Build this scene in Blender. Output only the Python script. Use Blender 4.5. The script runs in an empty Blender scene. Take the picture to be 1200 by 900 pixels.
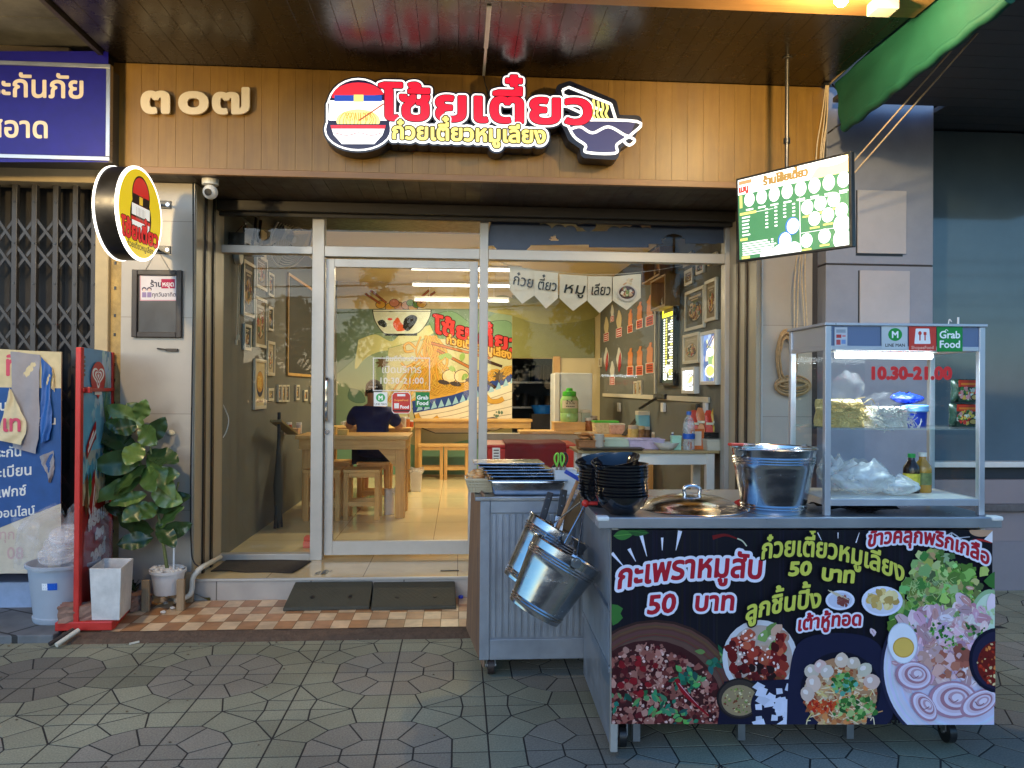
import bpy, math, random
import numpy as np
from mathutils import Vector, Matrix

random.seed(7)
R = math.radians
SC = bpy.context.scene
COL = SC.collection

# ---------------------------------------------------------------- camera
YAW, PIT, ROL, FPX, CZ = R(3.95), R(.32), R(.4), 900.0, 1.42
_f = Vector((math.sin(YAW)*math.cos(PIT), math.cos(YAW)*math.cos(PIT), math.sin(PIT)))
_r0 = Vector((math.cos(YAW), -math.sin(YAW), 0))
_u0 = _r0.cross(_f)
_u = _u0*math.cos(ROL) - _r0*math.sin(ROL)
_r = _r0*math.cos(ROL) + _u0*math.sin(ROL)
EYE = Vector((0, 0, CZ))
cd = bpy.data.cameras.new('camera'); cam = bpy.data.objects.new('camera', cd); COL.objects.link(cam)
cd.sensor_width = 36; cd.lens = FPX/1200*36; cd.clip_start = .05; cd.clip_end = 500
cam.matrix_world = Matrix(((_r.x, _u.x, -_f.x, 0), (_r.y, _u.y, -_f.y, 0), (_r.z, _u.z, -_f.z, CZ), (0, 0, 0, 1)))
SC.camera = cam

# ---------------------------------------------------------------- world, sun, exposure
SUN_EL, SUN_AZ = R(10), R(195)
w = bpy.data.worlds.new('World'); SC.world = w; w.use_nodes = True
nt = w.node_tree
sky = nt.nodes.new('ShaderNodeTexSky'); sky.sky_type = 'NISHITA'; sky.sun_disc = False
sky.sun_elevation = SUN_EL; sky.sun_rotation = SUN_AZ; sky.air_density = 1.2; sky.dust_density = .4; sky.ozone_density = 6.0
nt.links.new(sky.outputs[0], nt.nodes['Background'].inputs[0])
nt.nodes['Background'].inputs[1].default_value = .15
sl = bpy.data.lights.new('sun', 'SUN'); so = bpy.data.objects.new('sun', sl); COL.objects.link(so)
sl.energy = .25; sl.angle = R(40); sl.color = (1, .96, .92)
sd = Vector((math.sin(SUN_AZ)*math.cos(SUN_EL), math.cos(SUN_AZ)*math.cos(SUN_EL), math.sin(SUN_EL)))
so.rotation_euler = sd.to_track_quat('Z', 'Y').to_euler()
SC.view_settings.view_transform = 'Standard'; SC.view_settings.look = 'None'
SC.view_settings.exposure = 1.62; SC.view_settings.gamma = 1
SC.render.engine = 'CYCLES'
SC.cycles.use_denoising = True
SC.cycles.max_bounces = 8; SC.cycles.transparent_max_bounces = 24
SC.cycles.diffuse_bounces = 4; SC.cycles.glossy_bounces = 4; SC.cycles.transmission_bounces = 6
SC.cycles.sample_clamp_indirect = 6; SC.cycles.caustics_reflective = False; SC.cycles.caustics_refractive = False
SC.cycles.blur_glossy = .5

# ---------------------------------------------------------------- where a pixel of the photo lies in the place
def ray(px, py): return _f + _r*((px-600)/FPX) - _u*((py-450)/FPX)
def aty(px, py, Y): d = ray(px, py); return EYE + d*(Y/d.y)
def atz(px, py, z): d = ray(px, py); return EYE + d*((z-CZ)/d.z)
def atx(px, py, X): d = ray(px, py); return EYE + d*(X/d.x)
def atd(px, py, dep): return EYE + ray(px, py)*dep
def plane(p0, n):
    """maps photo pixels to a real plane; w lifts along the normal (towards the viewer)"""
    p0 = Vector(p0); n = Vector(n).normalized()
    if (EYE-p0).dot(n) < 0: n = -n
    k = (p0-EYE).dot(n)
    def f(u, v, w=0.):
        d = ray(u, v); return EYE + d*(k/d.dot(n)) + n*w
    return f

# ---------------------------------------------------------------- materials
def S(r, g, b):
    def c(x):
        x /= 255.; return x/12.92 if x <= .04045 else ((x+.055)/1.055)**2.4
    return (c(r), c(g), c(b))
def mat(name, col, rough=.5, metal=0., var=.12, scale=6., bump=0., bscale=80., spec=.5, coat=0., rvar=.1, stretch=(1, 1, 1), emit=None, es=0., alpha=1., sub=0.):
    m = bpy.data.materials.new(name); m.use_nodes = True
    n = m.node_tree.nodes; L = m.node_tree.links; b = n['Principled BSDF']
    b.inputs['Base Color'].default_value = (*col, 1); b.inputs['Roughness'].default_value = rough
    b.inputs['Metallic'].default_value = metal; b.inputs['Specular IOR Level'].default_value = spec
    if coat: b.inputs['Coat Weight'].default_value = coat; b.inputs['Coat Roughness'].default_value = .1
    if alpha < 1: b.inputs['Alpha'].default_value = alpha
    if emit: b.inputs['Emission Color'].default_value = (*emit, 1); b.inputs['Emission Strength'].default_value = es
    if var or bump or rvar:
        tc = n.new('ShaderNodeTexCoord'); mp = n.new('ShaderNodeMapping'); L.new(tc.outputs['Object'], mp.inputs[0])
        mp.inputs['Scale'].default_value = stretch
    if var or rvar:
        nz = n.new('ShaderNodeTexNoise'); nz.inputs['Scale'].default_value = scale; nz.inputs['Detail'].default_value = 7; nz.inputs['Roughness'].default_value = .65
        L.new(mp.outputs[0], nz.inputs[0])
    if var:
        mr = n.new('ShaderNodeMapRange'); mr.inputs[1].default_value = .28; mr.inputs[2].default_value = .72
        mr.inputs[3].default_value = 1-var; mr.inputs[4].default_value = 1+var
        L.new(nz.outputs[0], mr.inputs[0])
        mx = n.new('ShaderNodeVectorMath'); mx.operation = 'SCALE'; mx.inputs[0].default_value = col
        L.new(mr.outputs[0], mx.inputs['Scale']); L.new(mx.outputs[0], b.inputs['Base Color'])
    if rvar:
        m2 = n.new('ShaderNodeMapRange'); m2.inputs[1].default_value = .3; m2.inputs[2].default_value = .7
        m2.inputs[3].default_value = max(.02, rough-rvar); m2.inputs[4].default_value = min(1, rough+rvar)
        L.new(nz.outputs[0], m2.inputs[0]); L.new(m2.outputs[0], b.inputs['Roughness'])
    if bump:
        n2 = n.new('ShaderNodeTexNoise'); n2.inputs['Scale'].default_value = bscale; n2.inputs['Detail'].default_value = 4
        L.new(mp.outputs[0], n2.inputs[0])
        bp = n.new('ShaderNodeBump'); bp.inputs['Strength'].default_value = bump; bp.inputs['Distance'].default_value = .01
        L.new(n2.outputs[0], bp.inputs['Height']); L.new(bp.outputs[0], b.inputs['Normal'])
    return m
def print_mat(name, rough=.35, es=0., spec=.4, var=.06, alpha=1., metal=0.):
    """printed sheet: colour comes with the printed pieces"""
    m = mat(name, (.8, .8, .8), rough, metal, 0, spec=spec, rvar=0, alpha=alpha)
    n = m.node_tree.nodes; L = m.node_tree.links; b = n['Principled BSDF']
    a = n.new('ShaderNodeAttribute'); a.attribute_name = 'Col'
    out = a.outputs['Color']
    if var:
        tc = n.new('ShaderNodeTexCoord'); nz = n.new('ShaderNodeTexNoise'); nz.inputs['Scale'].default_value = 14; nz.inputs['Detail'].default_value = 8
        L.new(tc.outputs['Object'], nz.inputs[0])
        mr = n.new('ShaderNodeMapRange'); mr.inputs[1].default_value = .3; mr.inputs[2].default_value = .7; mr.inputs[3].default_value = 1-var; mr.inputs[4].default_value = 1+var
        L.new(nz.outputs[0], mr.inputs[0])
        mx = n.new('ShaderNodeVectorMath'); mx.operation = 'SCALE'
        L.new(out, mx.inputs[0]); L.new(mr.outputs[0], mx.inputs['Scale']); out = mx.outputs[0]
    L.new(out, b.inputs['Base Color'])
    if es:
        L.new(a.outputs['Color'], b.inputs['Emission Color']); b.inputs['Emission Strength'].default_value = es
    return m
def glass_mat(name, tint=(1, 1, 1), rough=0., ior=1.5, haze=0.):
    m = bpy.data.materials.new(name); m.use_nodes = True
    n = m.node_tree.nodes; L = m.node_tree.links; n.remove(n['Principled BSDF'])
    tr = n.new('ShaderNodeBsdfTransparent'); tr.inputs[0].default_value = (*tint, 1)
    gl = n.new('ShaderNodeBsdfGlossy'); gl.inputs['Roughness'].default_value = rough
    fr = n.new('ShaderNodeFresnel'); fr.inputs[0].default_value = ior
    mx = n.new('ShaderNodeMixShader'); ge = n.new('ShaderNodeNewGeometry'); ml = n.new('ShaderNodeMath'); ml.operation = 'MULTIPLY_ADD'; L.new(ge.outputs['Backfacing'], ml.inputs[0]); ml.inputs[1].default_value = -1; ml.inputs[2].default_value = 1
    m2_ = n.new('ShaderNodeMath'); m2_.operation = 'MULTIPLY'; L.new(fr.outputs[0], m2_.inputs[0]); L.new(ml.outputs[0], m2_.inputs[1])
    L.new(m2_.outputs[0], mx.inputs[0]); L.new(tr.outputs[0], mx.inputs[1]); L.new(gl.outputs[0], mx.inputs[2])
    out = mx
    if haze:
        df = n.new('ShaderNodeBsdfDiffuse'); df.inputs[0].default_value = (.8, .8, .8, 1)
        m2 = n.new('ShaderNodeMixShader'); m2.inputs[0].default_value = haze
        L.new(mx.outputs[0], m2.inputs[1]); L.new(df.outputs[0], m2.inputs[2]); out = m2
    L.new(out.outputs[0], n['Material Output'].inputs[0])
    return m
def wood(name, c1, c2, rough=.45, axis=0, scale=5.):
    """grain running along one axis"""
    m = mat(name, c1, rough, 0, 0, rvar=0)
    n = m.node_tree.nodes; L = m.node_tree.links; b = n['Principled BSDF']
    tc = n.new('ShaderNodeTexCoord'); mp = n.new('ShaderNodeMapping'); L.new(tc.outputs['Object'], mp.inputs[0])
    s = [scale*5]*3; s[axis] = scale*.35; mp.inputs['Scale'].default_value = s
    nz = n.new('ShaderNodeTexNoise'); nz.inputs['Scale'].default_value = 1.6; nz.inputs['Detail'].default_value = 8; nz.inputs['Roughness'].default_value = .62; nz.inputs['Distortion'].default_value = .6
    L.new(mp.outputs[0], nz.inputs[0])
    cr = n.new('ShaderNodeValToRGB'); cr.color_ramp.elements[0].position = .3; cr.color_ramp.elements[1].position = .7
    cr.color_ramp.elements[0].color = (*c1, 1); cr.color_ramp.elements[1].color = (*c2, 1)
    L.new(nz.outputs[0], cr.inputs[0])
    ns = n.new('ShaderNodeTexNoise'); ns.inputs['Scale'].default_value = 2.3; ns.inputs['Detail'].default_value = 9; ns.inputs['Roughness'].default_value = .65; L.new(tc.outputs['Object'], ns.inputs[0])
    ms = n.new('ShaderNodeMapRange'); ms.inputs[1].default_value = .3; ms.inputs[2].default_value = .7; ms.inputs[3].default_value = .82; ms.inputs[4].default_value = 1.14; L.new(ns.outputs[0], ms.inputs[0])
    vs = n.new('ShaderNodeVectorMath'); vs.operation = 'SCALE'; L.new(cr.outputs[0], vs.inputs[0]); L.new(ms.outputs[0], vs.inputs['Scale']); L.new(vs.outputs[0], b.inputs['Base Color'])
    bp = n.new('ShaderNodeBump'); bp.inputs['Strength'].default_value = .15; bp.inputs['Distance'].default_value = .004
    L.new(nz.outputs[0], bp.inputs['Height']); L.new(bp.outputs[0], b.inputs['Normal'])
    return m
def emis(name, col, s):
    m = bpy.data.materials.new(name); m.use_nodes = True; b = m.node_tree.nodes['Principled BSDF']
    b.inputs['Base Color'].default_value = (.8, .8, .8, 1); b.inputs['Emission Color'].default_value = (*col, 1); b.inputs['Emission Strength'].default_value = s
    return m

# ---------------------------------------------------------------- things and parts
def T(name, label, cat, loc=(0, 0, 0), rz=0., group=None):
    o = bpy.data.objects.new(name, None); COL.objects.link(o); o.empty_display_size = .1
    o.location = loc; o.rotation_euler = (0, 0, rz)
    o['label'] = label; o['category'] = cat; o['kind'] = 'thing'
    if group: o['group'] = group
    return o
def tag(o, label, cat, group=None):
    o['label'] = label; o['category'] = cat; o['kind'] = 'thing'
    if group: o['group'] = group
    return o
def lab(o, label): o['label'] = label; return o
def rootm(o):
    if o is None: return Matrix()
    m = Matrix.Translation(o.location) @ o.rotation_euler.to_matrix().to_4x4()
    return rootm(o.parent) @ m
def kids(o): return [c for c in bpy.data.objects if c.parent == o]
def dup(o, loc=None, rz=None, label=None, group=None, parent=None, kidmap=None):
    if kidmap is None:
        kidmap = {}
        for c in bpy.data.objects:
            if c.parent: kidmap.setdefault(c.parent, []).append(c)
    c = o.copy(); COL.objects.link(c)
    if parent is not None: c.parent = parent
    if loc is not None: c.location = loc
    if rz is not None: c.rotation_euler = (0, 0, rz)
    if label: c['label'] = label
    if group: c['group'] = group
    for k in kidmap.get(o, []): dup(k, parent=c, kidmap=kidmap)
    return c

def link_mesh(name, V, Fc, mats, parent=None, world=False, smooth=None, bevel=0., mi=None, cols=None):
    if world and parent is not None:
        inv = rootm(parent).inverted(); V = [inv @ Vector(v) for v in V]
    me = bpy.data.meshes.new(name); me.from_pydata([tuple(v) for v in V], [], Fc); me.update()
    if not isinstance(mats, (list, tuple)): mats = [mats]
    for m in mats: me.materials.append(m)
    if mi: me.polygons.foreach_set('material_index', mi)
    if cols is not None:
        at = me.color_attributes.new('Col', 'FLOAT_COLOR', 'CORNER')
        arr = np.ones((len(me.loops), 4), np.float32); k = 0
        for p, c in zip(Fc, cols): arr[k:k+len(p), :3] = c; k += len(p)
        at.data.foreach_set('color', arr.ravel())
    if smooth is not None:
        me.polygons.foreach_set('use_smooth', [True]*len(me.polygons))
        if smooth > 0: me.set_sharp_from_angle(angle=R(smooth))
    o = bpy.data.objects.new(name, me); COL.objects.link(o)
    if parent is not None: o.parent = parent
    if bevel:
        b = o.modifiers.new('bevel', 'BEVEL'); b.width = bevel; b.segments = 2; b.limit_method = 'ANGLE'; b.angle_limit = R(40)
    return o

class MB:
    def __init__(s): s.V = []; s.F = []; s.M = []; s.m = 0; s.X = None
    def add(s, V, F):
        k = len(s.V)
        if s.X is not None: V = [s.X @ Vector(v) for v in V]
        s.V += [Vector(v) for v in V]; s.F += [tuple(i+k for i in f) for f in F]; s.M += [s.m]*len(F); return s
    def box(s, x0, y0, z0, x1, y1, z1):
        return s.add([(x0, y0, z0), (x1, y0, z0), (x1, y1, z0), (x0, y1, z0), (x0, y0, z1), (x1, y0, z1), (x1, y1, z1), (x0, y1, z1)],
                     [(0, 3, 2, 1), (4, 5, 6, 7), (0, 1, 5, 4), (1, 2, 6, 5), (2, 3, 7, 6), (3, 0, 4, 7)])
    def cb(s, c, d, rot=None):
        """box by centre and size"""
        hx, hy, hz = d[0]/2, d[1]/2, d[2]/2
        V = [Vector((x, y, z)) for z in (-hz, hz) for x, y in ((-hx, -hy), (hx, -hy), (hx, hy), (-hx, hy))]
        if rot is not None: V = [rot @ v for v in V]
        return s.add([v+Vector(c) for v in V], [(0, 3, 2, 1), (4, 5, 6, 7), (0, 1, 5, 4), (1, 2, 6, 5), (2, 3, 7, 6), (3, 0, 4, 7)])
    def hexa(s, a, b):
        """solid between two quads of four points"""
        return s.add(list(a)+list(b), [(0, 3, 2, 1), (4, 5, 6, 7), (0, 1, 5, 4), (1, 2, 6, 5), (2, 3, 7, 6), (3, 0, 4, 7)])
    def bar(s, p, q, a, b=None, up=(0, 0, 1)):
        p, q = Vector(p), Vector(q); b = b or a; t = (q-p).normalized(); u = Vector(up)
        if abs(t.dot(u)) > .98: u = Vector((0, 1, 0))
        x = t.cross(u).normalized()*a/2; y = x.cross(t).normalized()*b/2
        return s.hexa([p-x-y, p+x-y, p+x+y, p-x+y], [q-x-y, q+x-y, q+x+y, q-x+y])
    def cyl(s, p, q, r0, r1=None, n=16, caps=True):
        r1 = r0 if r1 is None else r1
        p, q = Vector(p), Vector(q); t = (q-p).normalized(); u = Vector((0, 0, 1)) if abs(t.z) < .9 else Vector((1, 0, 0))
        x = t.cross(u).normalized(); y = t.cross(x)
        V = []; F = []
        for c, r in ((p, r0), (q, r1)):
            V += [c + x*(r*math.cos(2*math.pi*i/n)) + y*(r*math.sin(2*math.pi*i/n)) for i in range(n)]
        F += [(i, (i+1) % n, n+(i+1) % n, n+i) for i in range(n)]
        if caps: F += [tuple(range(n-1, -1, -1)), tuple(range(n, 2*n))]
        return s.add(V, F)
    def tube(s, pts, r, n=8):
        pts = [Vector(p) for p in pts]; V = []; F = []; N = len(pts); x = None
        for i, p in enumerate(pts):
            t = (pts[min(i+1, N-1)]-pts[max(i-1, 0)]).normalized()
            if x is None:
                u = Vector((0, 0, 1)) if abs(t.z) < .9 else Vector((1, 0, 0)); x = t.cross(u).normalized()
            else: x = (x - t*x.dot(t)).normalized()
            y = t.cross(x); rr = r[i] if isinstance(r, (list, tuple)) else r
            V += [p + x*(rr*math.cos(2*math.pi*k/n)) + y*(rr*math.sin(2*math.pi*k/n)) for k in range(n)]
        for i in range(N-1): F += [(i*n+k, i*n+(k+1) % n, (i+1)*n+(k+1) % n, (i+1)*n+k) for k in range(n)]
        F += [tuple(range(n-1, -1, -1)), tuple(range((N-1)*n, N*n))]
        return s.add(V, F)
    def lathe(s, prof, n=32, X=None, wob=None):
        V = []; F = []
        for j, (r, z) in enumerate(prof):
            for i in range(n):
                a = 2*math.pi*i/n; k = 1 if wob is None else wob(a, j)
                V.append(Vector((r*k*math.cos(a), r*k*math.sin(a), z)))
        for j in range(len(prof)-1):
            F += [(j*n+i, j*n+(i+1) % n, (j+1)*n+(i+1) % n, (j+1)*n+i) for i in range(n)]
        if prof[0][0] > 1e-4: F.append(tuple(range(n-1, -1, -1)))
        if prof[-1][0] > 1e-4: F.append(tuple(range((len(prof)-1)*n, len(prof)*n)))
        if X is not None: V = [X @ v for v in V]
        return s.add(V, F)
    def prism(s, poly, f, d):
        """2D polygon mapped by f(u,v,w), thickened from w=0 to w=d"""
        n = len(poly)
        V = [f(u, v, 0) for u, v in poly]+[f(u, v, d) for u, v in poly]
        return s.add(V, [tuple(range(n-1, -1, -1)), tuple(range(n, 2*n))]+[(i, (i+1) % n, n+(i+1) % n, n+i) for i in range(n)])
    def sheet(s, f, nu, nv):
        V = [f(i/nu, j/nv) for j in range(nv+1) for i in range(nu+1)]
        return s.add(V, [(j*(nu+1)+i, j*(nu+1)+i+1, (j+1)*(nu+1)+i+1, (j+1)*(nu+1)+i) for j in range(nv) for i in range(nu)])
    def ball(s, c, r, n=10, sq=(1, 1, 1), jit=0.):
        c = Vector(c); V = []; m = n//2+1
        for j in range(1, m):
            for i in range(n):
                a = 2*math.pi*i/n; b = math.pi*j/m; k = r*(1+random.uniform(-jit, jit))
                V.append(c+Vector((sq[0]*k*math.sin(b)*math.cos(a), sq[1]*k*math.sin(b)*math.sin(a), sq[2]*k*math.cos(b))))
        F = [(j*n+i, (j+1)*n+i, (j+1)*n+(i+1) % n, j*n+(i+1) % n) for j in range(m-2) for i in range(n)]
        V += [c+Vector((0, 0, r*sq[2])), c-Vector((0, 0, r*sq[2]))]; k = len(V)-2
        F += [(k, i, (i+1) % n) for i in range(n)]+[(k+1, (m-2)*n+(i+1) % n, (m-2)*n+i) for i in range(n)]
        return s.add(V, F)
    def build(s, name, mats, parent=None, world=False, smooth=None, bevel=0.):
        return link_mesh(name, s.V, s.F, mats, parent, world, smooth, bevel, s.M if any(s.M) else None)

# ---------------------------------------------------------------- lettering: outlines of the built-in font, grown and filled on a fine grid
_gl = {}
def _contours(body):
    c = bpy.data.curves.new('lettering', 'FONT'); c.body = body; c.size = 1; c.fill_mode = 'NONE'; c.resolution_u = 3
    o = bpy.data.objects.new('lettering', c); COL.objects.link(o)
    dg = bpy.context.evaluated_depsgraph_get(); me = o.evaluated_get(dg).to_mesh()
    v = [(p.co.x, p.co.y) for p in me.vertices]; nx = {}
    for e in me.edges: nx.setdefault(e.vertices[0], []).append(e.vertices[1]); nx.setdefault(e.vertices[1], []).append(e.vertices[0])
    seen = set(); out = []
    for s0 in range(len(v)):
        if s0 in seen or s0 not in nx: continue
        loop = [s0]; seen.add(s0); cur = s0
        while True:
            nn = [k for k in nx[cur] if k not in seen]
            if not nn: break
            cur = s0+1 if (cur == s0 and s0+1 in nn) else nn[0]
            loop.append(cur); seen.add(cur)
        if len(loop) > 2: out.append(np.array([v[k] for k in loop]))
    o.evaluated_get(dg).to_mesh_clear(); bpy.data.objects.remove(o); bpy.data.curves.remove(c)
    return out
def glyph(ch):
    if ch not in _gl:
        if '|' not in _gl: _gl['|'] = (_contours('|'), .3)
        x0 = min(k[:, 0].min() for k in _gl['|'][0])
        cs = _contours(ch) if ch != ' ' else []
        al = _contours(ch+'|')
        adv = max(k[:, 0].min() for k in al) - x0 if len(al) > len(cs) else .3
        # the bar is the last contour
        adv = al[-1][:, 0].min()-x0
        _gl[ch] = (cs, adv)
    return _gl[ch]
UP = set('\u0e31\u0e34\u0e35\u0e36\u0e37\u0e47'); TONE = set('\u0e48\u0e49\u0e4a\u0e4b\u0e4c')
def lay(text, size, x=0., y=0., sp=0., align='l', slant=0., arc=None, flip=True, xs=1.):
    """outlines of a line of text; arc(t in 0..1) gives (dx,dy,angle)"""
    pen = 0.; items = []; prev = ''
    for ch in text:
        cs, adv = glyph(ch)
        dy = .215 if (ch in TONE and prev in UP) else 0.
        items.append((cs, pen, dy, adv)); pen += adv*xs + (sp if adv > .05 else 0); prev = ch
    W = pen*size; off = {'l': 0, 'c': -W/2, 'r': -W}[align]; out = []; sg = -1 if flip else 1
    lastx = 0.
    for cs, p, dy, adv in items:
        if adv > .05: lastx = p+adv*xs/2
        for c in cs:
            X = (c[:, 0]*xs+p)*size; Yv = (c[:, 1]+dy)*size
            X = X + slant*Yv
            if arc:
                dx, dyy, an = arc((lastx*size)/max(W, 1e-6)); cx = lastx*size
                xr = X-cx; X = cx+dx+xr*math.cos(an)-Yv*math.sin(an); Yv = xr*math.sin(an)+Yv*math.cos(an)+dyy
            out.append(np.stack([x+off+X, y+sg*Yv], 1))
    return out, W
def sdf(contours, off, cell):
    A = np.concatenate(contours); pad = max(off, 0)+2*cell
    x0, y0 = A.min(0)-pad; x1, y1 = A.max(0)+pad
    nx, ny = int((x1-x0)/cell)+2, int((y1-y0)/cell)+2
    D = np.full((ny, nx), 1e9); W = np.zeros((ny, nx), int)
    gx = x0+np.arange(nx)*cell; gy = y0+np.arange(ny)*cell
    for c in contours:
        lo = c.min(0)-pad; hi = c.max(0)+pad
        i0, i1 = max(0, int((lo[0]-x0)/cell)), min(nx, int((hi[0]-x0)/cell)+2)
        j0, j1 = max(0, int((lo[1]-y0)/cell)), min(ny, int((hi[1]-y0)/cell)+2)
        X, Y = np.meshgrid(gx[i0:i1], gy[j0:j1]); d = D[j0:j1, i0:i1]; wn = W[j0:j1, i0:i1]
        for k in range(len(c)):
            ax, ay = c[k]; bx, by = c[(k+1) % len(c)]
            ex, ey = bx-ax, by-ay; l2 = ex*ex+ey*ey
            if l2 < 1e-14: continue
            px, py = X-ax, Y-ay; t = np.clip((px*ex+py*ey)/l2, 0, 1)
            np.minimum(d, (px-t*ex)**2+(py-t*ey)**2, out=d)
            cr = ex*py-ey*px
            wn += ((ay <= Y) & (by > Y) & (cr > 0)).astype(int) - ((ay > Y) & (by <= Y) & (cr < 0)).astype(int)
    s = np.sqrt(D); s = np.where(W != 0, -s, s)-off
    return s, gx, gy
def msq(s, gx, gy, merge=True):
    """filled polygons where s<0"""
    V = []; F = []; idx = {}
    ins = s < 0; ny, nx = s.shape
    def vc(i, j):
        k = (i, j)
        if k not in idx: idx[k] = len(V); V.append((gx[i], gy[j]))
        return idx[k]
    def ve(i, j, i2, j2):
        k = (i, j, i2, j2) if (i, j) < (i2, j2) else (i2, j2, i, j)
        if k not in idx:
            a, b = s[j, i], s[j2, i2]; t = a/(a-b); idx[k] = len(V); V.append((gx[i]+(gx[i2]-gx[i])*t, gy[j]+(gy[j2]-gy[j])*t))
        return idx[k]
    cnt = ins[:-1, :-1].astype(int)+ins[1:, :-1]+ins[:-1, 1:]+ins[1:, 1:]
    for j in range(ny-1):
        row = cnt[j]; i = 0
        nzc = np.nonzero(row)[0]
        if len(nzc) == 0: continue
        k = 0
        while k < len(nzc):
            i = int(nzc[k])
            if row[i] == 4:
                e = i
                if merge:
                    while e+1 < nx-1 and row[e+1] == 4: e += 1
                F.append((vc(i, j), vc(e+1, j), vc(e+1, j+1), vc(i, j+1))); k += e-i+1; continue
            C = [(i, j), (i+1, j), (i+1, j+1), (i, j+1)]; f = []
            for q in range(4):
                a, b = C[q], C[(q+1) % 4]
                if ins[a[1], a[0]]: f.append(vc(*a))
                if ins[a[1], a[0]] != ins[b[1], b[0]]: f.append(ve(*a, *b))
            if len(f) > 2: F.append(tuple(f))
            k += 1
    return V, F
def solid(contours, off, cell, f, d, mb):
    """grown outline as a solid from w=0 to w=d"""
    V, F = msq(*sdf(contours, off, cell), merge=False); n = len(V); ed = {}
    for p in F:
        for a, b in zip(p, p[1:]+p[:1]): ed[(a, b)] = 1
    W = [f(u, v, d) for u, v in V]+[f(u, v, 0) for u, v in V]
    FF = list(F)+[tuple(i+n for i in reversed(p)) for p in F]+[(b, a, a+n, b+n) for a, b in ed if (b, a) not in ed]
    mb.add(W, FF)

def ell(cx, cy, rx, ry=None, n=28, a0=0., rot=0.):
    ry = rx if ry is None else ry; c, s_ = math.cos(rot), math.sin(rot)
    return [(cx+rx*math.cos(2*math.pi*i/n+a0)*c-ry*math.sin(2*math.pi*i/n+a0)*s_, cy+rx*math.cos(2*math.pi*i/n+a0)*s_+ry*math.sin(2*math.pi*i/n+a0)*c) for i in range(n)]
def bez(pts, n=10):
    """smooth curve through points"""
    P = [np.array(p, float) for p in pts]; P = [2*P[0]-P[1]]+P+[2*P[-1]-P[-2]]; out = []
    for i in range(1, len(P)-2):
        for k in range(n):
            t = k/n; out.append(tuple(.5*((2*P[i])+(-P[i-1]+P[i+1])*t+(2*P[i-1]-5*P[i]+4*P[i+1]-P[i+2])*t*t+(-P[i-1]+3*P[i]-3*P[i+1]+P[i+2])*t**3)))
    out.append(tuple(P[-2])); return out
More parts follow.
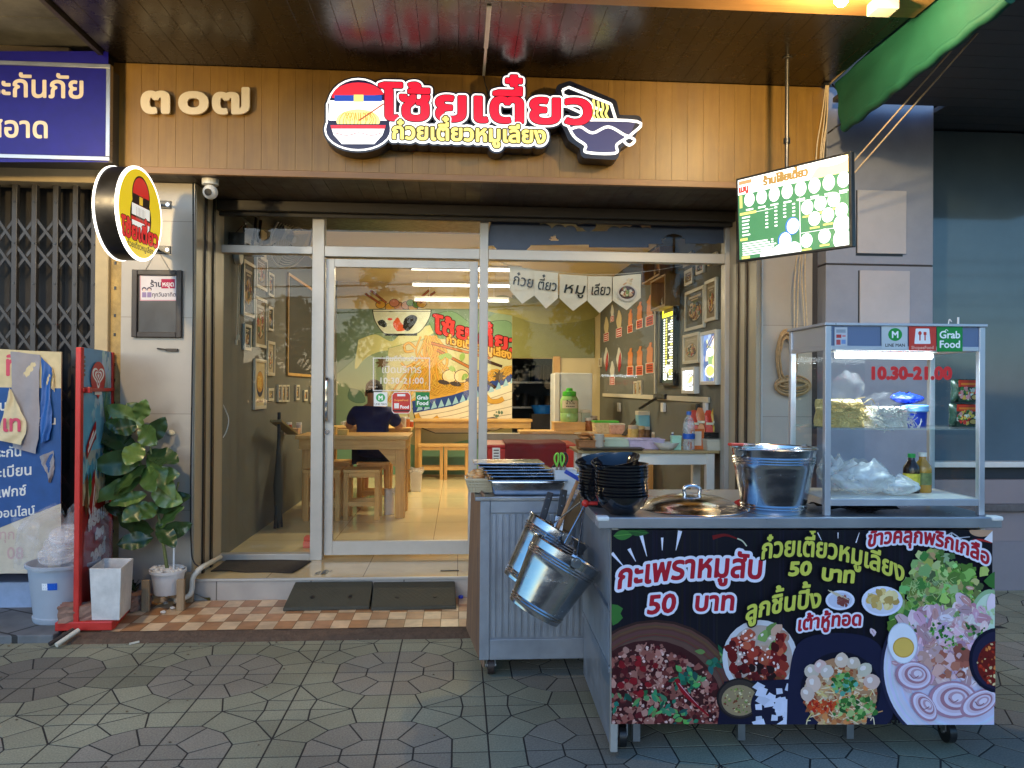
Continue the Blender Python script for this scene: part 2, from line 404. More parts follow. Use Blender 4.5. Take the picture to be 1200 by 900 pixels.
class Art:
    """a printed picture: coloured pieces, every one lifted a hair above the one before"""
    STEP = 5e-6
    def __init__(s, f, clip=None, step=None, w0=0.):
        s.f = f; s.V = []; s.F = []; s.C = []; s.w = w0; s.clip = clip; s.step = step or 1.2e-5; s.tint = None
    def _clip(s, P):
        x0, y0, x1, y1 = s.clip
        for ax, lim, sg in ((0, x0, 1), (0, x1, -1), (1, y0, 1), (1, y1, -1)):
            Q = []
            for a, b in zip(P, P[1:]+P[:1]):
                ia, ib = sg*(a[ax]-lim) >= 0, sg*(b[ax]-lim) >= 0
                if ia: Q.append(a)
                if ia != ib:
                    t = (lim-a[ax])/(b[ax]-a[ax]); Q.append((a[0]+(b[0]-a[0])*t, a[1]+(b[1]-a[1])*t))
            P = Q
            if len(P) < 3: return []
        return P
    def poly(s, P, c, lift=True):
        P = [tuple(p) for p in P]
        if s.clip: P = s._clip(P)
        if len(P) < 3: return s
        if lift: s.w += s.step
        k = len(s.V); s.V += [s.f(u, v, s.w) for u, v in P]; s.F.append(tuple(range(k, k+len(P)))); s.C.append(c); return s
    def rect(s, x0, y0, x1, y1, c): return s.poly([(x0, y0), (x1, y0), (x1, y1), (x0, y1)], c)
    def ell(s, cx, cy, rx, ry, c, n=28, rot=0.): return s.poly(ell(cx, cy, rx, ry, n, 0, rot), c)
    def star(s, P, c):
        """a concave outline as a fan from its centre"""
        cx, cy = sum(p[0] for p in P)/len(P), sum(p[1] for p in P)/len(P); s.w += s.step
        for a, b in zip(P, P[1:]+P[:1]): s.poly([(cx, cy), a, b], c, False)
        return s
    def shape(s, P, c, cell=1., off=0.):
        """any outline, filled on the grid"""
        cs = P if isinstance(P[0], np.ndarray) and P[0].ndim == 2 else [np.array([tuple(q) for q in P], float)]
        V, F = msq(*sdf(cs, off, cell)); s.w += s.step
        for p in F: s.poly([V[i] for i in p], c, False)
        return s
    def line(s, P, wd, c, wd2=None):
        wd2 = wd if wd2 is None else wd2; n = len(P)-1; L = []; Rr = []
        for i in range(n+1):
            a, b = P[max(i-1, 0)], P[min(i+1, n)]; dx, dy = b[0]-a[0], b[1]-a[1]; l = math.hypot(dx, dy) or 1
            h = (wd+(wd2-wd)*i/n)/2; L.append((P[i][0]-dy/l*h, P[i][1]+dx/l*h)); Rr.append((P[i][0]+dy/l*h, P[i][1]-dx/l*h))
        s.w += s.step
        for i in range(n): s.poly([L[i], L[i+1], Rr[i+1], Rr[i]], c, False)
        return s
    def blob(s, cx, cy, r, c, ry=None, irr=.3, n=9, rot=None):
        ry = r if ry is None else ry; rot = random.uniform(0, 6.28) if rot is None else rot
        P = [(q[0], q[1]) for q in ell(0, 0, r, ry, n)]; P = [(x*(1+random.uniform(-irr, irr)), y*(1+random.uniform(-irr, irr))) for x, y in P]
        c0, s0 = math.cos(rot), math.sin(rot)
        return s.poly([(cx+x*c0-y*s0, cy+x*s0+y*c0) for x, y in P], c)
    def scat(s, cx, cy, rx, ry, n, r0, r1, cols, irr=.35, asp=.7):
        for _ in range(n):
            a, q = random.uniform(0, 6.283), math.sqrt(random.random()); r = random.uniform(r0, r1); c = random.choice(cols); k = random.uniform(.75, 1.2)
            s.blob(cx+rx*q*math.cos(a), cy+ry*q*math.sin(a), r, tuple(x*k for x in c), r*random.uniform(asp, 1), irr)
        return s
    def leaf(s, x, y, l, wd, ang, c, vein=None):
        ca, sa = math.cos(ang), math.sin(ang); P = []
        for t in np.linspace(0, 1, 9): P.append((t*l, wd*math.sin(math.pi*t**.85)/2))
        for t in np.linspace(1, 0, 9)[1:-1]: P.append((t*l, -wd*math.sin(math.pi*t**.85)/2))
        s.poly([(x+a*ca-b*sa, y+a*sa+b*ca) for a, b in P], c)
        if vein: s.line([(x, y), (x+l*.9*ca, y+l*.9*sa)], wd*.07, vein)
        return s
    def text(s, t, x, y, size, c, bold=0., outs=(), cell=None, **k):
        cs, W = lay(t, size, x, y, **k); cell = cell or size/30
        if not cs: return W
        for o, cc in list(outs)+[(bold, c)]:
            V, F = msq(*sdf(cs, o, cell)); s.w += s.step*3
            for p in F: s.poly([V[i] for i in p], cc, False)
        return W
    def obj(s, name, m, parent=None):
        return link_mesh(name, s.V, s.F, m, parent, True, None, 0, None, s.C)
# ---------------------------------------------------------------- shared materials
YF, YC, YG, YB = 4.85, 5.08, 5.65, 10.9        # fascia, columns, glazing, back wall
ZP, ZS, ZC, ZI = .04, .175, 3.40, 2.9            # patio, sill, canopy ceiling, inner ceiling
XL, XR = -1.71, 2.017
def tile_mat(name, c1, c2, cm, bw, bh, ms, rough, off=0., rot=(0, 0, 0), loc=(0, 0, 0), bump=.3, var=.1, nscale=5.):
    m = mat(name, c1, rough, 0, 0, rvar=0); n = m.node_tree.nodes; L = m.node_tree.links; b = n['Principled BSDF']
    tc = n.new('ShaderNodeTexCoord'); mp = n.new('ShaderNodeMapping'); L.new(tc.outputs['Object'], mp.inputs[0])
    mp.inputs['Rotation'].default_value = rot; mp.inputs['Location'].default_value = loc
    br = n.new('ShaderNodeTexBrick'); br.offset = off; br.inputs['Scale'].default_value = 1
    br.inputs['Color1'].default_value = (*c1, 1); br.inputs['Color2'].default_value = (*c2, 1); br.inputs['Mortar'].default_value = (*cm, 1)
    br.inputs['Brick Width'].default_value = bw; br.inputs['Row Height'].default_value = bh; br.inputs['Mortar Size'].default_value = ms; br.inputs['Bias'].default_value = 0
    L.new(mp.outputs[0], br.inputs[0])
    nz = n.new('ShaderNodeTexNoise'); nz.inputs['Scale'].default_value = nscale; nz.inputs['Detail'].default_value = 8; nz.inputs['Roughness'].default_value = .6; L.new(tc.outputs['Object'], nz.inputs[0])
    mr = n.new('ShaderNodeMapRange'); mr.inputs[1].default_value = .3; mr.inputs[2].default_value = .7; mr.inputs[3].default_value = 1-var; mr.inputs[4].default_value = 1+var; L.new(nz.outputs[0], mr.inputs[0])
    mx = n.new('ShaderNodeVectorMath'); mx.operation = 'SCALE'; L.new(br.outputs['Color'], mx.inputs[0]); L.new(mr.outputs[0], mx.inputs['Scale']); L.new(mx.outputs[0], b.inputs['Base Color'])
    if bump:
        bp = n.new('ShaderNodeBump'); bp.inputs['Strength'].default_value = bump; bp.inputs['Distance'].default_value = .004; bp.invert = True
        L.new(br.outputs['Fac'], bp.inputs['Height']); L.new(bp.outputs[0], b.inputs['Normal'])
    return m
M = dict(
    alu=mat('aluminium', S(176, 172, 164), .42, .35, .05, 12, rvar=.08),
    galv=mat('galvanised', S(150, 156, 165), .42, .55, .12, 9, rvar=.12),
    steel=mat('steel', S(200, 200, 201), .19, 1, .14, 7, rvar=.12, stretch=(1, 1, 3)),
    steel_d=mat('dull_steel', S(160, 162, 165), .35, .9, .12, 8, rvar=.1),
    chrome=mat('chrome', S(220, 220, 222), .12, 1, 0, rvar=0),
    black=mat('black_plastic', (.012, .012, .013), .35, 0, .1, 20),
    blackmatt=mat('black_rubber', (.018, .018, .018), .75, 0, .2, 20, bump=.2),
    blackgloss=mat('black_melamine', (.006, .006, .008), .12, 0, 0, coat=.5, rvar=.03),
    white=mat('white_plastic', S(225, 224, 220), .4, 0, .04, 9),
    offwhite=mat('off_white_plastic', S(205, 198, 180), .45, 0, .06, 9),
    whitepaint=mat('white_paint', S(215, 213, 208), .45, 0, .05, 9),
    pine=wood('pine', S(196, 148, 82), S(222, 180, 112), .4, 0),
    piney=wood('pine_across', S(196, 148, 82), S(222, 180, 112), .4, 1),
    pinez=wood('pine_upright', S(190, 140, 76), S(218, 174, 106), .4, 2),
    darkwood=mat('dark_frame', S(38, 32, 28), .5, 0, .2, 20),
    print=print_mat('print'), printm=print_mat('matt_print', .7), lit=print_mat('backlit_print', .3, .9), litw=print_mat('bright_backlit_print', .3, 1.5),
    screen=print_mat('screen', .25, .5), sticker=print_mat('sticker', .3, 0),
    pane=glass_mat('window_glass', (.97, .98, .97), ior=1.36), thin=glass_mat('thin_glass', (.96, .985, .985), ior=1.25),
    column=tile_mat('column_tile', S(176, 166, 150), S(168, 158, 144), S(130, 122, 110), 10, .62, .002, .3, var=.09, rot=(R(90), 0, 0), nscale=3),
    cream=mat('cream_plaster', S(206, 188, 150), .7, 0, .06, 3),
    slate=mat('slate_wall', S(96, 98, 92), .7, 0, .08, 3, bump=.05),
    red=mat('red_paint', S(190, 40, 32), .4, 0, .12, 9), redcloth=mat('maroon_cloth', S(112, 22, 28), .85, 0, .15, 12, bump=.3),
    concrete=mat('concrete', S(120, 116, 106), .9, 0, .35, 3.5, bump=.3, bscale=40, rvar=0),
    darkpave=mat('dark_paving', S(78, 78, 76), .85, 0, .25, 6, bump=.3, bscale=50, rvar=0),
)
# ---------------------------------------------------------------- the pavement: cut stones in a ring pattern
def structure(o): o['kind'] = 'structure'; return o
def stone_mat():
    m = print_mat('paving_stone', .7, 0, .25, 0); n = m.node_tree.nodes; L = m.node_tree.links; b = n['Principled BSDF']
    a = n.new('ShaderNodeAttribute'); a.attribute_name = 'Col'; tc = n.new('ShaderNodeTexCoord')
    n1 = n.new('ShaderNodeTexNoise'); n1.inputs['Scale'].default_value = 1.1; n1.inputs['Detail'].default_value = 6
    n2 = n.new('ShaderNodeTexNoise'); n2.inputs['Scale'].default_value = 140; n2.inputs['Detail'].default_value = 3
    L.new(tc.outputs['Object'], n1.inputs[0]); L.new(tc.outputs['Object'], n2.inputs[0])
    r1 = n.new('ShaderNodeMapRange'); r1.inputs[1].default_value = .35; r1.inputs[2].default_value = .65; r1.inputs[3].default_value = .74; r1.inputs[4].default_value = 1.18; L.new(n1.outputs[0], r1.inputs[0])
    r2 = n.new('ShaderNodeMapRange'); r2.inputs[1].default_value = .3; r2.inputs[2].default_value = .7; r2.inputs[3].default_value = .75; r2.inputs[4].default_value = 1.28; L.new(n2.outputs[0], r2.inputs[0])
    mu = n.new('ShaderNodeMath'); mu.operation = 'MULTIPLY'; L.new(r1.outputs[0], mu.inputs[0]); L.new(r2.outputs[0], mu.inputs[1])
    sc = n.new('ShaderNodeVectorMath'); sc.operation = 'SCALE'; L.new(a.outputs['Color'], sc.inputs[0]); L.new(mu.outputs[0], sc.inputs['Scale']); L.new(sc.outputs[0], b.inputs['Base Color'])
    rr = n.new('ShaderNodeMapRange'); rr.inputs[1].default_value = .35; rr.inputs[2].default_value = .65; rr.inputs[3].default_value = .5; rr.inputs[4].default_value = .8; L.new(n1.outputs[0], rr.inputs[0]); L.new(rr.outputs[0], b.inputs['Roughness'])
    bp = n.new('ShaderNodeBump'); bp.inputs['Strength'].default_value = .35; bp.inputs['Distance'].default_value = .004; L.new(n2.outputs[0], bp.inputs['Height']); L.new(bp.outputs[0], b.inputs['Normal'])
    return m
H = .4345
def pave(x0, x1, y0, y1, z, ox, oy, base=S(138, 138, 117), alt=S(134, 130, 117), joint=.004, skip=None):
    a, b_, c = .29, .115, .222
    I1, I2, R1, R2 = (.14, .05), (.07, .125), (.143, .274), (.274, .143)
    A, B, Cc, S1, S2, N, P1, Mm = (a, b_), (b_, a), (c, c), (H, .155), (.155, H), (H, .335), (.325, .325), (.335, H)
    polys = [([(0, 0), (.14, 0), I1, I2, (0, .125)], 1), ([(.14, 0), (a, 0), A, R2, I1], 1), ([I1, R2, Cc, R1, I2], 1), ([I2, R1, B, (0, a), (0, .125)], 1),
             ([(a, 0), (H, 0), S1, A], 0), ([A, S1, P1, Cc], 0), ([Cc, P1, S2, B], 0), ([B, S2, (0, H), (0, a)], 0), ([S1, N, P1], 0), ([P1, Mm, S2], 0), ([P1, N, (H, H), Mm], 0)]
    V, F, Cl = [], [], []
    for i in range(int((x0-ox)/H/2)-2, int((x1-ox)/H/2)+3):
        for j in range(int((y0-oy)/H/2)-2, int((y1-oy)/H/2)+3):
            for sx in (1, -1):
                for sy in (1, -1):
                    for P, k in polys:
                        Q = [(ox+i*2*H+sx*p[0], oy+j*2*H+sy*p[1]) for p in P]
                        if sx*sy < 0: Q.reverse()
                        cx, cy = sum(q[0] for q in Q)/len(Q), sum(q[1] for q in Q)/len(Q)
                        if not (x0 < cx < x1 and y0 < cy < y1+.09): continue
                        n = len(Q); In = []
                        for q in range(n):     # inset every edge by the joint
                            p0, p1, p2 = Q[q-1], Q[q], Q[(q+1) % n]
                            d1 = Vector((p1[0]-p0[0], p1[1]-p0[1])).normalized(); d2 = Vector((p2[0]-p1[0], p2[1]-p1[1])).normalized()
                            n1 = Vector((-d1.y, d1.x)); n2 = Vector((-d2.y, d2.x)); bi = (n1+n2); bi = bi/max(bi.length_squared, .3)*2*joint
                            In.append((p1[0]+bi.x, p1[1]+bi.y))
                        kk = len(V); zz = z+random.uniform(-.0003, .0003)
                        V += [(p[0], min(p[1], y1), zz) for p in In]; V += [(p[0]+(p[0]-cx)*.006, min(p[1]+(p[1]-cy)*.006, y1), zz-.0012) for p in In]
                        F.append(tuple(range(kk, kk+n))); F += [(kk+t, kk+n+t, kk+n+(t+1) % n, kk+(t+1) % n) for t in range(n)]
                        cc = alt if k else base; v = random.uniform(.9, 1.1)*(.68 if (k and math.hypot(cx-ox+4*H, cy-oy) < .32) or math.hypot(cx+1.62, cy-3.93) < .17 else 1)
                        Cl += [tuple(x*v for x in cc)]*(n+1)
    return V, F, Cl
ctr = atz(459.6, 787.2, 0)
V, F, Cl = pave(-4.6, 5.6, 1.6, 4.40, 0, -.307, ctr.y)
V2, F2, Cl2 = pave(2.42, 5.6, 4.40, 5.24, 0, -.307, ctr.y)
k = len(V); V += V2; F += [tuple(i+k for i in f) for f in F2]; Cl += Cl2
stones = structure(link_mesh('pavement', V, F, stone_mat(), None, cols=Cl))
mb = MB(); mb.box(-40, -1.2, -.3, 40, 5.3, -.0009)
structure(mb.build('ground', mat('joint_sand', S(44, 41, 36), .95, 0, .3, 30, bump=.3, rvar=0)))
mb = MB(); mb.box(-60, -11, -.5, 60, -1.2, -.14)
structure(mb.build('road', mat('asphalt', (.05, .05, .052), .85, 0, .2, 8, bump=.3)))
mb = MB(); mb.box(-60, -60, -.5, 60, -11, -.02)
structure(mb.build('far_pavement', M['darkpave']))
mb = MB(); mb.box(-6, 4.40, -.1, -2.22, 5.6, .045)
structure(mb.build('neighbour_pavement', tile_mat('old_slabs', S(112, 114, 114), S(92, 95, 98), S(36, 36, 36), .43, .3, .008, .7, off=.5, rot=(0, 0, .5), var=.3), bevel=.008))

# patio: coarse kerb strip and printed checker tiles
mb = MB(); mb.hexa([(-2.2, 4.30, -.05), (2.42, 4.30, -.05), (2.42, 4.46, -.05), (-2.2, 4.46, -.05)], [(-2.2, 4.395, .018), (2.42, 4.395, .018), (2.42, 4.46, ZP-.003), (-2.2, 4.46, ZP-.003)])
structure(mb.build('kerb_strip', mat('coarse_mortar', S(92, 72, 56), .95, 0, .3, 25, bump=.8, bscale=60, rvar=0)))
V, F, Cl = [], [], []
tw, td = .1055, .152
for j in range(5):
    for i in range(-22, 24):
        x, y = i*tw+.01, 4.462+j*td
        if x < -2.2 or x > 2.4 or y > YC: continue
        y2 = min(y+td-.003, YC); k = len(V); zz = ZP+random.uniform(-.0008, .0008)
        V += [(x, y, zz), (x+tw-.003, y, zz), (x+tw-.003, y2, zz), (x, y2, zz)]; F.append((k, k+1, k+2, k+3))
        v = random.uniform(.88, 1.08); c = S(214, 184, 146) if (i+j) % 2 else S(172, 124, 84); Cl.append(tuple(q*v for q in c))
structure(link_mesh('patio', V, F, print_mat('patio_tile', .35, 0, .3, .2), None, cols=Cl))
mb = MB(); mb.box(-2.2, 4.46, -.05, 2.42, YC, ZP-.004)
structure(mb.build('patio_bed', mat('grout', S(120, 90, 66), .9, 0, .2, 20)))

# ---------------------------------------------------------------- the noodle shop
shop = T('noodle_shop', 'noodle shop with wood panelled fascia, grey tiled columns and aluminium glazed front', 'shop', (0, YG, 0))
def part(mb, name, m, par=shop, **k): return mb.build(name, m, par, True, **k)
zb, zt = 2.735, ZC
mb = MB(); x = -2.165
fx1 = aty(966, 100, YF).x
while x < fx1-.02:
    x2 = min(x+.1035, fx1); mb.box(x+.0004, YF, zb+.03, x2-.0004, YF+.02, zt-.003); x = x2
part(mb, 'fascia', wood('fascia_laminate', S(126, 92, 36), S(146, 110, 46), .42, 2, 3), bevel=.0006)
mb = MB(); mb.box(-2.165, YF-.008, zb-.012, fx1, YF+.03, zb+.029); part(mb, 'fascia_trim', wood('trim_laminate', S(128, 92, 52), S(148, 108, 64), .45, 0), bevel=.003)
mb = MB(); x = -2.165
while x < 2.42: mb.box(x+.001, YF+.032, zb-.006, x+.099, YG+.06, zb+.014); x += .1
part(mb, 'soffit', mat('soffit_panel', S(52, 40, 28), .5, 0, .15, 8))
mb = MB(); mb.box(-2.165, YF+.031, zb+.016, fx1, YG+1, zt+.3); part(mb, 'fascia_backing', M['black'])
mb = MB(); mb.box(-1.72, YG-.16, 2.655, 2.03, YG-.05, zb-.008); mb.box(-1.72, YG-.10, 2.628, 2.03, YG-.06, 2.655); part(mb, 'shutter_box', mat('shutter_steel', S(58, 54, 48), .5, .3, .12, 6), bevel=.004)
for a, b in ((-2.165, -1.711), (2.05, 2.40)):      # tiled columns with their reveals
    mb = MB(); mb.box(a, YC, -.02, b, YG+.05, zb-.008); part(mb, 'column', M['column'], bevel=.002)
    e = b if a < 0 else a
    mb = MB(); mb.box(e-.007, YC-.006, ZP, e+.004, YC+.01, zb-.009); part(mb, 'edge_trim', M['alu'])
cl = mat('reveal_tile', S(170, 156, 130), .42, 0, .1, 4, rvar=.08)
mb = MB(); mb.box(-1.7095, YC+.012, ZP, -1.70, YG+.02, zb-.009); part(mb, 'reveal', cl)
mb = MB(); mb.box(2.012, YC+.012, ZP, 2.0485, YG+.02, zb-.009); part(mb, 'reveal', cl)
for s, xx in ((1, -1.70), (-1, 2.012)):
    for y in (YC+.16, YC+.33):
        mb = MB(); mb.box(min(xx, xx+s*.012), y, ZS if s > 0 else ZP, max(xx, xx+s*.012), y+.035, zb-.01); part(mb, 'shutter_rail', mat('rail_brown', S(48, 38, 28), .45, .2, .15, 8))
# threshold
mb = MB(); mb.box(-1.70, YC-.002, ZP-.03, 2.05, YC+.02, ZS-.014); part(mb, 'riser', tile_mat('riser_tile', S(168, 160, 150), S(160, 153, 144), S(96, 90, 82), .6, .4, .004, .3, rot=(R(90), 0, 0), loc=(.35, 0, 0)))
mb = MB(); mb.box(-1.70, YC+.004, ZS-.06, 2.05, YG+.1, ZS); part(mb, 'threshold', tile_mat('sill_tile', S(200, 178, 132), S(196, 174, 130), S(140, 120, 90), .62, .62, .003, .14, loc=(.62, .1, 0)))
mb = MB(); mb.box(-1.70, YC-.010, ZS-.013, 2.05, YC+.012, ZS+.003); part(mb, 'step_nosing', M['alu'], bevel=.003)
# room
mb = MB(); mb.box(XL-.1, YG+.1, ZS-.1, XR+.1, YB+.1, ZS); part(mb, 'floor', tile_mat('floor_tile', S(226, 208, 160), S(222, 203, 156), S(160, 138, 96), .8, .8, .003, .09, var=.04, loc=(.2, .1, 0)))
mb = MB(); mb.box(XL-.1, YG+.1, ZI, XR+.1, YB+.1, ZI+.05); part(mb, 'ceiling', mat('ceiling_paint', S(226, 212, 176), .8, 0, .03, 2))
mb = MB(); mb.box(XL-.1, YG+.02, ZS, XL, YB+.1, ZI); part(mb, 'side_wall', M['slate'])
mb = MB(); mb.box(XR, YG+.02, ZS, XR+.1, YB+.1, ZI); part(mb, 'side_wall', M['slate'])
dx0, dx1, dz = aty(600, 440, YB).x, aty(648, 440, YB).x, aty(620, 420, YB).z
mb = MB(); mb.box(XL, YB, ZS, dx0, YB+.1, ZI); mb.box(dx0, YB, dz, dx1, YB+.1, ZI); mb.box(dx1, YB, ZS, XR, YB+.1, ZI)
part(mb, 'back_wall', mat('back_wall_paint', S(214, 196, 150), .7, 0, .04, 3))
mb = MB(); mb.box(dx1+.001, YB-.03, ZS, dx1+.1, YB-.001, dz+.03); part(mb, 'door_post', M['pinez'])
mb = MB(); mb.box(dx0-.6, YB+1.9, ZS-.05, dx1+.9, YB+2.0, ZI); mb.box(dx0-.6, YB+.1, ZS-.1, dx1+.9, YB+2, ZS-.02); mb.box(dx0-.7, YB+.1, ZS, dx0-.6, YB+2, ZI); mb.box(dx1+.9, YB+.1, ZS, dx1+1, YB+2, ZI); mb.box(dx0-.7, YB+.1, ZI, dx1+1, YB+2, ZI+.05)
part(mb, 'kitchen', mat('kitchen_wall', S(70, 80, 96), .7, 0, .2, 3))
# upper floors, for the street's light
mb = MB(); mb.box(-2.165, YF+.06, zt+.31, 2.4, YB+.2, 6.5); part(mb, 'upper_floor', M['concrete'])

# ---------------------------------------------------------------- glazing in aluminium frames
fr = lambda: MB()
FT, FB = YG-.045, YG+.045
zT = aty(466, 246, YG).z; zt1 = aty(470, 291, YG).z; zt0 = aty(470, 303, YG).z; zl1, zl0 = aty(320, 289, YG).z, aty(320, 298, YG).z
m0, m1 = aty(366, 450, YG).x, aty(380, 450, YG).x; j0, j1 = aty(561, 450, YG).x, aty(571, 450, YG).x; xr = 2.012
def member(name, *b): mb = MB(); mb.box(*b); return part(mb, name, M['alu'], wf, bevel=.003)
wf = MB().box(-1.70, FT, zT, xr, FB, zT+.04); wf = part(wf, 'window_frame', M['alu'], shop, bevel=.003)
member('mullion', m0, FT, ZS, m1, FB, zT-.001); member('mullion', j0, FT, ZS, j1, FB, zT-.001)
member('jamb', xr-.035, FT, ZS, xr, FB, zT-.001)
member('transom', -1.70, FT+.004, zl0, m0-.001, FB-.004, zl1); member('transom', m1+.001, FT+.004, zt0, j0-.001, FB-.004, zt1); member('transom', j1+.001, FT+.004, zt0, xr-.036, FB-.004, zt1-.002)
member('bottom_rail', -1.70, FT+.004, ZS, m0-.001, FB-.004, ZS+.045); member('bottom_rail', j1+.001, FT+.004, ZS, xr-.036, FB-.004, ZS+.045)
def pane(x0, z0, x1, z1, y=YG, par=None, name='glass'):
    mb = MB(); mb.box(x0, y-.003, z0, x1, y+.003, z1); return part(mb, name, M['pane'], par or shop)
pane(-1.70, ZS+.046, m0-.001, zl0-.001); pane(-1.70, zl1+.001, m0-.001, zT-.002); pane(m1+.001, zt1+.001, j0-.001, zT-.002)
pane(j1+.001, ZS+.046, xr-.036, zt0-.001); pane(j1+.001, zt1+.001, xr-.036, zT-.002)
# door leaf
D0, D1 = YG+.0, YG+.04
d0, d1 = aty(381, 450, D0).x, aty(559.5, 450, D0).x; dzb, dzt = aty(470, 650, D0).z, aty(470, 304.5, D0).z
g0, g1 = aty(391, 450, D0).x, aty(549.5, 450, D0).x; gz0, gz1 = aty(470, 634, D0).z, aty(470, 314, D0).z
mb = MB(); mb.box(d0, D0, dzb, g0, D1, dzt); mb.box(g1, D0, dzb, d1, D1, dzt); mb.box(g0, D0, gz1, g1, D1, dzt); mb.box(g0, D0, dzb, g1, D1, gz0)
door = part(mb, 'door', M['alu'], shop, bevel=.002)
pane(g0, gz0, g1, gz1, YG+.02, door)
mb = MB(); hx = aty(382.5, 450, D0-.05).x
mb.tube(bez([(hx, D0-.003, aty(383, 443, D0).z), (hx, D0-.05, aty(383, 446, D0).z), (hx, D0-.055, aty(383, 465, D0).z), (hx, D0-.055, aty(383, 475, D0).z), (hx, D0-.05, aty(383, 490, D0).z), (hx, D0-.003, aty(383, 493, D0).z)], 5), .012, 10)
part(mb, 'handle', M['chrome'], door, smooth=50)
mb = MB(); mb.cyl((hx, D0-.012, aty(383, 506, D0).z), (hx, D0-.001, aty(383, 506, D0).z), .017, n=20); part(mb, 'lock', M['chrome'], door, smooth=40)
# frosted lettering and service stickers on the door
f = plane((0, YG+.0155, 0), (0, -1, 0)); a = Art(f); wt = (.85, .85, .82)
for q in ((437, 419, 504, 420.3), (437, 457, 504, 458.3), (437, 419, 438.3, 458), (502.7, 419, 504, 458)): a.rect(*q, wt)
a.text('ยินดีต้อนรับ', 470.5, 423, 8, wt, .1, align='c'); a.text('เปิดบริการ', 470.5, 437, 11.5, wt, .15, align='c'); a.text('10:30-21:00', 470.5, 449.5, 10, wt, .25, align='c', sp=.05)
a.obj('opening_hours', print_mat('frosted_vinyl', .6, alpha=.75), door)
a = Art(f); a.rect(438, 459.5, 454, 476, (.82, .84, .82)); a.shape(ell(446, 466, 5.4, 5.0, 24), (.05, .42, .12), .3); a.text('M', 446, 468.6, 7, (.9, .95, .9), .3, align='c'); a.text('LINE MAN', 446, 474.6, 3.2, (.1, .1, .1), .05, align='c'); a.obj('sticker', M['sticker'], door)
a = Art(f); rd = S(205, 50, 40)
a.poly([(462, 459.5), (478.5, 459.5), (481.5, 463), (481.5, 481.5), (479, 484.5), (461.5, 484.5), (459, 481.5), (459, 463)], (.85, .8, .78)); a.poly([(462.4, 460.3), (478.1, 460.3), (480.7, 463.3), (480.7, 481.2), (478.6, 483.8), (461.9, 483.8), (459.8, 481.2), (459.8, 463.3)], rd)
a.rect(465.5, 461.8, 475, 464.4, (.9, .9, .88)); a.text('ShopeeFood', 470, 470, 3.3, S(250, 170, 90), .1, align='c'); a.rect(462, 472.5, 467.5, 478.5, (.9, .85, .8)); a.text('Food', 474, 478.6, 5, (.95, .9, .85), .25, align='c'); a.rect(460.2, 480.3, 480.3, 482.3, S(70, 20, 30)); a.obj('sticker', M['sticker'], door)
a = Art(f); a.rect(487, 459.5, 503.5, 477, S(10, 132, 62)); a.text('Grab', 495.2, 468, 6.6, (.9, .95, .9), .22, align='c'); a.text('Food', 495.2, 474.6, 6.6, (.9, .95, .9), .22, align='c'); a.obj('sticker', M['sticker'], door)
# blue scalloped film on the right transom pane
f = plane((0, YG-.006, 0), (0, -1, 0)); a = Art(f, clip=(572, 249, 852, 300)); bl = S(66, 76, 96)
bumps = [(600, 272, 27), (616, 262, 17), (638, 271, 9), (655, 272, 9), (668, 272, 8), (682, 258, 9), (690, 262, 9), (720, 274, 9), (733, 274, 9), (745, 272, 9), (757, 275, 9), (778, 262, 16), (800, 262, 24), (835, 262, 24)]
mbn = [np.array(ell(x, y, r), float) for x, y, r in bumps]+[np.array([(572, 272), (700, 271), (770, 269), (852, 258), (852, 285), (572, 288)], float), np.array([(690, 280), (760, 280), (760, 290), (690, 290)], float)]
V_, F_ = msq(*sdf(mbn, 0, .7))
hole = lambda x, y: (x-789)**2/170+(y-283)**2/90 < 1 or ((x-649)**2 < 25 and y > 274 and y < 282 and abs(x-649) < (y-273)*.6)
for p in F_:
    P = [V_[i] for i in p]; nx_ = max(1, int((max(q[0] for q in P)-min(q[0] for q in P))/3))
    xa, xb = min(q[0] for q in P), max(q[0] for q in P)
    if nx_ == 1:
        if not hole(sum(q[0] for q in P)/len(P), P[0][1]): a.poly(P, bl, False)
    else:
        ya, yb = min(q[1] for q in P), max(q[1] for q in P)
        for t in range(nx_):
            u0, u1 = xa+(xb-xa)*t/nx_, xa+(xb-xa)*(t+1)/nx_
            if not hole((u0+u1)/2, ya): a.poly([(u0, ya), (u1, ya), (u1, yb), (u0, yb)], bl, False)
a.obj('window_film', print_mat('blue_film', .35), shop)

# ---------------------------------------------------------------- canopy over the patio
can = T('canopy', 'dark brown plank canopy ceiling with a tan front beam above the noodle shop patio', 'canopy', (0, 4.2, ZC))
mb = MB(); x = -2.105
while x < 2.36: x2 = min(x+.11, 2.37); mb.box(x+.0006, 3.89, ZC, x2-.0006, YF-.002, ZC+.02); x = x2
part(mb, 'ceiling_planks', mat('canopy_laminate', S(19, 15, 12), .27, 0, .18, 5, spec=.5, rvar=.06), can, bevel=.0015)
mb = MB(); mb.box(-2.12, 3.5, ZC-.012, 2.38, 3.888, ZC+.03); part(mb, 'front_beam', wood('beam_laminate', S(150, 108, 62), S(170, 126, 78), .4, 0), can, bevel=.004)
mb = MB(); mb.box(-2.15, 3.5, ZC-.02, -2.122, YF-.002, ZC+.16); part(mb, 'edge_board', M['darkwood'], can)
mb = MB(); mb.box(-2.12, 3.5, ZC+.035, 2.38, YF+.03, ZC+.14); part(mb, 'roof_sheet', M['concrete'], can)
sx = atz(569, 60, ZC).x
mb = MB(); mb.box(sx-.012, 3.96, ZC-.010, sx+.012, 4.45, ZC-.001); mb.box(sx-.008, 4.455, ZC-.008, sx+.008, YF-.004, ZC-.001); part(mb, 'cable_conduit', M['white'], can, bevel=.003)
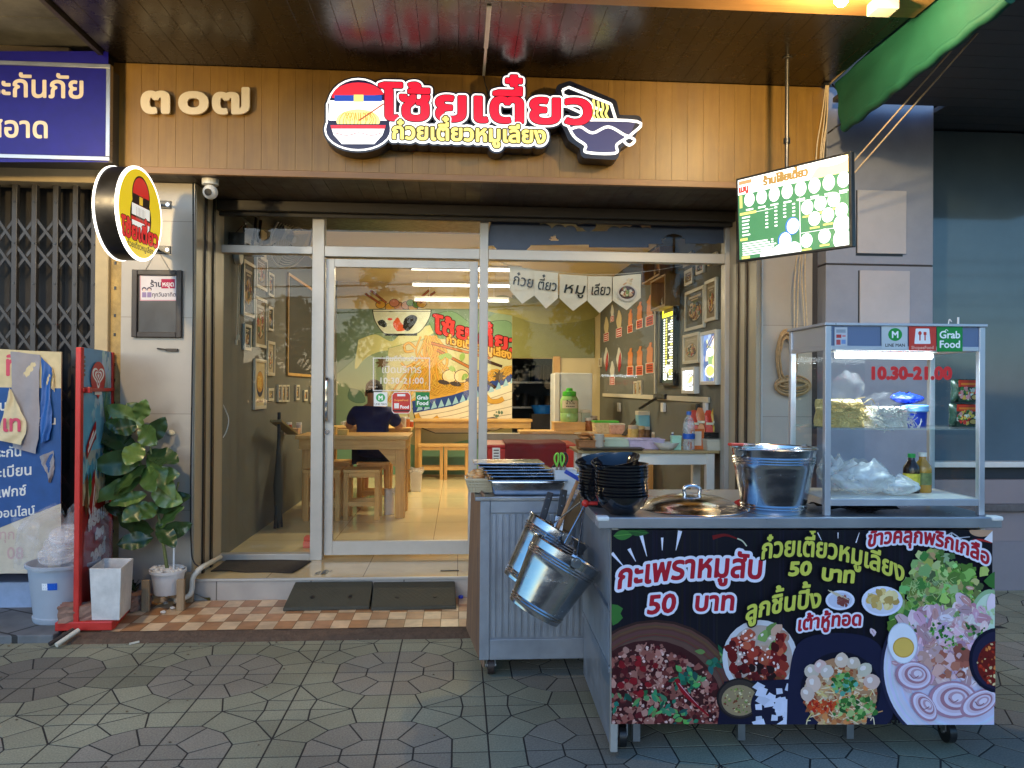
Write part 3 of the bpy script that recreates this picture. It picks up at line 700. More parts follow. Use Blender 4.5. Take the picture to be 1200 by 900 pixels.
mb = MB(); mb.tube(bez([(sx, YF-.01, ZC-.006), (sx+.01, YF-.012, ZC-.06), (sx+.03, YF-.012, ZC-.13), (sx+.02, YF-.02, ZC-.22)], 6), .004, 6); part(mb, 'power_cable', M['black'], can, smooth=60)
# ---------------------------------------------------------------- the shop next door on the left, with its folding gate
ln = T('neighbour_shop', 'old shop front on the left with cream painted surround and stained concrete overhang', 'shop', (-3.2, 5.2, 0))
pL = lambda mb, n, m, **k: mb.build(n, m, ln, True, **k)
gx1 = aty(113, 300, 5.12).x; gz = aty(60, 213, 5.12).z; hz = aty(60, 196, 5.12).z
cream2 = mat('old_cream_paint', S(186, 166, 128), .75, 0, .14, 5, bump=.1)
mb = MB(); mb.box(-6, 5.12, gz, gx1, 5.3, hz); mb.box(-6, 5.14, hz, -2.17, 5.3, hz+.6); pL(mb, 'header', cream2, bevel=.006)
px1 = aty(127, 300, 5.10).x
mb = MB(); mb.box(gx1, 5.10, -.05, px1, 5.32, hz+.02); pL(mb, 'post', cream2, bevel=.006)
mb = MB(); mb.box(px1+.001, 5.14, 0, -2.168, 5.2, hz); pL(mb, 'old_rail', mat('flaking_yellow', S(176, 148, 92), .7, 0, .35, 14, bump=.3))
mb = MB()
for z in np.linspace(.5, 2.5, 14): mb.cb((px1+.028, 5.137, z+random.uniform(-.04, .04)), (.012, .006, .02))
pL(mb, 'rail_slot', M['black'])
mb = MB(); mb.box(-6, 3.2, 3.52, -2.16, 4.55, 3.62); mb.box(-6, 4.552, 3.515, -2.16, 5.3, 3.7); pL(mb, 'overhang', mat('stained_concrete', S(92, 90, 84), .9, 0, .45, 4, bump=.4, bscale=18, rvar=0))
mb = MB(); mb.box(-6, 4.92, 3.42, -2.42, 5.14, 3.513); mb.box(-6, 4.96, 3.32, -2.42, 5.14, 3.415); mb.box(-2.418, 4.98, 3.3, -2.172, 5.14, 3.513); pL(mb, 'beam', cream2, bevel=.01)
mb = MB(); mb.box(-6, 5.42, 0, gx1+.05, 5.5, gz+.3); pL(mb, 'inner_boards', tile_mat('gate_boards', S(56, 50, 43), S(38, 35, 32), S(14, 12, 10), .17, 9, .012, .7, rot=(R(90), 0, 0), var=.3))
mb = MB(); mb.box(-6, 5.8, 0, -1.9, 5.9, 6.5); pL(mb, 'wall', M['concrete'])
mb = MB(); mb.box(-6, 4.95, -.05, -2.62, 5.3, .20); pL(mb, 'step', mat('painted_step', S(150, 165, 190), .6, 0, .2, 6), bevel=.01)
# gate
gate = T('folding_gate', 'grey steel folding lattice gate pulled shut across the left shop front', 'gate', (-3, 5.25, .2))
gm = mat('gate_paint', S(64, 62, 61), .45, .3, .15, 10)
GY = 5.22; gpx = [-28, -5, 18, 41, 66, 89, 111]; gxs = [aty(p, 300, GY).x for p in gpx]
for x in gxs:
    mb = MB(); mb.box(x-.017, GY-.018, .2, x+.017, GY+.018, gz+.05); o = mb.build('upright', gm, gate, True, bevel=.003)
mb = MB()
for x in gxs:
    for py in (238, 286, 333, 380, 430, 480): mb.cyl((x, GY-.022, aty(60, py, GY).z), (x, GY-.017, aty(60, py, GY).z), .008, n=8)
mb.build('rivet', M['black'], gate, True)
for a, b in zip(gxs, gxs[1:]):
    for u, v in ((255, 287), (287, 317), (352, 383), (383, 413), (447, 478), (478, 508), (545, 577), (577, 607)):
        mb = MB(); zu, zv = aty(60, u, GY).z, aty(60, v, GY).z
        mb.bar((a, GY-.008, zu), (b, GY-.008, zv), .018, .006, (0, 1, 0)); mb.bar((a, GY+.004, zv), (b, GY+.004, zu), .018, .006, (0, 1, 0))
        mb.build('lattice_cross', gm, gate, True)
# blue insurance sign
bs = T('sign_board', 'deep blue sign board with cream Thai lettering in a steel frame above the gate', 'sign', (-3, 4.7, 2.8))
BY = 4.70; bx = aty(129, 130, BY).x; bz0, bz1 = aty(129, 188.5, BY).z, aty(129, 75, BY).z
mb = MB(); mb.box(-5, BY+.012, bz0+.012, bx-.012, BY+.25, bz1-.012); mb.build('box', mat('sign_back', S(70, 66, 58), .6, .2, .2, 6), bs, True)
mb = MB(); fw = .026
mb.box(-5, BY, bz0, bx, BY+.04, bz0+fw); mb.box(-5, BY, bz1-fw, bx, BY+.04, bz1); mb.box(bx-fw, BY, bz0+fw+.0005, bx, BY+.04, bz1-fw-.0005); mb.build('frame', M['steel_d'], bs, True, bevel=.003)
f = plane((0, BY+.008, 0), (0, -1, 0)); a = Art(f, w0=.0006); a.rect(-420, 60, 127, 190, S(18, 14, 122)); lt = S(214, 200, 178)
for t, x, y, sz in (('ประกันภัย', 100, 115, 36), ('สอาด', 58, 162, 34)):
    cs, W = lay(t, sz, x, y-.008*x, align='r'); cs = [np.stack([c[:, 0], c[:, 1]+(c[:, 0]-60)*.022], 1) for c in cs]
    V_, F_ = msq(*sdf(cs, .75, .9)); a.w += 2e-4
    for p in F_: a.poly([V_[i] for i in p], lt, False)
a.obj('face', print_mat('vinyl_face', .4, 0, .3, .1), bs)
# ---------------------------------------------------------------- the building on the right
rn = T('neighbour_building', 'grey panelled shop building on the right with a dark tinted display window', 'building', (3.2, 5.0, 0))
pR = lambda mb, n, m, **k: mb.build(n, m, rn, True, **k)
gp = mat('grey_panel', S(142, 145, 158), .42, .1, .13, 4); PY = 4.97
x0, x1 = aty(968, 300, PY).x, aty(1093.5, 300, PY).x; zj = aty(1030, 310.5, PY).z
mb = MB(); mb.box(x0, PY, -.02, x1, PY+.5, zj-.006); mb.box(x0, PY, zj+.006, x1, PY+.5, 3.45); pR(mb, 'pillar', gp, bevel=.003)
mb = MB(); mb.box(x0+.004, PY+.006, zj-.02, x1-.004, PY+.4, zj+.02); mb.box(2.402, PY+.12, 0, x0+.01, PY+.5, 3.4); pR(mb, 'joint', mat('dark_joint', S(56, 54, 56), .7, 0, .1))
lid = mat('lid_paint', S(176, 174, 180), .5, 0, .08, 4)
for u0, v0, u1, v1 in ((1004.5, 223, 1061, 298), (1007, 317, 1065, 392)):
    A, B = aty(u0, v0, PY), aty(u1, v1, PY); mb = MB(); mb.box(A.x, PY-.012, B.z, B.x, PY-.002, A.z); pR(mb, 'access_lid', lid, bevel=.002)
    mb = MB(); mb.box(A.x-.008, PY-.002, B.z-.016, B.x-.02, PY+.001, B.z-.001); mb.box(A.x-.008, PY-.002, B.z, A.x-.001, PY+.001, A.z); pR(mb, 'lid_shadow', M['black'])  # black strips below and left of the lid paint its cast shadow
WY = 5.25; wz0, wz1 = aty(1150, 541, WY).z, aty(1130, 150, WY).z; mauve = mat('mauve_wall', S(138, 128, 130), .75, 0, .08, 3, bump=.05)
mb = MB(); mb.box(x1+.002, WY, -.05, 6, WY+.3, wz0-.13); pR(mb, 'wall', mauve)
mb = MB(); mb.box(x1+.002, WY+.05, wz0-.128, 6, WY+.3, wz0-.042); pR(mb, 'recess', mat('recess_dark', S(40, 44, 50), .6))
mb = MB(); mb.box(x1+.002, WY-.02, wz0-.04, 6, WY+.3, wz0); pR(mb, 'sill', M['whitepaint'], bevel=.004)
lz = aty(1180, 593, WY).z
mb = MB(); mb.box(x1+.002, WY-.05, lz-.035, 6, WY-.001, lz+.02); pR(mb, 'ledge', mat('rough_ledge', S(96, 92, 92), .9, 0, .4, 12, bump=.6, bscale=30), bevel=.012)
mb = MB(); mb.box(x1+.002, WY-.012, -.02, 6, WY-.002, lz-.25); pR(mb, 'plinth', mat('plinth_paint', S(128, 124, 130), .7, 0, .08, 3))
tint = mat('tinted_glass', S(84, 102, 114), .06, 0, .12, 2, spec=.6, rvar=0)
mb = MB(); mb.box(x1+.05, WY+.06, wz0+.001, 6, WY+.08, wz1); pR(mb, 'window_pane', tint)
mb = MB(); mb.box(x1+.002, WY-.04, wz1, 6, WY+.1, wz1+.05); mb.box(x1+.002, WY-.01, wz1+.052, 6, WY+.1, wz1+.12); mb.box(x1+.002, WY+.02, wz0+.001, x1+.048, WY+.1, wz1-.001); pR(mb, 'window_frame', mat('dark_alu', S(66, 66, 66), .45, .3), bevel=.003)
mb = MB(); y = 2.6
while y < WY+.1: mb.box(x0-.02 if y < 4.8 else x1+.002, y+.002, 3.30, 6, y+.148, 3.33); y += .15
pR(mb, 'soffit', mat('dark_soffit', S(92, 88, 86), .5, 0, .15, 4))
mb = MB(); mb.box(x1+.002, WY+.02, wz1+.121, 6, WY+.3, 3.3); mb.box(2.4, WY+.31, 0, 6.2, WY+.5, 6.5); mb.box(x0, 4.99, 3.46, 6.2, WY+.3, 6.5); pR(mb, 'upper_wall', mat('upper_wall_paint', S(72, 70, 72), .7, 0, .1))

# ---------------------------------------------------------------- signs of the noodle shop
hn = T('house_number', 'cream Thai numerals 307 fixed high on the wooden fascia', 'house number', aty(228, 135, YF))
f = plane((0, YF-.03, 0), (0, -1, 0)); nm = mat('number_acrylic', S(222, 206, 178), .4, 0, .05, 10)
for ch, x in (('๓', 164), ('๐', 208), ('๗', 247)):
    cs, W = lay(ch, 48, x, 131.5, xs=1.42); cs = [np.stack([c[:, 0], c[:, 1]+(c[:, 0]-164)*.012], 1) for c in cs]
    mb = MB(); solid(cs, 2.3 if ch != '๗' else 1.9, .7, f, .014, mb); mb.build('digit', nm, hn, True)
sg = T('shop_sign', 'glowing shaped shop sign with red Thai lettering, red cap emblem and noodle bowl outline', 'sign', aty(565, 150, YF))
f = plane((0, YF-.17, 0), (0, -1, 0)); fb = plane((0, YF-.013, 0), (0, -1, 0))
rise = lambda x: 30*max(0., 1)*0
def word(t, size, x, y, drop, **k):
    cs, W = lay(t, size, x, y, **k); return [np.stack([c[:, 0], c[:, 1]+(c[:, 0]-x)*drop], 1) for c in cs]
red_w = word('โซ้ยเตี๋ยว', 49, 447, 148, .034, sp=-.012); wl = max(c[:, 0].max() for c in red_w)
red_w = [np.stack([447+(c[:, 0]-447)*(688-447)/(wl-447), c[:, 1]], 1) for c in red_w]
yel_w = word('ก๋วยเตี๋ยวหมูเลียง', 25, 461, 170.5, .03); wl = max(c[:, 0].max() for c in yel_w)
yel_w = [np.stack([461+(c[:, 0]-461)*(636-461)/(wl-461), c[:, 1]], 1) for c in yel_w]
cap = [np.array(ell(423, 134, 31, 28), float), np.array(ell(423, 160, 34, 20), float), np.array([(391, 132), (456, 132), (456, 160), (391, 160)], float)]
bowl_o = [np.array([(659, 148), (740, 150), (733, 166), (717, 177), (714, 188), (683, 186), (682, 178), (668, 168)], float), np.array([(655, 114), (664, 111), (712, 131), (716, 150), (700, 152), (658, 130)], float)]
allc = red_w+yel_w+cap+bowl_o
mb = MB(); solid(allc, 6.5, 1.3, lambda u, v, w: fb(u, v, w*.13/.9), .9, mb); mb.build('light_box', mat('sign_sides', S(18, 22, 44), .35, 0, .1, 10), sg, True)
a = Art(fb, w0=.1325, step=1e-4); white = (1, 1, 1); navy = S(24, 24, 52)
def fill(cs, off, c, cell=.8):
    V_, F_ = msq(*sdf(cs, off, cell)); a.w += 2.5e-4
    for p in F_: a.poly([V_[i] for i in p], c, False)
fill(red_w+yel_w+cap, 4.6, white); fill(red_w+yel_w+cap, 2.6, navy)
# emblem: red cap, blue band, white bowl of noodles
a.shape(ell(423, 124, 30, 17.5)[14:]+[(393, 125), (453, 125)], S(214, 40, 56), .7)
a.shape([(392, 129), (454, 129), (455, 148), (391, 148)], (1, 1, 1), .7, 2); a.rect(396, 121, 450, 128, S(36, 70, 160)); a.rect(418, 120.5, 429, 128.6, S(236, 220, 120))
a.shape(ell(423, 150, 25, 13), S(240, 220, 140), .7)
for i in range(11): a.line(bez([(402+i*4, 156), (404+i*4+random.uniform(-3, 3), 148), (408+i*3, 141), (412+i*2.4, 150)], 5), .9, S(196, 140, 50))
for x0, x1 in ((436, 452), (440, 456)): a.line([(424, 150), (x1, 131)], 1.6, S(150, 70, 40)); break
a.poly([(390, 154), (456, 154), (452, 167), (442, 178), (404, 178), (394, 167)], navy); a.poly([(391.5, 155.3), (454.5, 155.3), (450.8, 166.5), (441.4, 176.8), (404.6, 176.8), (395.2, 166.5)], (1, 1, 1)); a.poly([(391.5, 155.3), (454.5, 155.3), (453.4, 159.5), (392.6, 159.5)], S(214, 40, 56))
a.line(bez([(396, 164), (410, 167), (424, 164), (438, 167), (450, 164)]), 1., S(214, 80, 90))
wl_ = .0022
a.poly([(661, 150), (739, 152), (733, 166), (717, 177), (715, 186), (684, 185), (682, 178), (670, 168)], S(56, 54, 84))
for P in ([(659, 149), (741, 151), (734, 166), (718, 177), (716, 187), (683, 186), (682, 178), (669, 168), (659, 149)], [(656, 115), (663, 112), (711, 131)], [(656, 115), (657, 121), (700, 138)], [(657, 124), (655, 131), (692, 148)], [(711, 131), (717, 150)], [(664, 160), (676, 157), (690, 164), (708, 157), (726, 166), (738, 172), (732, 178), (726, 173), (731, 167)]):
    a.line(bez(P, 5) if len(P) > 5 else P, 3.1, white)
for i in range(4): a.line(bez([(691+i*5, 126+i*1.6), (692+i*5, 136), (690+i*5, 142), (693+i*5, 148)], 5), 2.6, S(240, 230, 120))
fill(red_w, 2.6, S(60, 6, 20), .6); fill(red_w, 1.6, S(216, 28, 52), .6)
fill(yel_w, 3.4, white, .6); fill(yel_w, 2.3, S(52, 44, 6), .5); fill(yel_w, .8, S(240, 220, 110), .45)
a.obj('lit_face', print_mat('sign_face', .3, .42, var=0), sg)
# round projecting light box
rs = T('round_sign', 'round yellow blade sign with glowing rims jutting from the grey tiled column', 'sign', aty(152, 250, 4.6))
nrm = Vector((math.cos(R(-4)), math.sin(R(-4)), 0)); c1 = aty(165, 251, 4.52); d = nrm*-.135; RR = .262
side = Vector((0, 0, 1)).cross(nrm).normalized(); up = Vector((0, 0, 1))
def disc(c, r, n=64): return [c+side*(r*math.cos(2*math.pi*i/n))+up*(r*math.sin(2*math.pi*i/n)) for i in range(n)]
mb = MB(); mb.cyl(c1-nrm*.012, c1+d+nrm*.012, RR, n=64, caps=False); mb.build('drum', mat('drum_black', S(26, 24, 22), .4, .2, .3, 9), rs, True, smooth=40)
mb = MB(); mb.cyl(c1-nrm*.0125, c1-nrm*.001, RR+.004, n=64); mb.cyl(c1+d+nrm*.001, c1+d+nrm*.0125, RR+.004, n=64); mb.build('glow_rim', emis('rim_glow', (1, .96, .86), 1.2), rs, True)
f0 = lambda u, v, w: c1+side*u+up*v+nrm*(w+.0005)
a = Art(f0, step=2e-5); a.w = .0006
a.ell(0, 0, RR-.012, RR-.012, S(238, 206, 40), 64)
a.ell(0, -.02, .125, .135, S(40, 20, 16)); a.ell(0, .10, .105, .115, S(40, 20, 16), 40); a.ell(0, .105, .095, .10, S(206, 44, 36), 40); a.rect(-.10, .045, .10, .10, S(40, 26, 24)); a.rect(-.02, .05, .02, .095, S(236, 190, 60))
a.rect(-.105, -.02, .105, .044, (.9, .88, .8)); a.poly([(-.11, -.03), (.11, -.03), (.09, -.11), (-.09, -.11)], (.92, .9, .84)); a.rect(-.11, -.05, .11, -.03, S(206, 44, 36))
a.w += 1e-4
for i in range(7): a.line([(-.05+i*.016, .03), (-.05+i*.016, -.04)], .004, S(140, 130, 120))
cs, W = lay('โซ้ยเตี๋ยว', .125, 0, -.155, align='c', flip=False)
for off, cc in ((.010, S(50, 10, 10)), (.0055, S(222, 50, 50))):
    V_, F_ = msq(*sdf(cs, off, .0022)); a.w += 1e-4
    for p in F_: a.poly([V_[i] for i in p], cc, False)
a.text('ก๋วยเตี๋ยวหมูเลียง', 0, -.205, .045, S(60, 44, 10), .001, align='c', flip=False)
a.obj('lit_face', print_mat('round_face', .3, .2, var=0), rs)
for zz in (aty(190, 240, YC).z, aty(190, 293, YC).z):
    q = aty(194, 240, YC-.006); mb = MB(); mb.box(q.x-.07, YC-.008, zz-.026, q.x+.035, YC-.001, zz+.026); mb.bar((q.x-.06, YC-.008, zz), (c1.x-.05, c1.y+.25, zz), .03, .012); mb.build('bracket', M['black'], rs, True, bevel=.003)
    mb = MB(); mb.cyl((q.x+.015, YC-.014, zz), (q.x+.015, YC-.0085, zz), .011, n=12); mb.build('bolt', M['chrome'], rs, True)

# ---------------------------------------------------------------- menu screen on its ceiling pole
tv = T('menu_screen', 'bright hanging menu screen with green panel and white round dish pictures on a ceiling pole', 'screen', (1.9, 4.3, 2.4))
pts = [atd(860, 211, 4.60), atd(994, 179, 4.02), atd(1000, 288, 4.02), atd(868, 306, 4.60)]
cc = sum(pts, Vector())/4; ex = ((pts[1]-pts[0])+(pts[2]-pts[3])).normalized(); ey = ((pts[0]-pts[3])+(pts[1]-pts[2])); ey = (ey-ex*ey.dot(ex)).normalized(); en = ex.cross(ey)
if en.dot(EYE-cc) < 0: en = -en
ft = plane(cc, en); mb = MB()
TW = sum((pts[1]-pts[0], pts[2]-pts[3]), Vector()).length/2; TH = sum((pts[0]-pts[3], pts[1]-pts[2]), Vector()).length/2
def tvp(u, v, w): return cc+ex*u*TW/2+ey*v*TH/2+en*w
mb.hexa([tvp(-1.015, -1.02, -.035), tvp(1.015, -1.02, -.035), tvp(1.015, 1.02, -.035), tvp(-1.015, 1.02, -.035)], [tvp(-1.015, -1.02, -.002), tvp(1.015, -1.02, -.002), tvp(1.015, 1.02, -.002), tvp(-1.015, 1.02, -.002)])
mb.build('casing', M['black'], tv, True, bevel=.004)
a = Art(lambda u, v, w: tvp(u, v, w), clip=(-.97, -.965, .97, .965), step=3e-5); a.w = .0005
gr = S(64, 116, 78); a.rect(-1, -1, 1, 1, gr); a.rect(-1, .60, 1, 1, (.96, 1, .97)); a.poly([(.35, .6), (.45, .8), (.65, .95), (1, 1), (1, .6)], S(240, 214, 150)); a.ell(.72, .9, .25, .09, (1, 1, 1)); a.text('ร้านโซ้ยเตี๋ยว', -.08, .71, .26, S(140, 110, 60), .012, align='c', flip=False, cell=.012, xs=.62)
a.text('เมนู', -.86, .66, .22, S(200, 60, 50), .01, align='c', flip=False, cell=.012, xs=.6); a.rect(-.95, .84, -.7, .93, S(190, 130, 90))
WH = (1, 1, 1); YE = S(216, 206, 110)
for i in range(8):
    x = -.75+i*.235; y = .45-.0*i; a.ell(x, y, .098, .17, WH); a.ell(x+.01, y-.01, .06, .10, S(236, 232, 214)); a.rect(x-.07, y-.26, x+.07, y-.22, WH)
a.rect(-.94, .28, -.89, .58, YE); a.rect(.165, -.95, .175, .25, WH); a.rect(.18, .16, .95, .17, WH); a.rect(.18, -.56, .95, -.55, WH)
for i in range(6):
    y = .02-i*.085; a.rect(-.90, y, -.78+.05*random.random(), y+.035, WH)
    for xx in (-.45, -.28, -.12, .04)[:4 if i < 4 else 2]: a.rect(xx, y+.10, xx+.05, y+.135, WH)
a.rect(-.94, .10, -.62, .16, YE); a.rect(-.94, -.52, -.80, -.46, YE); a.rect(-.62, .12, -.3, .128, WH)
for i in range(6): y = -.60-i*.07*.8; a.rect(-.90, y, -.45+.2*random.random(), y+.03, WH); a.rect(-.35, y, -.31, y+.03, WH); a.rect(-.2, y, -.16, y+.03, WH)
a.rect(-.92, -.96, -.76, -.90, YE)
for x, y, r in ((.30, .0, .10), (.52, .03, .10), (.74, .06, .10), (.42, -.28, .10), (.64, -.25, .10), (.86, -.2, .10), (.28, -.74, .10), (.58, -.70, .10), (.86, -.50, .13), (.86, -.82, .14)):
    a.ell(x, y, r, r*1.6, WH); a.ell(x, y, r*.6, r, S(226, 216, 190)); a.rect(x-.08, y-.22, x+.08, y-.18, YE)
for x, y, r in ((.04, -.36, .125), (-.10, -.66, .125)): a.ell(x, y, r, r*1.6, S(60, 110, 190)); a.ell(x+.01, y, r*.85, r*1.4, WH)
for x, y in ((-.42, -.95), (-.18, -.93), (.05, -.92)): a.ell(x, y, .14, .2, WH)
a.obj('display', M['screen'], tv)
pp = atz(922.5, 68, ZC); mb = MB(); pb = tvp(.0, .98, -.05); mb.cyl((pp.x, pp.y, ZC-.001), (pp.x, pp.y, pb.z-.3), .012, n=14); mb.cyl((pp.x, pp.y, ZC-.008), (pp.x, pp.y, ZC-.001), .03, n=20); mb.build('pole', mat('pole_steel', S(90, 86, 80), .35, .8, .1), tv, True, smooth=40)
mb = MB(); mb.cyl((pp.x, pp.y, pb.z+.22), (pp.x, pp.y, pb.z+.25), .02, n=14); mb.build('collar', M['black'], tv, True, smooth=40)
mb = MB(); mb.bar((pp.x, pp.y, pb.z-.2), cc-en*.075, .05, .05); mb.build('mount', M['black'], tv, True)
# ---------------------------------------------------------------- lamps under the canopy
bulbs = []
def canopy_bulb(x, y, z, e, label, cord=0.):
    t = T('canopy_lamp', label, 'lamp', (x, y, z)); mb = MB()
    mb.lathe([(0, -.055), (.018, -.05), (.03, -.035), (.034, -.015), (.028, .01), (.016, .03), (.014, .045)], 20); mb.build('bulb', emis('bulb_glow', (1, .82, .55), 30), t, smooth=60)
    mb = MB(); mb.cyl((0, 0, .045), (0, 0, .075), .016, n=14); mb.cyl((0, 0, .075), (0, 0, .09), .04, n=18)
    if cord: mb.cyl((0, 0, .09), (0, 0, .09+cord), .004, n=8)
    mb.build('socket', M['white'], t)
    l = bpy.data.lights.new('bulb_light', 'POINT'); l.energy = e; l.color = (1, .72, .34); l.shadow_soft_size = .04
    o = bpy.data.objects.new('bulb_light', l); COL.objects.link(o); o.parent = t; o.location = (0, 0, -.075)
    return t
b0 = atz(986, 1, ZC-.13); canopy_bulb(b0.x, b0.y, ZC-.102, 26, 'bare warm bulb glowing under the canopy beam beside the junction box')
canopy_bulb(-2.3, 3.5, 2.75, 28, 'bare warm bulb hanging on a cord from the neighbouring overhang', 3.52-2.84)
q = atz(1036, 8, ZC-.05); jb = MB(); jb.box(q.x-.06, q.y-.04, ZC-.075, q.x+.06, q.y+.06, ZC-.014); tag(jb.build('junction_box', M['offwhite'], bevel=.006), 'small beige plastic junction box under the canopy beam by the lamp', 'junction box')
# ---------------------------------------------------------------- rolled green awning with its ropes
aw = T('side_awning', 'rolled green tarpaulin awning sloping from the canopy corner on the right', 'awning', (2.4, 4, 3.2))
tp = mat('green_tarp', S(16, 84, 64), .7, 0, .15, 7, bump=.12, bscale=20)
AX = 2.40; e0, e1 = atx(978, 98, AX), atx(1090, -6, AX); l0, l1 = atx(986, 148, AX), atx(1178, -4, AX)
def tarp(u, v):
    p = (e0.lerp(e1, u)).lerp(l0.lerp(l1, u), v); return p+Vector((.012*math.sin(v*6+u*2)*math.sin(v*3.1)+.003*math.sin(u*13), 0, .002*math.sin(u*31+v*7)))
mb = MB(); mb.sheet(tarp, 40, 14); mb.build('tarpaulin', tp, aw, True, smooth=80)
mb = MB(); n = 30; mb.tube([l0.lerp(l1, i/n)+Vector((.02, 0, -.01+.006*math.sin(i*1.3))) for i in range(n+1)], [.028+.002*math.sin(i*2.1) for i in range(n+1)], 12); mb.build('roll', tp, aw, True, smooth=80)
mb = MB(); mb.tube([e0+Vector((-.03, 0, .0)), e1+Vector((-.03, 0, .0))], .011, 10); mb.build('bar', M['chrome'], aw, True, smooth=60)
rope = mat('rope', S(206, 184, 150), .85, 0, .2, 60, bump=.3)
rp = T('rope_bundle', 'pale ropes hanging in a bundle from the pulley at the fascia corner', 'rope', aty(964, 130, 4.8))
for i, (u, v) in enumerate(((957, 176), (962, 174), (966, 171), (964, 172))):
    mb = MB(); mb.tube(bez([aty(968+i, 100, 4.78), aty((968+u)/2+i, 140, 4.79), aty(u, v, 4.80), aty(u-3-i*2, 240, 4.86), aty(938-i*4+(14 if i > 1 else 0), 300, 4.93), aty(934-i*3+(18 if i > 1 else 0), 384, 5.0)], 6), .0045, 6); mb.build('strand', rope, rp, True, smooth=80)
mb = MB(); mb.tube(bez([atx(972, 95, 2.39), aty(1000, 130, 4.70), aty(978, 150, 4.72), aty(970, 156, 4.77)], 8), .006, 6); mb.cyl(aty(968, 98, 4.80)-Vector((.02, 0, 0)), aty(968, 98, 4.80)+Vector((.02, 0, 0)), .022, n=14); mb.build('pulley', M['black'], rp, True, smooth=60)
for (u, v, u2, v2) in ((999, 191, 1140, 33), (1001, 203, 1150, 36)):
    mb = MB(); mb.tube([atd(u, v, 4.75), atd(u2+28, v2-34, 3.9)], .005, 6); tag(mb.build('guy_rope', rope, smooth=80), ('upper' if v < 200 else 'lower')+' of the two taut ropes running from the screen to the green awning', 'rope', 'taut awning ropes')
for kind in (0, 1):
    t = T('rope_coil', 'coiled hank of tan rope hanging upright on the right grey column' if kind == 0 else 'flat oval coil of tan rope hanging on the right grey column below the upright hank', 'rope', aty(920, 420 if kind == 0 else 452, 5.06)); rc = mat('coil_rope', S(176, 142, 98), .9, 0, .25, 50, bump=.4)
    for i in range(6):
        P = []
        for k in range(25):
            th = 2*math.pi*k/24
            if kind == 0: u, v = 922+(12-i*.9)*math.cos(th)+random.uniform(-.5, .5), 420+(34-i*2)*math.sin(th)
            else: u, v = 929+(21-i)*math.cos(th), 452+(12-i*1.6)*math.sin(th)+2*math.sin(i)
            P.append(aty(u, v, 5.05-.012*(i % 3)-.006*math.sin(th*2)))
        mb = MB(); mb.tube(P, .0065, 6); mb.build('loop', rc, t, True, smooth=80)
    mb = MB(); q = aty(924, 388, 5.06) if kind == 0 else aty(929, 441, 5.06); mb.cyl(q, q+Vector((0, .03, 0)), .006, n=8); mb.build('nail', M['steel_d'], t, True)
# ---------------------------------------------------------------- food stall in front
SX0, SY0, SRZ = .592, 2.925, R(-1.45)
SW, SD, SH = 1.482, .80, .925
st = T('food_stall', 'metal clad food stall with steel topped counter and dark printed food banner on its front', 'food stall', (SX0, SY0, 0), SRZ)
SMX = rootm(st)
def sp(x, y, z): return SMX @ Vector((x, y, z))
sn = (SMX.to_3x3() @ Vector((0, -1, 0)))
ribs = M['galv']
mb = MB(); mb.box(0, .006, .02, .028, .034, SH-.041); mb.build('corner_post', M['alu'], st, bevel=.003)
mb = MB(); mb.box(SW-.02, .006, .13, SW, .034, SH-.041); mb.build('corner_post', M['alu'], st, bevel=.003)
mb = MB(); mb.box(.004, .036, .03, .012, SD, SH-.041)
y = .05
while y < SD-.03: mb.box(-.003, y, .34, .0038, y+.022, SH-.05); y += .034
mb.box(-.004, .036, .315, .0038, SD, .338); mb.build('side_panel', ribs, st, bevel=.002)
mb = MB(); mb.box(SW-.008, .036, .13, SW-.001, SD, SH-.041); mb.build('side_panel', ribs, st)
mb = MB(); mb.box(.014, SD-.008, .13, SW-.01, SD, SH-.041); mb.build('back_panel', ribs, st)
mb = MB(); mb.box(.014, .036, .15, SW-.01, SD-.01, .165); mb.build('floor_panel', M['steel_d'], st)
mb = MB(); mb.box(-.055, -.012, SH-.040, SW+.055, .004, SH+.002); mb.box(-.055, .0045, SH-.012, SW+.055, SD+.03, SH); mb.box(-.055, .0045, SH-.040, -.043, SD+.03, SH-.0125); mb.box(SW+.043, .0045, SH-.040, SW+.055, SD+.03, SH-.0125); mb.build('counter', mat('counter_steel', S(182, 184, 190), .3, .8, .03, 6, rvar=.05), st, bevel=.003)
mb = MB(); mb.box(-.06, -.016, SH-.012, -.012, .03, SH+.006); mb.build('corner_cap', M['white'], st, bevel=.006)
mb = MB(); mb.box(SW+.012, -.016, SH-.012, SW+.06, .03, SH+.006); mb.build('corner_cap', M['white'], st, bevel=.006)
for x, y in ((.10, .07), (.52, .07), (.96, .07), (.52, .70), (.96, .70)):
    mb = MB(); mb.box(x, y, .03, x+.03, y+.03, .15); mb.build('leg', M['steel_d'], st, bevel=.002)
for x, y in ((.06, .10), (1.39, .10), (.06, .70), (1.39, .70)):
    mb = MB(); mb.cyl((x-.014, y, .045), (x+.014, y, .045), .045, n=20); w_ = mb.build('caster', M['black'], st, smooth=40)
    mb = MB(); mb.box(x-.022, y-.02, .05, x-.016, y+.02, .15); mb.box(x+.016, y-.02, .05, x+.022, y+.02, .15); mb.cyl((x-.023, y, .045), (x+.023, y, .045), .009, n=10); mb.build('fork', M['steel_d'], w_)
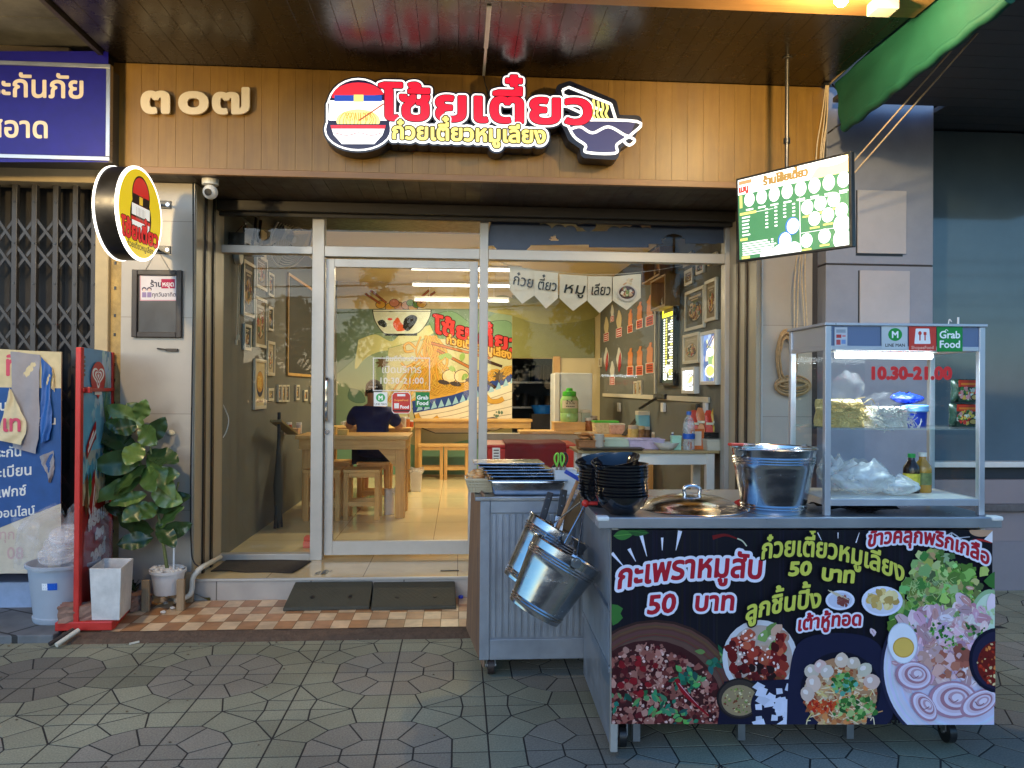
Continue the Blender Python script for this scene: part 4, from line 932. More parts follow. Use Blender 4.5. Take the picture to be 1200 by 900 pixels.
# printed banner
f = plane(sp(0, -.001, 0), sn)
def mk(): return Art(f, clip=(716.5, 621, 1163, 848), step=6e-6)
a = mk(); a.poly([(716, 620), (1164, 620), (1164, 842.5), (716, 848.5)], S(14, 14, 26))
for i in range(90):
    x = 716+random.uniform(0, 447); a.line([(x, 621), (x+random.uniform(-1, 1), 848)], random.uniform(.6, 2.5), tuple(c*random.uniform(.6, 1.7) for c in S(18, 17, 28)))
W_ = S(226, 224, 238); RD = S(176, 28, 46); YL = S(206, 204, 84); GR = [S(58, 112, 50), S(92, 146, 66), S(40, 84, 40), S(128, 170, 92)]
for x0, y0, x1, y1, w_ in ((750, 622, 758, 652, 5), (776, 630, 776, 645, 3), (797, 622, 792, 645, 5), (737, 643, 745, 658, 4), (717, 648, 731, 664, 4), (958, 624, 963, 634, 1.4), (982, 624, 982, 631, 1.4), (1003, 636, 1007, 624, 1.4)): a.line([(x0, y0), (x1, y1)], w_, W_, .6)
a.leaf(719, 628, 24, 12, -.1, GR[0], GR[1]); a.leaf(735, 622, 26, 10, .1, GR[2], GR[0]); a.star([(717, 708), (724, 709), (730, 713), (727, 719), (730, 724), (724, 730), (718, 733), (715, 722)], GR[0]); a.line(bez([(835, 630), (850, 627), (866, 632)]), 5, S(110, 20, 22), 1)
a.line(bez([(864, 631), (870, 634), (875, 640)]), 1.5, S(200, 200, 170))
for k in range(7): t = -.3+k*.35; a.line(bez([(1115, 624), (1115+10*math.sin(k-3), 630), (1115+22*math.sin((k-3)*.45), 626+abs(14*math.cos((k-3)*.45)))], 5), 1, S(190, 190, 200))
a.ell(1150, 622, 14, 7, S(190, 150, 120)); a.line(bez([(1140, 634), (1150, 633), (1162, 636)], 5), 4, S(190, 50, 46), 1); a.poly([(1153, 632), (1163, 622), (1163, 636)], S(230, 226, 230))
# big wooden bowl of minced pork
a.ell(768, 824, 100, 98, S(52, 32, 30)); a.ell(768, 824, 97, 95, S(96, 62, 54))
for i in range(14): a.ell(768, 826, 96-i*1.1, 94-i*1.1, tuple(c*random.uniform(.7, 1.3) for c in S(92, 60, 52)))
a.ell(762, 834, 86, 84, S(60, 24, 26))
a.scat(762, 838, 84, 82, 900, 2, 5.2, [S(136, 76, 68), S(164, 106, 94), S(100, 38, 40), S(84, 18, 26), S(186, 134, 120), S(112, 50, 46), S(60, 14, 20), S(144, 84, 74)], .4)
a.scat(762, 838, 82, 80, 350, .8, 2, [S(214, 176, 166), S(84, 20, 28), S(190, 140, 130)], .4)
for x, y, n_ in ((805, 795, 34), (840, 770, 14), (775, 825, 16), (795, 840, 16), (718, 822, 8), (745, 815, 5)):
    for _ in range(n_): a.leaf(x+random.gauss(0, 9), y+random.gauss(0, 7), random.uniform(6, 14), random.uniform(3, 7), random.uniform(0, 6.28), tuple(c*random.uniform(.7, 1.2) for c in random.choice([S(40, 110, 86), S(62, 132, 90), S(30, 84, 66), S(96, 150, 84)])))
a.line(bez([(792, 795), (800, 810), (815, 825), (830, 838)]), 5, S(140, 16, 30), 2); a.line(bez([(795, 800), (805, 812), (818, 826)]), 1, S(220, 150, 160), .5); a.scat(745, 790, 30, 25, 12, 3, 5, [S(130, 20, 30)], .25)
# dish of red glazed meatballs
a.ell(890, 771, 44, 45, S(206, 204, 210)); a.ell(890, 771, 38, 39, S(180, 160, 150)); a.scat(905, 752, 16, 16, 14, 6, 10, [S(190, 150, 130), S(120, 150, 80), S(206, 180, 160)])
a.scat(888, 770, 34, 35, 60, 4, 8, [S(150, 52, 40), S(112, 22, 24), S(84, 14, 20), S(176, 84, 60)], .25); a.scat(888, 765, 32, 30, 50, .8, 2.2, [S(230, 190, 180), S(240, 220, 214)], .4)
a.scat(890, 795, 30, 14, 40, 2, 5, [S(36, 16, 20), S(90, 24, 26), S(120, 70, 40)])
# dip, tofu
a.poly([(848, 798), (930, 795), (945, 812), (945, 848), (840, 848)], S(18, 18, 42)); a.ell(866, 818, 27, 24, S(30, 24, 26)); a.ell(866, 818, 24.5, 22, S(58, 48, 44)); a.ell(866, 820, 21, 18, S(150, 128, 96)); a.scat(866, 820, 18, 15, 70, .6, 1.6, [S(190, 170, 110), S(110, 130, 60), S(120, 60, 40), S(206, 190, 150)])
a.ell(913, 826, 34, 30, S(24, 24, 48))
for _ in range(34):
    x, y = 913+random.uniform(-26, 26), 826+random.uniform(-22, 22); r = random.uniform(5, 9); t = random.uniform(0, 6.28); v = random.uniform(.82, 1.1); a.poly([(x+r*math.cos(t+q), y+r*.8*math.sin(t+q)) for q in (0, 1.4, 2.9, 4.4)], tuple(c*v for c in S(206, 208, 228)))
# noodle bowl
a.shape([p for p in bez([(921, 848), (924, 790), (936, 752), (975, 741), (1020, 748), (1036, 775), (1038, 848), (921, 848)], 8)], S(26, 28, 56), 1.); a.ell(984, 808, 47, 45, S(16, 16, 34)); a.ell(984, 812, 43, 42, S(176, 130, 96))
a.scat(984, 815, 42, 38, 260, 1.5, 4.5, [S(196, 160, 120), S(206, 130, 76), S(170, 96, 60), S(214, 190, 160), S(150, 70, 46)], .4)
for _ in range(60):
    x, y = 984+random.uniform(-36, 36), 822+random.uniform(-18, 22); a.line(bez([(x, y), (x+random.uniform(-8, 8), y+random.uniform(-5, 5)), (x+random.uniform(-16, 16), y+random.uniform(-8, 8))], 4), 1.2, random.choice([S(214, 190, 120), S(206, 150, 96), S(226, 206, 170)]))
for x, y, r in ((985, 773, 9), (999, 776, 8), (1012, 784, 9), (1020, 798, 10), (950, 786, 9), (960, 780, 8), (952, 800, 10), (968, 786, 8), (945, 812, 9)): a.blob(x, y, r, tuple(c*random.uniform(.9, 1.1) for c in S(210, 186, 172)), r*.9, .08, 14); a.blob(x-2, y-2, r*.4, S(236, 220, 214), r*.3, .2)
a.scat(988, 800, 14, 12, 60, 1.5, 4, GR+[S(90, 160, 140)]); a.scat(1000, 830, 26, 14, 60, 1.5, 4, GR+[S(170, 190, 120)]); a.scat(962, 826, 16, 8, 50, 1, 3, [S(176, 40, 26), S(206, 80, 40)])
# right plate: lettuce, cucumber, egg, sliced pork
a.poly(ell(1118, 782, 88, 92, 60), S(40, 40, 66)); a.poly(ell(1120, 782, 86, 90, 60), S(206, 206, 230))
for i in range(16): a.ell(1120+i*.4, 783, 84-i*1.6, 88-i*1.6, tuple(c*random.uniform(.9, 1.06) for c in S(206, 206, 230)))
for _ in range(520):
    k = random.random(); x = 1060+70*k+random.gauss(0, 9); y = 720-42*math.sin(k*2.6)+random.gauss(0, 14); a.blob(x, y, random.uniform(2.5, 7), tuple(c*random.uniform(.6, 1.3) for c in random.choice([S(112, 146, 72), S(146, 172, 96), S(84, 118, 56), S(170, 190, 120)])), irr=.45, n=11)
for _ in range(50): x, y = 1062+random.uniform(0, 66), 715+random.uniform(-35, 10); a.line(bez([(x, y), (x+random.uniform(-4, 4), y-4), (x+random.uniform(-7, 7), y-7)], 4), .8, S(176, 198, 130), .3)
a.ell(1153, 719, 19, 30, S(150, 184, 140), rot=.25); a.ell(1154, 720, 16, 26, S(204, 222, 200), rot=.25); a.scat(1154, 720, 8, 14, 24, 1, 2.2, [S(176, 200, 150)]); a.star([(1158, 672), (1164, 668), (1164, 690), (1156, 686), (1150, 680)], GR[0])
for _ in range(230):
    x, y = 1112+random.gauss(0, 26), 748+random.gauss(0, 24); r = random.uniform(4, 11); q_ = random.uniform(0, 3); a.blob(x, y, r, tuple(c*random.uniform(.86, 1.12) for c in random.choice([S(206, 172, 186), S(222, 192, 200), S(186, 140, 150), S(196, 150, 140), S(232, 212, 222)])), r*.6, .28, 10, q_); a.line([(x-r*.6*math.cos(q_), y-r*.6*math.sin(q_)), (x+r*.6*math.cos(q_), y+r*.6*math.sin(q_))], .9, random.choice([S(236, 220, 226), S(160, 110, 116), S(240, 228, 226)]), .3)
a.scat(1110, 775, 36, 18, 60, 3, 8, [S(176, 110, 90), S(206, 160, 150), S(214, 176, 180), S(160, 90, 76)])
for x, y, rx, ry, rot in ((1068, 790, 22, 17, .2), (1114, 818, 29, 22, .05), (1080, 826, 20, 12, .9), (1144, 822, 24, 14, -.5)):
    for k, c in enumerate((S(178, 132, 150), S(226, 212, 232), S(214, 190, 208), S(170, 118, 132), S(222, 204, 222), S(190, 150, 166), S(226, 210, 226))): a.ell(x+k*.8, y-k*.4, rx*(1-k*.13), ry*(1-k*.13), c, 26, rot)
    a.line(bez([(x-5, y-2), (x, y+3), (x+6, y)], 5), 1, S(130, 84, 96))
a.ell(1055, 752, 17.5, 24, S(196, 200, 216), rot=-.08); a.ell(1055, 752, 16.5, 23, S(228, 230, 240), rot=-.08); a.ell(1056, 757, 12.5, 12, S(206, 160, 70)); a.ell(1056, 757, 11, 10.5, S(226, 184, 90))
for x, y in ((1103, 742), (1113, 752), (1135, 735), (1147, 742), (1090, 738)):
    for _ in range(12): a.leaf(x+random.gauss(0, 4), y+random.gauss(0, 4), random.uniform(3, 7), random.uniform(2, 4), random.uniform(0, 6.28), tuple(c*random.uniform(.8, 1.2) for c in random.choice(GR)))
a.ell(1166, 772, 34, 38, S(16, 16, 40)); a.ell(1166, 772, 30, 34, S(34, 32, 60)); a.ell(1167, 776, 25, 27, S(110, 26, 22)); a.scat(1164, 776, 22, 24, 90, 1, 2.6, [S(176, 50, 30), S(214, 190, 140), S(90, 20, 20), S(206, 120, 60)])
# small plates
a.ell(982, 702, 17, 11.5, S(220, 222, 240)); a.ell(982, 702, 14, 9, S(196, 198, 220))
for i in range(4): a.line([(968+i*3, 690+i), (992, 706-i*1.5)], 1, S(206, 190, 160)); a.scat(984+i, 700+i*1.5, 6, 4, 9, 1.6, 2.8, [S(150, 90, 80), S(120, 60, 56)])
a.ell(1031, 703, 24, 17.5, S(222, 224, 244)); a.ell(1031, 704, 20, 14, S(206, 206, 224)); a.scat(1031, 701, 15, 10, 26, 4, 6.5, [S(214, 186, 120), S(196, 160, 90), S(226, 206, 150)], .25)
def headline(t, x0, x1, y, sz, c, outs, bold, curve, sl=0., slant=.1):
    cs, W = lay(t, sz, 0, 0, slant=slant); L = max(q[:, 0].max() for q in cs); k = (x1-x0)/L; out = []
    for q in cs:
        X = x0+q[:, 0]*k; t_ = (X-x0)/(x1-x0); out.append(np.stack([X, y+q[:, 1]-curve*4*t_*(1-t_)+sl*t_], 1))
    for o, cc in list(outs)+[(bold, c)]:
        V_, F_ = msq(*sdf(out, o, .55)); a.w += 8e-5
        for p in F_: a.poly([V_[i] for i in p], cc, False)
a.w += 2e-4
headline('กะเพราหมูสับ', 721, 891, 689, 38, RD, [(4.6, W_), ], 1.1, 7, -12); headline('50', 756, 790, 718, 30, RD, [(3.9, W_)], 1.1, 0, -3); headline('บาท', 811, 858, 714, 30, RD, [(3.9, W_)], 1.1, 0, -1)
bk = S(10, 10, 16)
headline('ก๋วยเตี๋ยวหมูเลียง', 889, 1056, 654, 31, YL, [(2.6, bk)], .8, 14, 27); headline('50', 921, 948, 673, 22, YL, [(2.6, bk)], 1.1, 0, -1); headline('บาท', 959, 998, 677, 24, YL, [(2.6, bk)], 1.2, -1, 4)
headline('ลูกชิ้นปิ้ง', 871, 959, 726, 29, YL, [(2.6, bk)], .9, 3, -16); headline('ข้าวคลุกพริกเกลือ', 1013, 1155, 640, 24, RD, [(3.2, W_)], .8, 14, 21); headline('เต้าหู้ทอด', 931, 1006, 738, 22, RD, [(3, W_)], .8, 2, -7)
a.obj('printed_banner', print_mat('banner_vinyl', .5, 0, .2, .05), st)

# stack of black bowls
bw = T('bowl_stack', 'tall stack of black soup bowls on the front left corner of the stall counter', 'bowls', atz(728, 602, SH))
def bowl(r, h): return [(0, 0), (r*.45, 0), (r*.5, .006), (r*.8, h*.45), (r*.97, h*.9), (r, h), (r*.965, h), (r*.93, h*.9), (r*.74, h*.46), (r*.45, .012), (0, .010)]
BR = .107
for i in range(11):
    mb = MB(); mb.X = Matrix.Translation((random.uniform(-.002, .002), random.uniform(-.002, .002), .001+i*.0125)); mb.lathe(bowl(BR, .075), 40); mb.build('bowl', M['blackgloss'], bw, smooth=50)
mb = MB(); mb.X = Matrix.Translation((-.012, .01, .150)) @ Matrix.Rotation(R(-11), 4, 'Y') @ Matrix.Rotation(R(8), 4, 'X'); mb.lathe(bowl(BR*.92, .07), 40); mb.build('bowl', M['blackgloss'], bw, smooth=50)
b2 = dup(bw, None, None, 'second stack of black bowls half hidden behind the front stack on the counter', None); b2.location = bw.location+Vector((-.03, .22, -.02))
# lid of the soup pot sunk into the counter
ld = T('wok_cover', 'large round steel pot lid with a chrome knob lying on the stall counter', 'pot lid', atz(816, 598, SH))
mb = MB(); mb.X = Matrix.Translation((0, .06, .001)); mb.lathe([(.0, .058), (.05, .056), (.12, .045), (.185, .022), (.205, .006), (.218, .004), (.222, 0), (.20, 0)], 48); mb.build('dome', M['steel'], ld, smooth=50)
mb = MB(); mb.X = Matrix.Translation((.0, .06, .058)); mb.tube(bez([(-.03, 0, 0), (-.034, 0, .022), (-.015, 0, .034), (.015, 0, .034), (.034, 0, .022), (.03, 0, 0)], 5), .008, 10); mb.build('knob', M['chrome'], ld, smooth=60)
mb = MB(); mb.sheet(lambda u, v: atz(718+150*0+(700+180*u-718)*0+u*0, 0+600, SH)*0+sp(.56+.10*u+.012*math.sin(v*7), .16+.11*v, SH+.014+.03*math.sin(u*3.1)*math.sin(v*3.1)+.007*math.sin(u*13+v*9)), 14, 14); mb.X = None
rag = mb.build('red_cloth', mat('red_rag', S(196, 44, 32), .9, 0, .15, 30, bump=.3), None, smooth=80); tag(rag, 'crumpled red cloth tucked between the pot lid and the steel bucket', 'cloth')
# steel bucket
def bucket_parts(t, rt, rb, h, X, handle=None, open_=True):
    mb = MB(); mb.X = X; z = lambda q: q*h; r = lambda q: rb+(rt-rb)*q
    P = [(0, .004), (rb*.9, .004), (rb, 0), (r(.03), z(.03))]
    for q in (.08, .12, .70-.0, .78, .82, .86): P += [(r(q)-.0, z(q)-.006), (r(q)+.004, z(q)), (r(q), z(q)+.006)] if q != .70 else [(r(q), z(q))]
    P += [(r(1)-.001, z(.99)), (r(1)+.006, z(1)), (r(1)+.001, z(1)+.004), (r(1)-.004, z(1)), (r(.86)-.004, z(.86)), (rb-.004, .01), (0, .01)]
    mb.lathe(P, 56); mb.build('pail', M['steel'], t, True, smooth=35)
    for s in (-1, 1):
        mb = MB(); mb.X = X @ Matrix.Rotation(R(90 if s > 0 else -90), 4, 'Z') @ Matrix.Translation((0, -r(.97)-.002, 0)); mb.cyl((0, -.006, z(.96)), (0, .003, z(.96)), .021, n=18); mb.cyl((0, -.012, z(.99)), (0, -.004, z(.99)), .008, n=10); mb.build('lug', M['steel_d'], t, True, smooth=40)
    if handle is not None:
        mb = MB(); mb.X = X; rr = r(1); mb.tube([((rr+.01)*math.cos(th), -handle[0]*math.sin(th), z(.99)+handle[1]*math.sin(th)) for th in np.linspace(0, math.pi, 20)], .004, 8); mb.build('handle', M['chrome'], t, True, smooth=60)
c0 = atz(916, 603, SH)
bk_ = T('steel_bucket', 'shiny steel bucket standing on the stall counter beside the glass case', 'bucket', c0)
bucket_parts(bk_, .168, .124, .258, Matrix.Translation(c0+Vector((0, .085, .001))) @ Matrix.Rotation(R(20), 4, 'Z'), (.15, .01))
lt_ = T('ladle_pot', 'small steel saucepan with a red handle resting across the rim of the counter bucket', 'saucepan', c0+Vector((0, .085, .25)))
mb = MB(); mb.X = Matrix.Translation(c0+Vector((.01, .09, .165))); mb.lathe([(0, 0), (.085, 0), (.095, .01), (.1, .045), (.104, .047), (.097, .047), (.09, .012), (0, .006)], 36); mb.build('pan', M['steel'], lt_, True, smooth=40)
mb = MB(); mb.cyl(c0+Vector((-.09, .06, .272)), c0+Vector((-.15, .03, .276)), .007, n=8); mb.build('shank', M['chrome'], lt_, True, smooth=40)
mb = MB(); mb.bar(c0+Vector((-.15, .03, .276)), c0+Vector((-.215, .0, .279)), .02, .012); mb.build('handle', mat('red_plastic', S(206, 62, 44), .4, 0, .05), lt_, True, bevel=.004)
# ---------------------------------------------------------------- glass display case
def bag(name, t_label, cat, c, sx, sy, sz, m, seed=1, spike=.35, world=None):
    random.seed(seed); rr = [random.uniform(0, 6.28) for _ in range(8)]
    def fn(u, v):
        th = u*2*math.pi; z = v
        prof = (math.sin(min(1, z*1.9)*math.pi/2)**.6 if z < .5 else 1)*(1 if z < .55 else max(.05, 1-((z-.55)/.45)**1.3*(1-spike*.4)))
        k = prof*(1+.09*math.sin(3*th+rr[0]+4*z)+.06*math.sin(7*th+rr[1]-9*z)+.04*math.sin(13*th+rr[2]+15*z)+.03*math.sin(21*z+rr[3]))
        return Vector((c[0]+sx*k*math.cos(th)+.1*sx*math.sin(4*z+rr[4])*z, c[1]+sy*k*math.sin(th), c[2]+sz*(z+.06*z*math.sin(2*th+rr[5])+.04*z*math.sin(5*th+rr[6]))))
    mb = MB(); mb.sheet(fn, 56, 26); o = mb.build(name, m, None, smooth=0)
    if t_label: tag(o, t_label, cat)
    return o
def film(name, alpha, tint=(.9, .92, .95)):
    m = bpy.data.materials.new(name); m.use_nodes = True; n = m.node_tree.nodes; L = m.node_tree.links; b = n['Principled BSDF']
    b.inputs['Base Color'].default_value = (*tint, 1); b.inputs['Roughness'].default_value = .18; b.inputs['Specular IOR Level'].default_value = .8
    tc = n.new('ShaderNodeTexCoord'); nz = n.new('ShaderNodeTexNoise'); nz.inputs['Scale'].default_value = 11; nz.inputs['Detail'].default_value = 5; nz.inputs['Distortion'].default_value = 1.5; L.new(tc.outputs['Object'], nz.inputs[0])
    mr = n.new('ShaderNodeMapRange'); mr.inputs[1].default_value = .35; mr.inputs[2].default_value = .7; mr.inputs[3].default_value = alpha*.4; mr.inputs[4].default_value = min(1, alpha*1.9); L.new(nz.outputs[0], mr.inputs[0]); L.new(mr.outputs[0], b.inputs['Alpha'])
    bp = n.new('ShaderNodeBump'); bp.inputs['Strength'].default_value = .45; bp.inputs['Distance'].default_value = .02; L.new(nz.outputs[0], bp.inputs['Height']); L.new(bp.outputs[0], b.inputs['Normal'])
    return m
cx0, cx1 = 967.5, 1154; CD = .36
A = atz(967, 605, SH); Bv = SMX.inverted() @ A; lx0 = Bv.x-.004; ly0 = .035
def lx(px): q = plane(sp(0, ly0, 0), sn)(px, 500); return (SMX.inverted() @ q).x
def lz_(py, px=1060): q = plane(sp(0, ly0, 0), sn)(px, py); return q.z
lx0, lx1 = lx(967), lx(1154.5); top = lz_(379); hb = lz_(411); br0, br1 = lz_(593), lz_(585); shz = lz_(503)
dc = T('display_case', 'aluminium and glass display case lit by a white tube on the stall counter', 'display case', sp(lx0, ly0, SH), SRZ)
ca = mat('case_aluminium', S(188, 192, 200), .32, .55, .05, 9, rvar=.06)
cw = lx1-lx0; zc = lambda z: z-SH
w_ = .024
for x, y in ((0, 0), (cw-w_, 0), (0, CD-w_), (cw-w_, CD-w_)):
    mb = MB(); mb.box(x, y, .001, x+w_, y+w_, zc(top)-.012); mb.build('post', ca, dc, bevel=.002)
mb = MB(); mb.box(-.006, -.006, zc(top)-.011, cw+.006, CD+.006, zc(top)); mb.build('roof', ca, dc, bevel=.002)
for b in ((w_, .002, zc(br0), cw-w_, .02, zc(br1)), (w_, CD-.02, zc(br0), cw-w_, CD-.002, zc(br1)), (.002, w_, zc(br0), .02, CD-w_, zc(br1)), (cw-.02, w_, zc(br0), cw-.002, CD-w_, zc(br1)), (w_, .002, zc(hb), cw-w_, .02, zc(hb)+.018), (.002, w_, zc(hb), .02, CD-w_, zc(hb)+.018), (cw-.02, w_, zc(hb), cw-.002, CD-w_, zc(hb)+.018)):
    mb = MB(); mb.box(*b); mb.build('rail', ca, dc, bevel=.002)
mb = MB(); mb.box(w_, .006, zc(hb)+.0185, cw-w_, .012, zc(top)-.012); mb.build('header_panel', mat('header_blue', S(104, 120, 150), .4, .3, .05, 4), dc)
mb = MB(); mb.box(.006, w_, zc(hb)+.0185, .012, CD-w_, zc(top)-.012); mb.build('side_header', ca, dc); mb = MB(); mb.box(cw-.012, w_, zc(hb)+.0185, cw-.006, CD-w_, zc(top)-.012); mb.build('side_header', ca, dc)
mb = MB(); mb.box(.022, .022, zc(br1)-.006, cw-.022, CD-.022, zc(br1)-.001); mb.build('floor_plate', M['white'], dc)
mb = MB(); mb.box(.020, .012, zc(shz)-.003, cw-.020, CD-.02, zc(shz)+.003); mb.build('shelf', glass_mat('shelf_glass', (.9, .97, .94), haze=.04), dc)
for b in ((w_, .009, zc(br1)+.001, cw-w_, .012, zc(hb)-.001), (.009, w_, zc(br1)+.001, .012, CD-w_, zc(hb)-.001), (cw-.012, w_, zc(br1)+.001, cw-.009, CD-w_, zc(hb)-.001), (w_, CD-.012, zc(br1)+.001, cw*.52, CD-.009, zc(hb)-.001)):
    mb = MB(); mb.box(*b); mb.build('glass', M['thin'], dc)
mb = MB(); mb.cyl((.09, .10, zc(hb)-.016), (cw-.16, .10, zc(hb)-.016), .012, n=14); mb.build('tube_lamp', emis('cool_tube', (.86, .94, 1), 6), dc, smooth=40)
mb = MB(); mb.box(.06, .085, zc(hb)-.003, cw-.13, .115, zc(hb)+.012); mb.build('lamp_fitting', M['white'], dc, bevel=.003)
ll = bpy.data.lights.new('tube_light', 'AREA'); ll.shape = 'RECTANGLE'; ll.size = cw-.25; ll.size_y = .03; ll.energy = 1.5; ll.color = (.82, .92, 1)
lo = bpy.data.objects.new('tube_light', ll); COL.objects.link(lo); lo.parent = dc; lo.location = (cw/2-.03, .10, zc(hb)-.032)
fh = plane(sp(0, ly0+.001, 0), sn); a = Art(fh)
a.rect(978, 383.5, 993, 405.5, S(196, 200, 206)); a.rect(980, 386, 991, 390, S(150, 160, 170)); a.rect(980, 392, 986, 396, S(190, 60, 60)); a.rect(987, 393, 991, 394.5, S(214, 90, 80)); a.rect(980, 398, 985, 404, S(190, 80, 80)); a.rect(986, 398, 991, 403, S(120, 150, 200))
a.rect(1033, 381.5, 1063.5, 409, S(196, 204, 206)); a.shape([np.array(ell(1049, 392, 8.2, 7.6, 24))], S(20, 150, 60), .4); a.text('M', 1049, 395.8, 11, (.92, .95, .92), .35, align='c'); a.text('LINE MAN', 1049, 406.3, 5.2, S(30, 34, 30), .1, align='c')
a.rect(1065, 382, 1097, 411, S(206, 58, 46)); a.shape([np.array([(1074, 386), (1088, 386), (1089.5, 402), (1072.5, 402)])], (.92, .9, .88), .4, 1.); a.line([(1078, 389), (1078, 399)], 1.6, S(206, 58, 46)); a.line([(1084, 389), (1084, 399)], 1.6, S(206, 58, 46)); a.ell(1078, 390.5, 2, 2.4, S(206, 58, 46)); a.rect(1082.3, 389, 1085.7, 392.5, S(206, 58, 46)); a.text('ShopeeFood', 1081, 409, 5.2, S(240, 180, 160), .1, align='c')
a.rect(1098, 382, 1128, 412, S(4, 140, 62)); a.text('Grab', 1113, 396.3, 12, (.92, .95, .92), .3, align='c'); a.text('Food', 1113, 407.5, 12, (.92, .95, .92), .3, align='c'); a.line(bez([(1107, 388.2), (1109, 386.2), (1111, 388)], 4), .8, (.92, .95, .92))
a.obj('service_stickers', M['sticker'], dc)
fbk = plane(sp(0, ly0+.007, 0), sn); a = Art(fbk); a.text('10.30-21.00', 1018.5, 444, 19.5, S(222, 44, 44), 1.3, cell=.5, sp=.02); a.obj('hours_lettering', print_mat('red_vinyl', .4), dc)
mb = MB(); mb.tube(bez([sp(lx(1128), ly0+.03, top+.03), sp(lx(1128), ly0+.03, top), sp(lx(1128)+.004, ly0+.03, top-.0)], 3), .004, 6); mb.tube(bez([sp(lx(1118), ly0+.04, top), sp(lx(1118)+.005, ly0+.04, top+.022), sp(lx(1122), ly0+.04, top+.012)], 5), .0022, 6); mb.build('wire_hook', M['white'], dc, True)
def cs_(px, py, y, zoff=0.):   # a point inside the case
    return plane(sp(0, ly0+y, 0), sn)(px, py)
fm = film('clear_film', .03, (.4, .42, .44)); fm2 = film('milky_film', .42, (.8, .82, .82))
def noodles(name, label, p, sx, sy, sz, col, seed):
    random.seed(seed); t = T(name, label, 'noodles', p)
    mb = MB(); mb.sheet(lambda u, v: p+Vector((sx*(1-.1*v**4)*math.copysign(abs(math.cos(u*6.283))**.6, math.cos(u*6.283))*(1+.05*math.sin(9*v+u*30)), sy*math.copysign(abs(math.sin(u*6.283))**.6, math.sin(u*6.283))*(1-.1*v**4), sz*v*(1+.06*math.sin(u*12+2)))) if v < .97 else p+Vector((0, 0, sz*.98)), 40, 12)
    mb.build('bundle', mat(name+'_dough', col, .65, 0, .3, 60, bump=.8, bscale=90), t, True, smooth=60)
    for _ in range(60):
        u = random.uniform(-.9, .9); v = random.uniform(.1, 1); mb = None
    mb = MB()
    for _ in range(70):
        x, z = random.uniform(-.9, .9)*sx, random.uniform(.08, .82)*sz; P = [p+Vector((x+random.uniform(-.02, .02)*k, -sy*1.01, min(z, sz*1.0)+random.uniform(-.012, .012)*k+.002)) for k in range(4)]
        mb.tube(bez(P, 3), .0016, 5)
    mb.build('strand', mat(name+'_strand', tuple(c*.85 for c in col), .6, 0, .2, 40), t, True, smooth=60)
    return t
sy_ = .10
noodles('egg_noodles', 'block of yellow egg noodles in a clear bag on the upper glass shelf', Vector((*cs_(983, 503, .15).xy, shz+.004)), .088, .075, .115, S(206, 182, 116), 3)
bag('clear_bag', 'open clear plastic bag standing above the yellow egg noodles', 'plastic bag', Vector((*cs_(992, 503, .17).xy, shz+.10)), .075, .06, .125, fm, 5, 1.2)
noodles('rice_noodles', 'pale bundle of rice noodles beside the yellow noodles on the upper shelf', Vector((*cs_(1036, 503, .15).xy, shz+.004)), .078, .07, .085, S(206, 206, 196), 4)
bag('knotted_bag', 'knotted clear bag lying over the pale rice noodles', 'plastic bag', Vector((*cs_(1034, 503, .15).xy, shz+.085)), .072, .055, .06, fm, 6, .8)
# blue tub and blue bag
tb = T('tub', 'round blue tub with a light blue lid and white lettering on the upper shelf', 'tub', Vector((*cs_(1071, 503, .18).xy, shz+.004)))
mb = MB(); mb.lathe([(0, 0), (.046, 0), (.05, .06), (0, .06)], 30); mb.build('body', mat('tub_blue', S(22, 54, 160), .35, 0, .05), tb, smooth=40)
mb = MB(); mb.lathe([(.05, .06), (.056, .064), (.056, .085), (.05, .09), (0, .09)], 30); mb.build('lid', mat('tub_lid', S(110, 170, 222), .35, 0, .05), tb, smooth=40)
bag('blue_bag', 'bright blue plastic packet lying over the round blue tub', 'packet', Vector((*cs_(1062, 503, .19).xy, shz+.095)), .066, .045, .05, mat('blue_foil', S(30, 60, 190), .3, 0, .25, 12, bump=.4), 8, .7)
bag('loose_bag', 'crinkled clear bag end sticking out beside the blue packet', 'plastic bag', Vector((*cs_(1082, 503, .16).xy, shz+.075)), .05, .04, .045, fm, 9, 1)
def noodle_pack(name, label, zb_, k):
    p = Vector((*cs_(1128+k, 503, .13).xy, zb_)); t = T(name, label, 'snack packet', p); fr_ = plane(p+sn*.048, sn)
    mb = MB(); mb.X = Matrix.Translation(p) @ Matrix.Rotation(SRZ, 4, 'Z')
    def fn(u, v): x = (u-.5)*.105; e = math.sin(math.pi*min(1, max(0, v)))**.45; e2 = math.sin(math.pi*u)**.35; return Vector((x*(1+.04*math.sin(v*9)), -.042*e*e2, v*.098))
    mb.sheet(fn, 20, 16); mb.sheet(lambda u, v: Vector((fn(u, v).x, .03*math.sin(math.pi*v)**.45*math.sin(math.pi*u)**.35, v*.098)), 20, 10); mb.build('pouch', mat(name+'_foil', S(36, 60, 48), .3, .1, .3, 14), t, True, smooth=60)
    a = Art(lambda u, v, w: p+Matrix.Rotation(SRZ, 3, 'Z') @ Vector((u, -.0445-w, v)), clip=(-.050, .004, .050, .094), step=2e-5); a.rect(-.05, 0, .05, .1, S(34, 58, 46)); a.rect(-.05, .066, .05, .1, S(206, 52, 30)); a.line([(-.04, .078), (.04, .078)], .008, S(230, 130, 40))
    a.scat(-.008, .04, .042, .028, 70, .004, .010, [S(206, 50, 40), S(220, 220, 200), S(60, 120, 60), S(220, 150, 150), S(40, 60, 40), S(230, 190, 80)]); a.ell(.02, .024, .020, .013, S(30, 20, 16)); a.ell(.02, .024, .016, .009, S(196, 160, 90)); a.obj('label', M['sticker'], t); return t
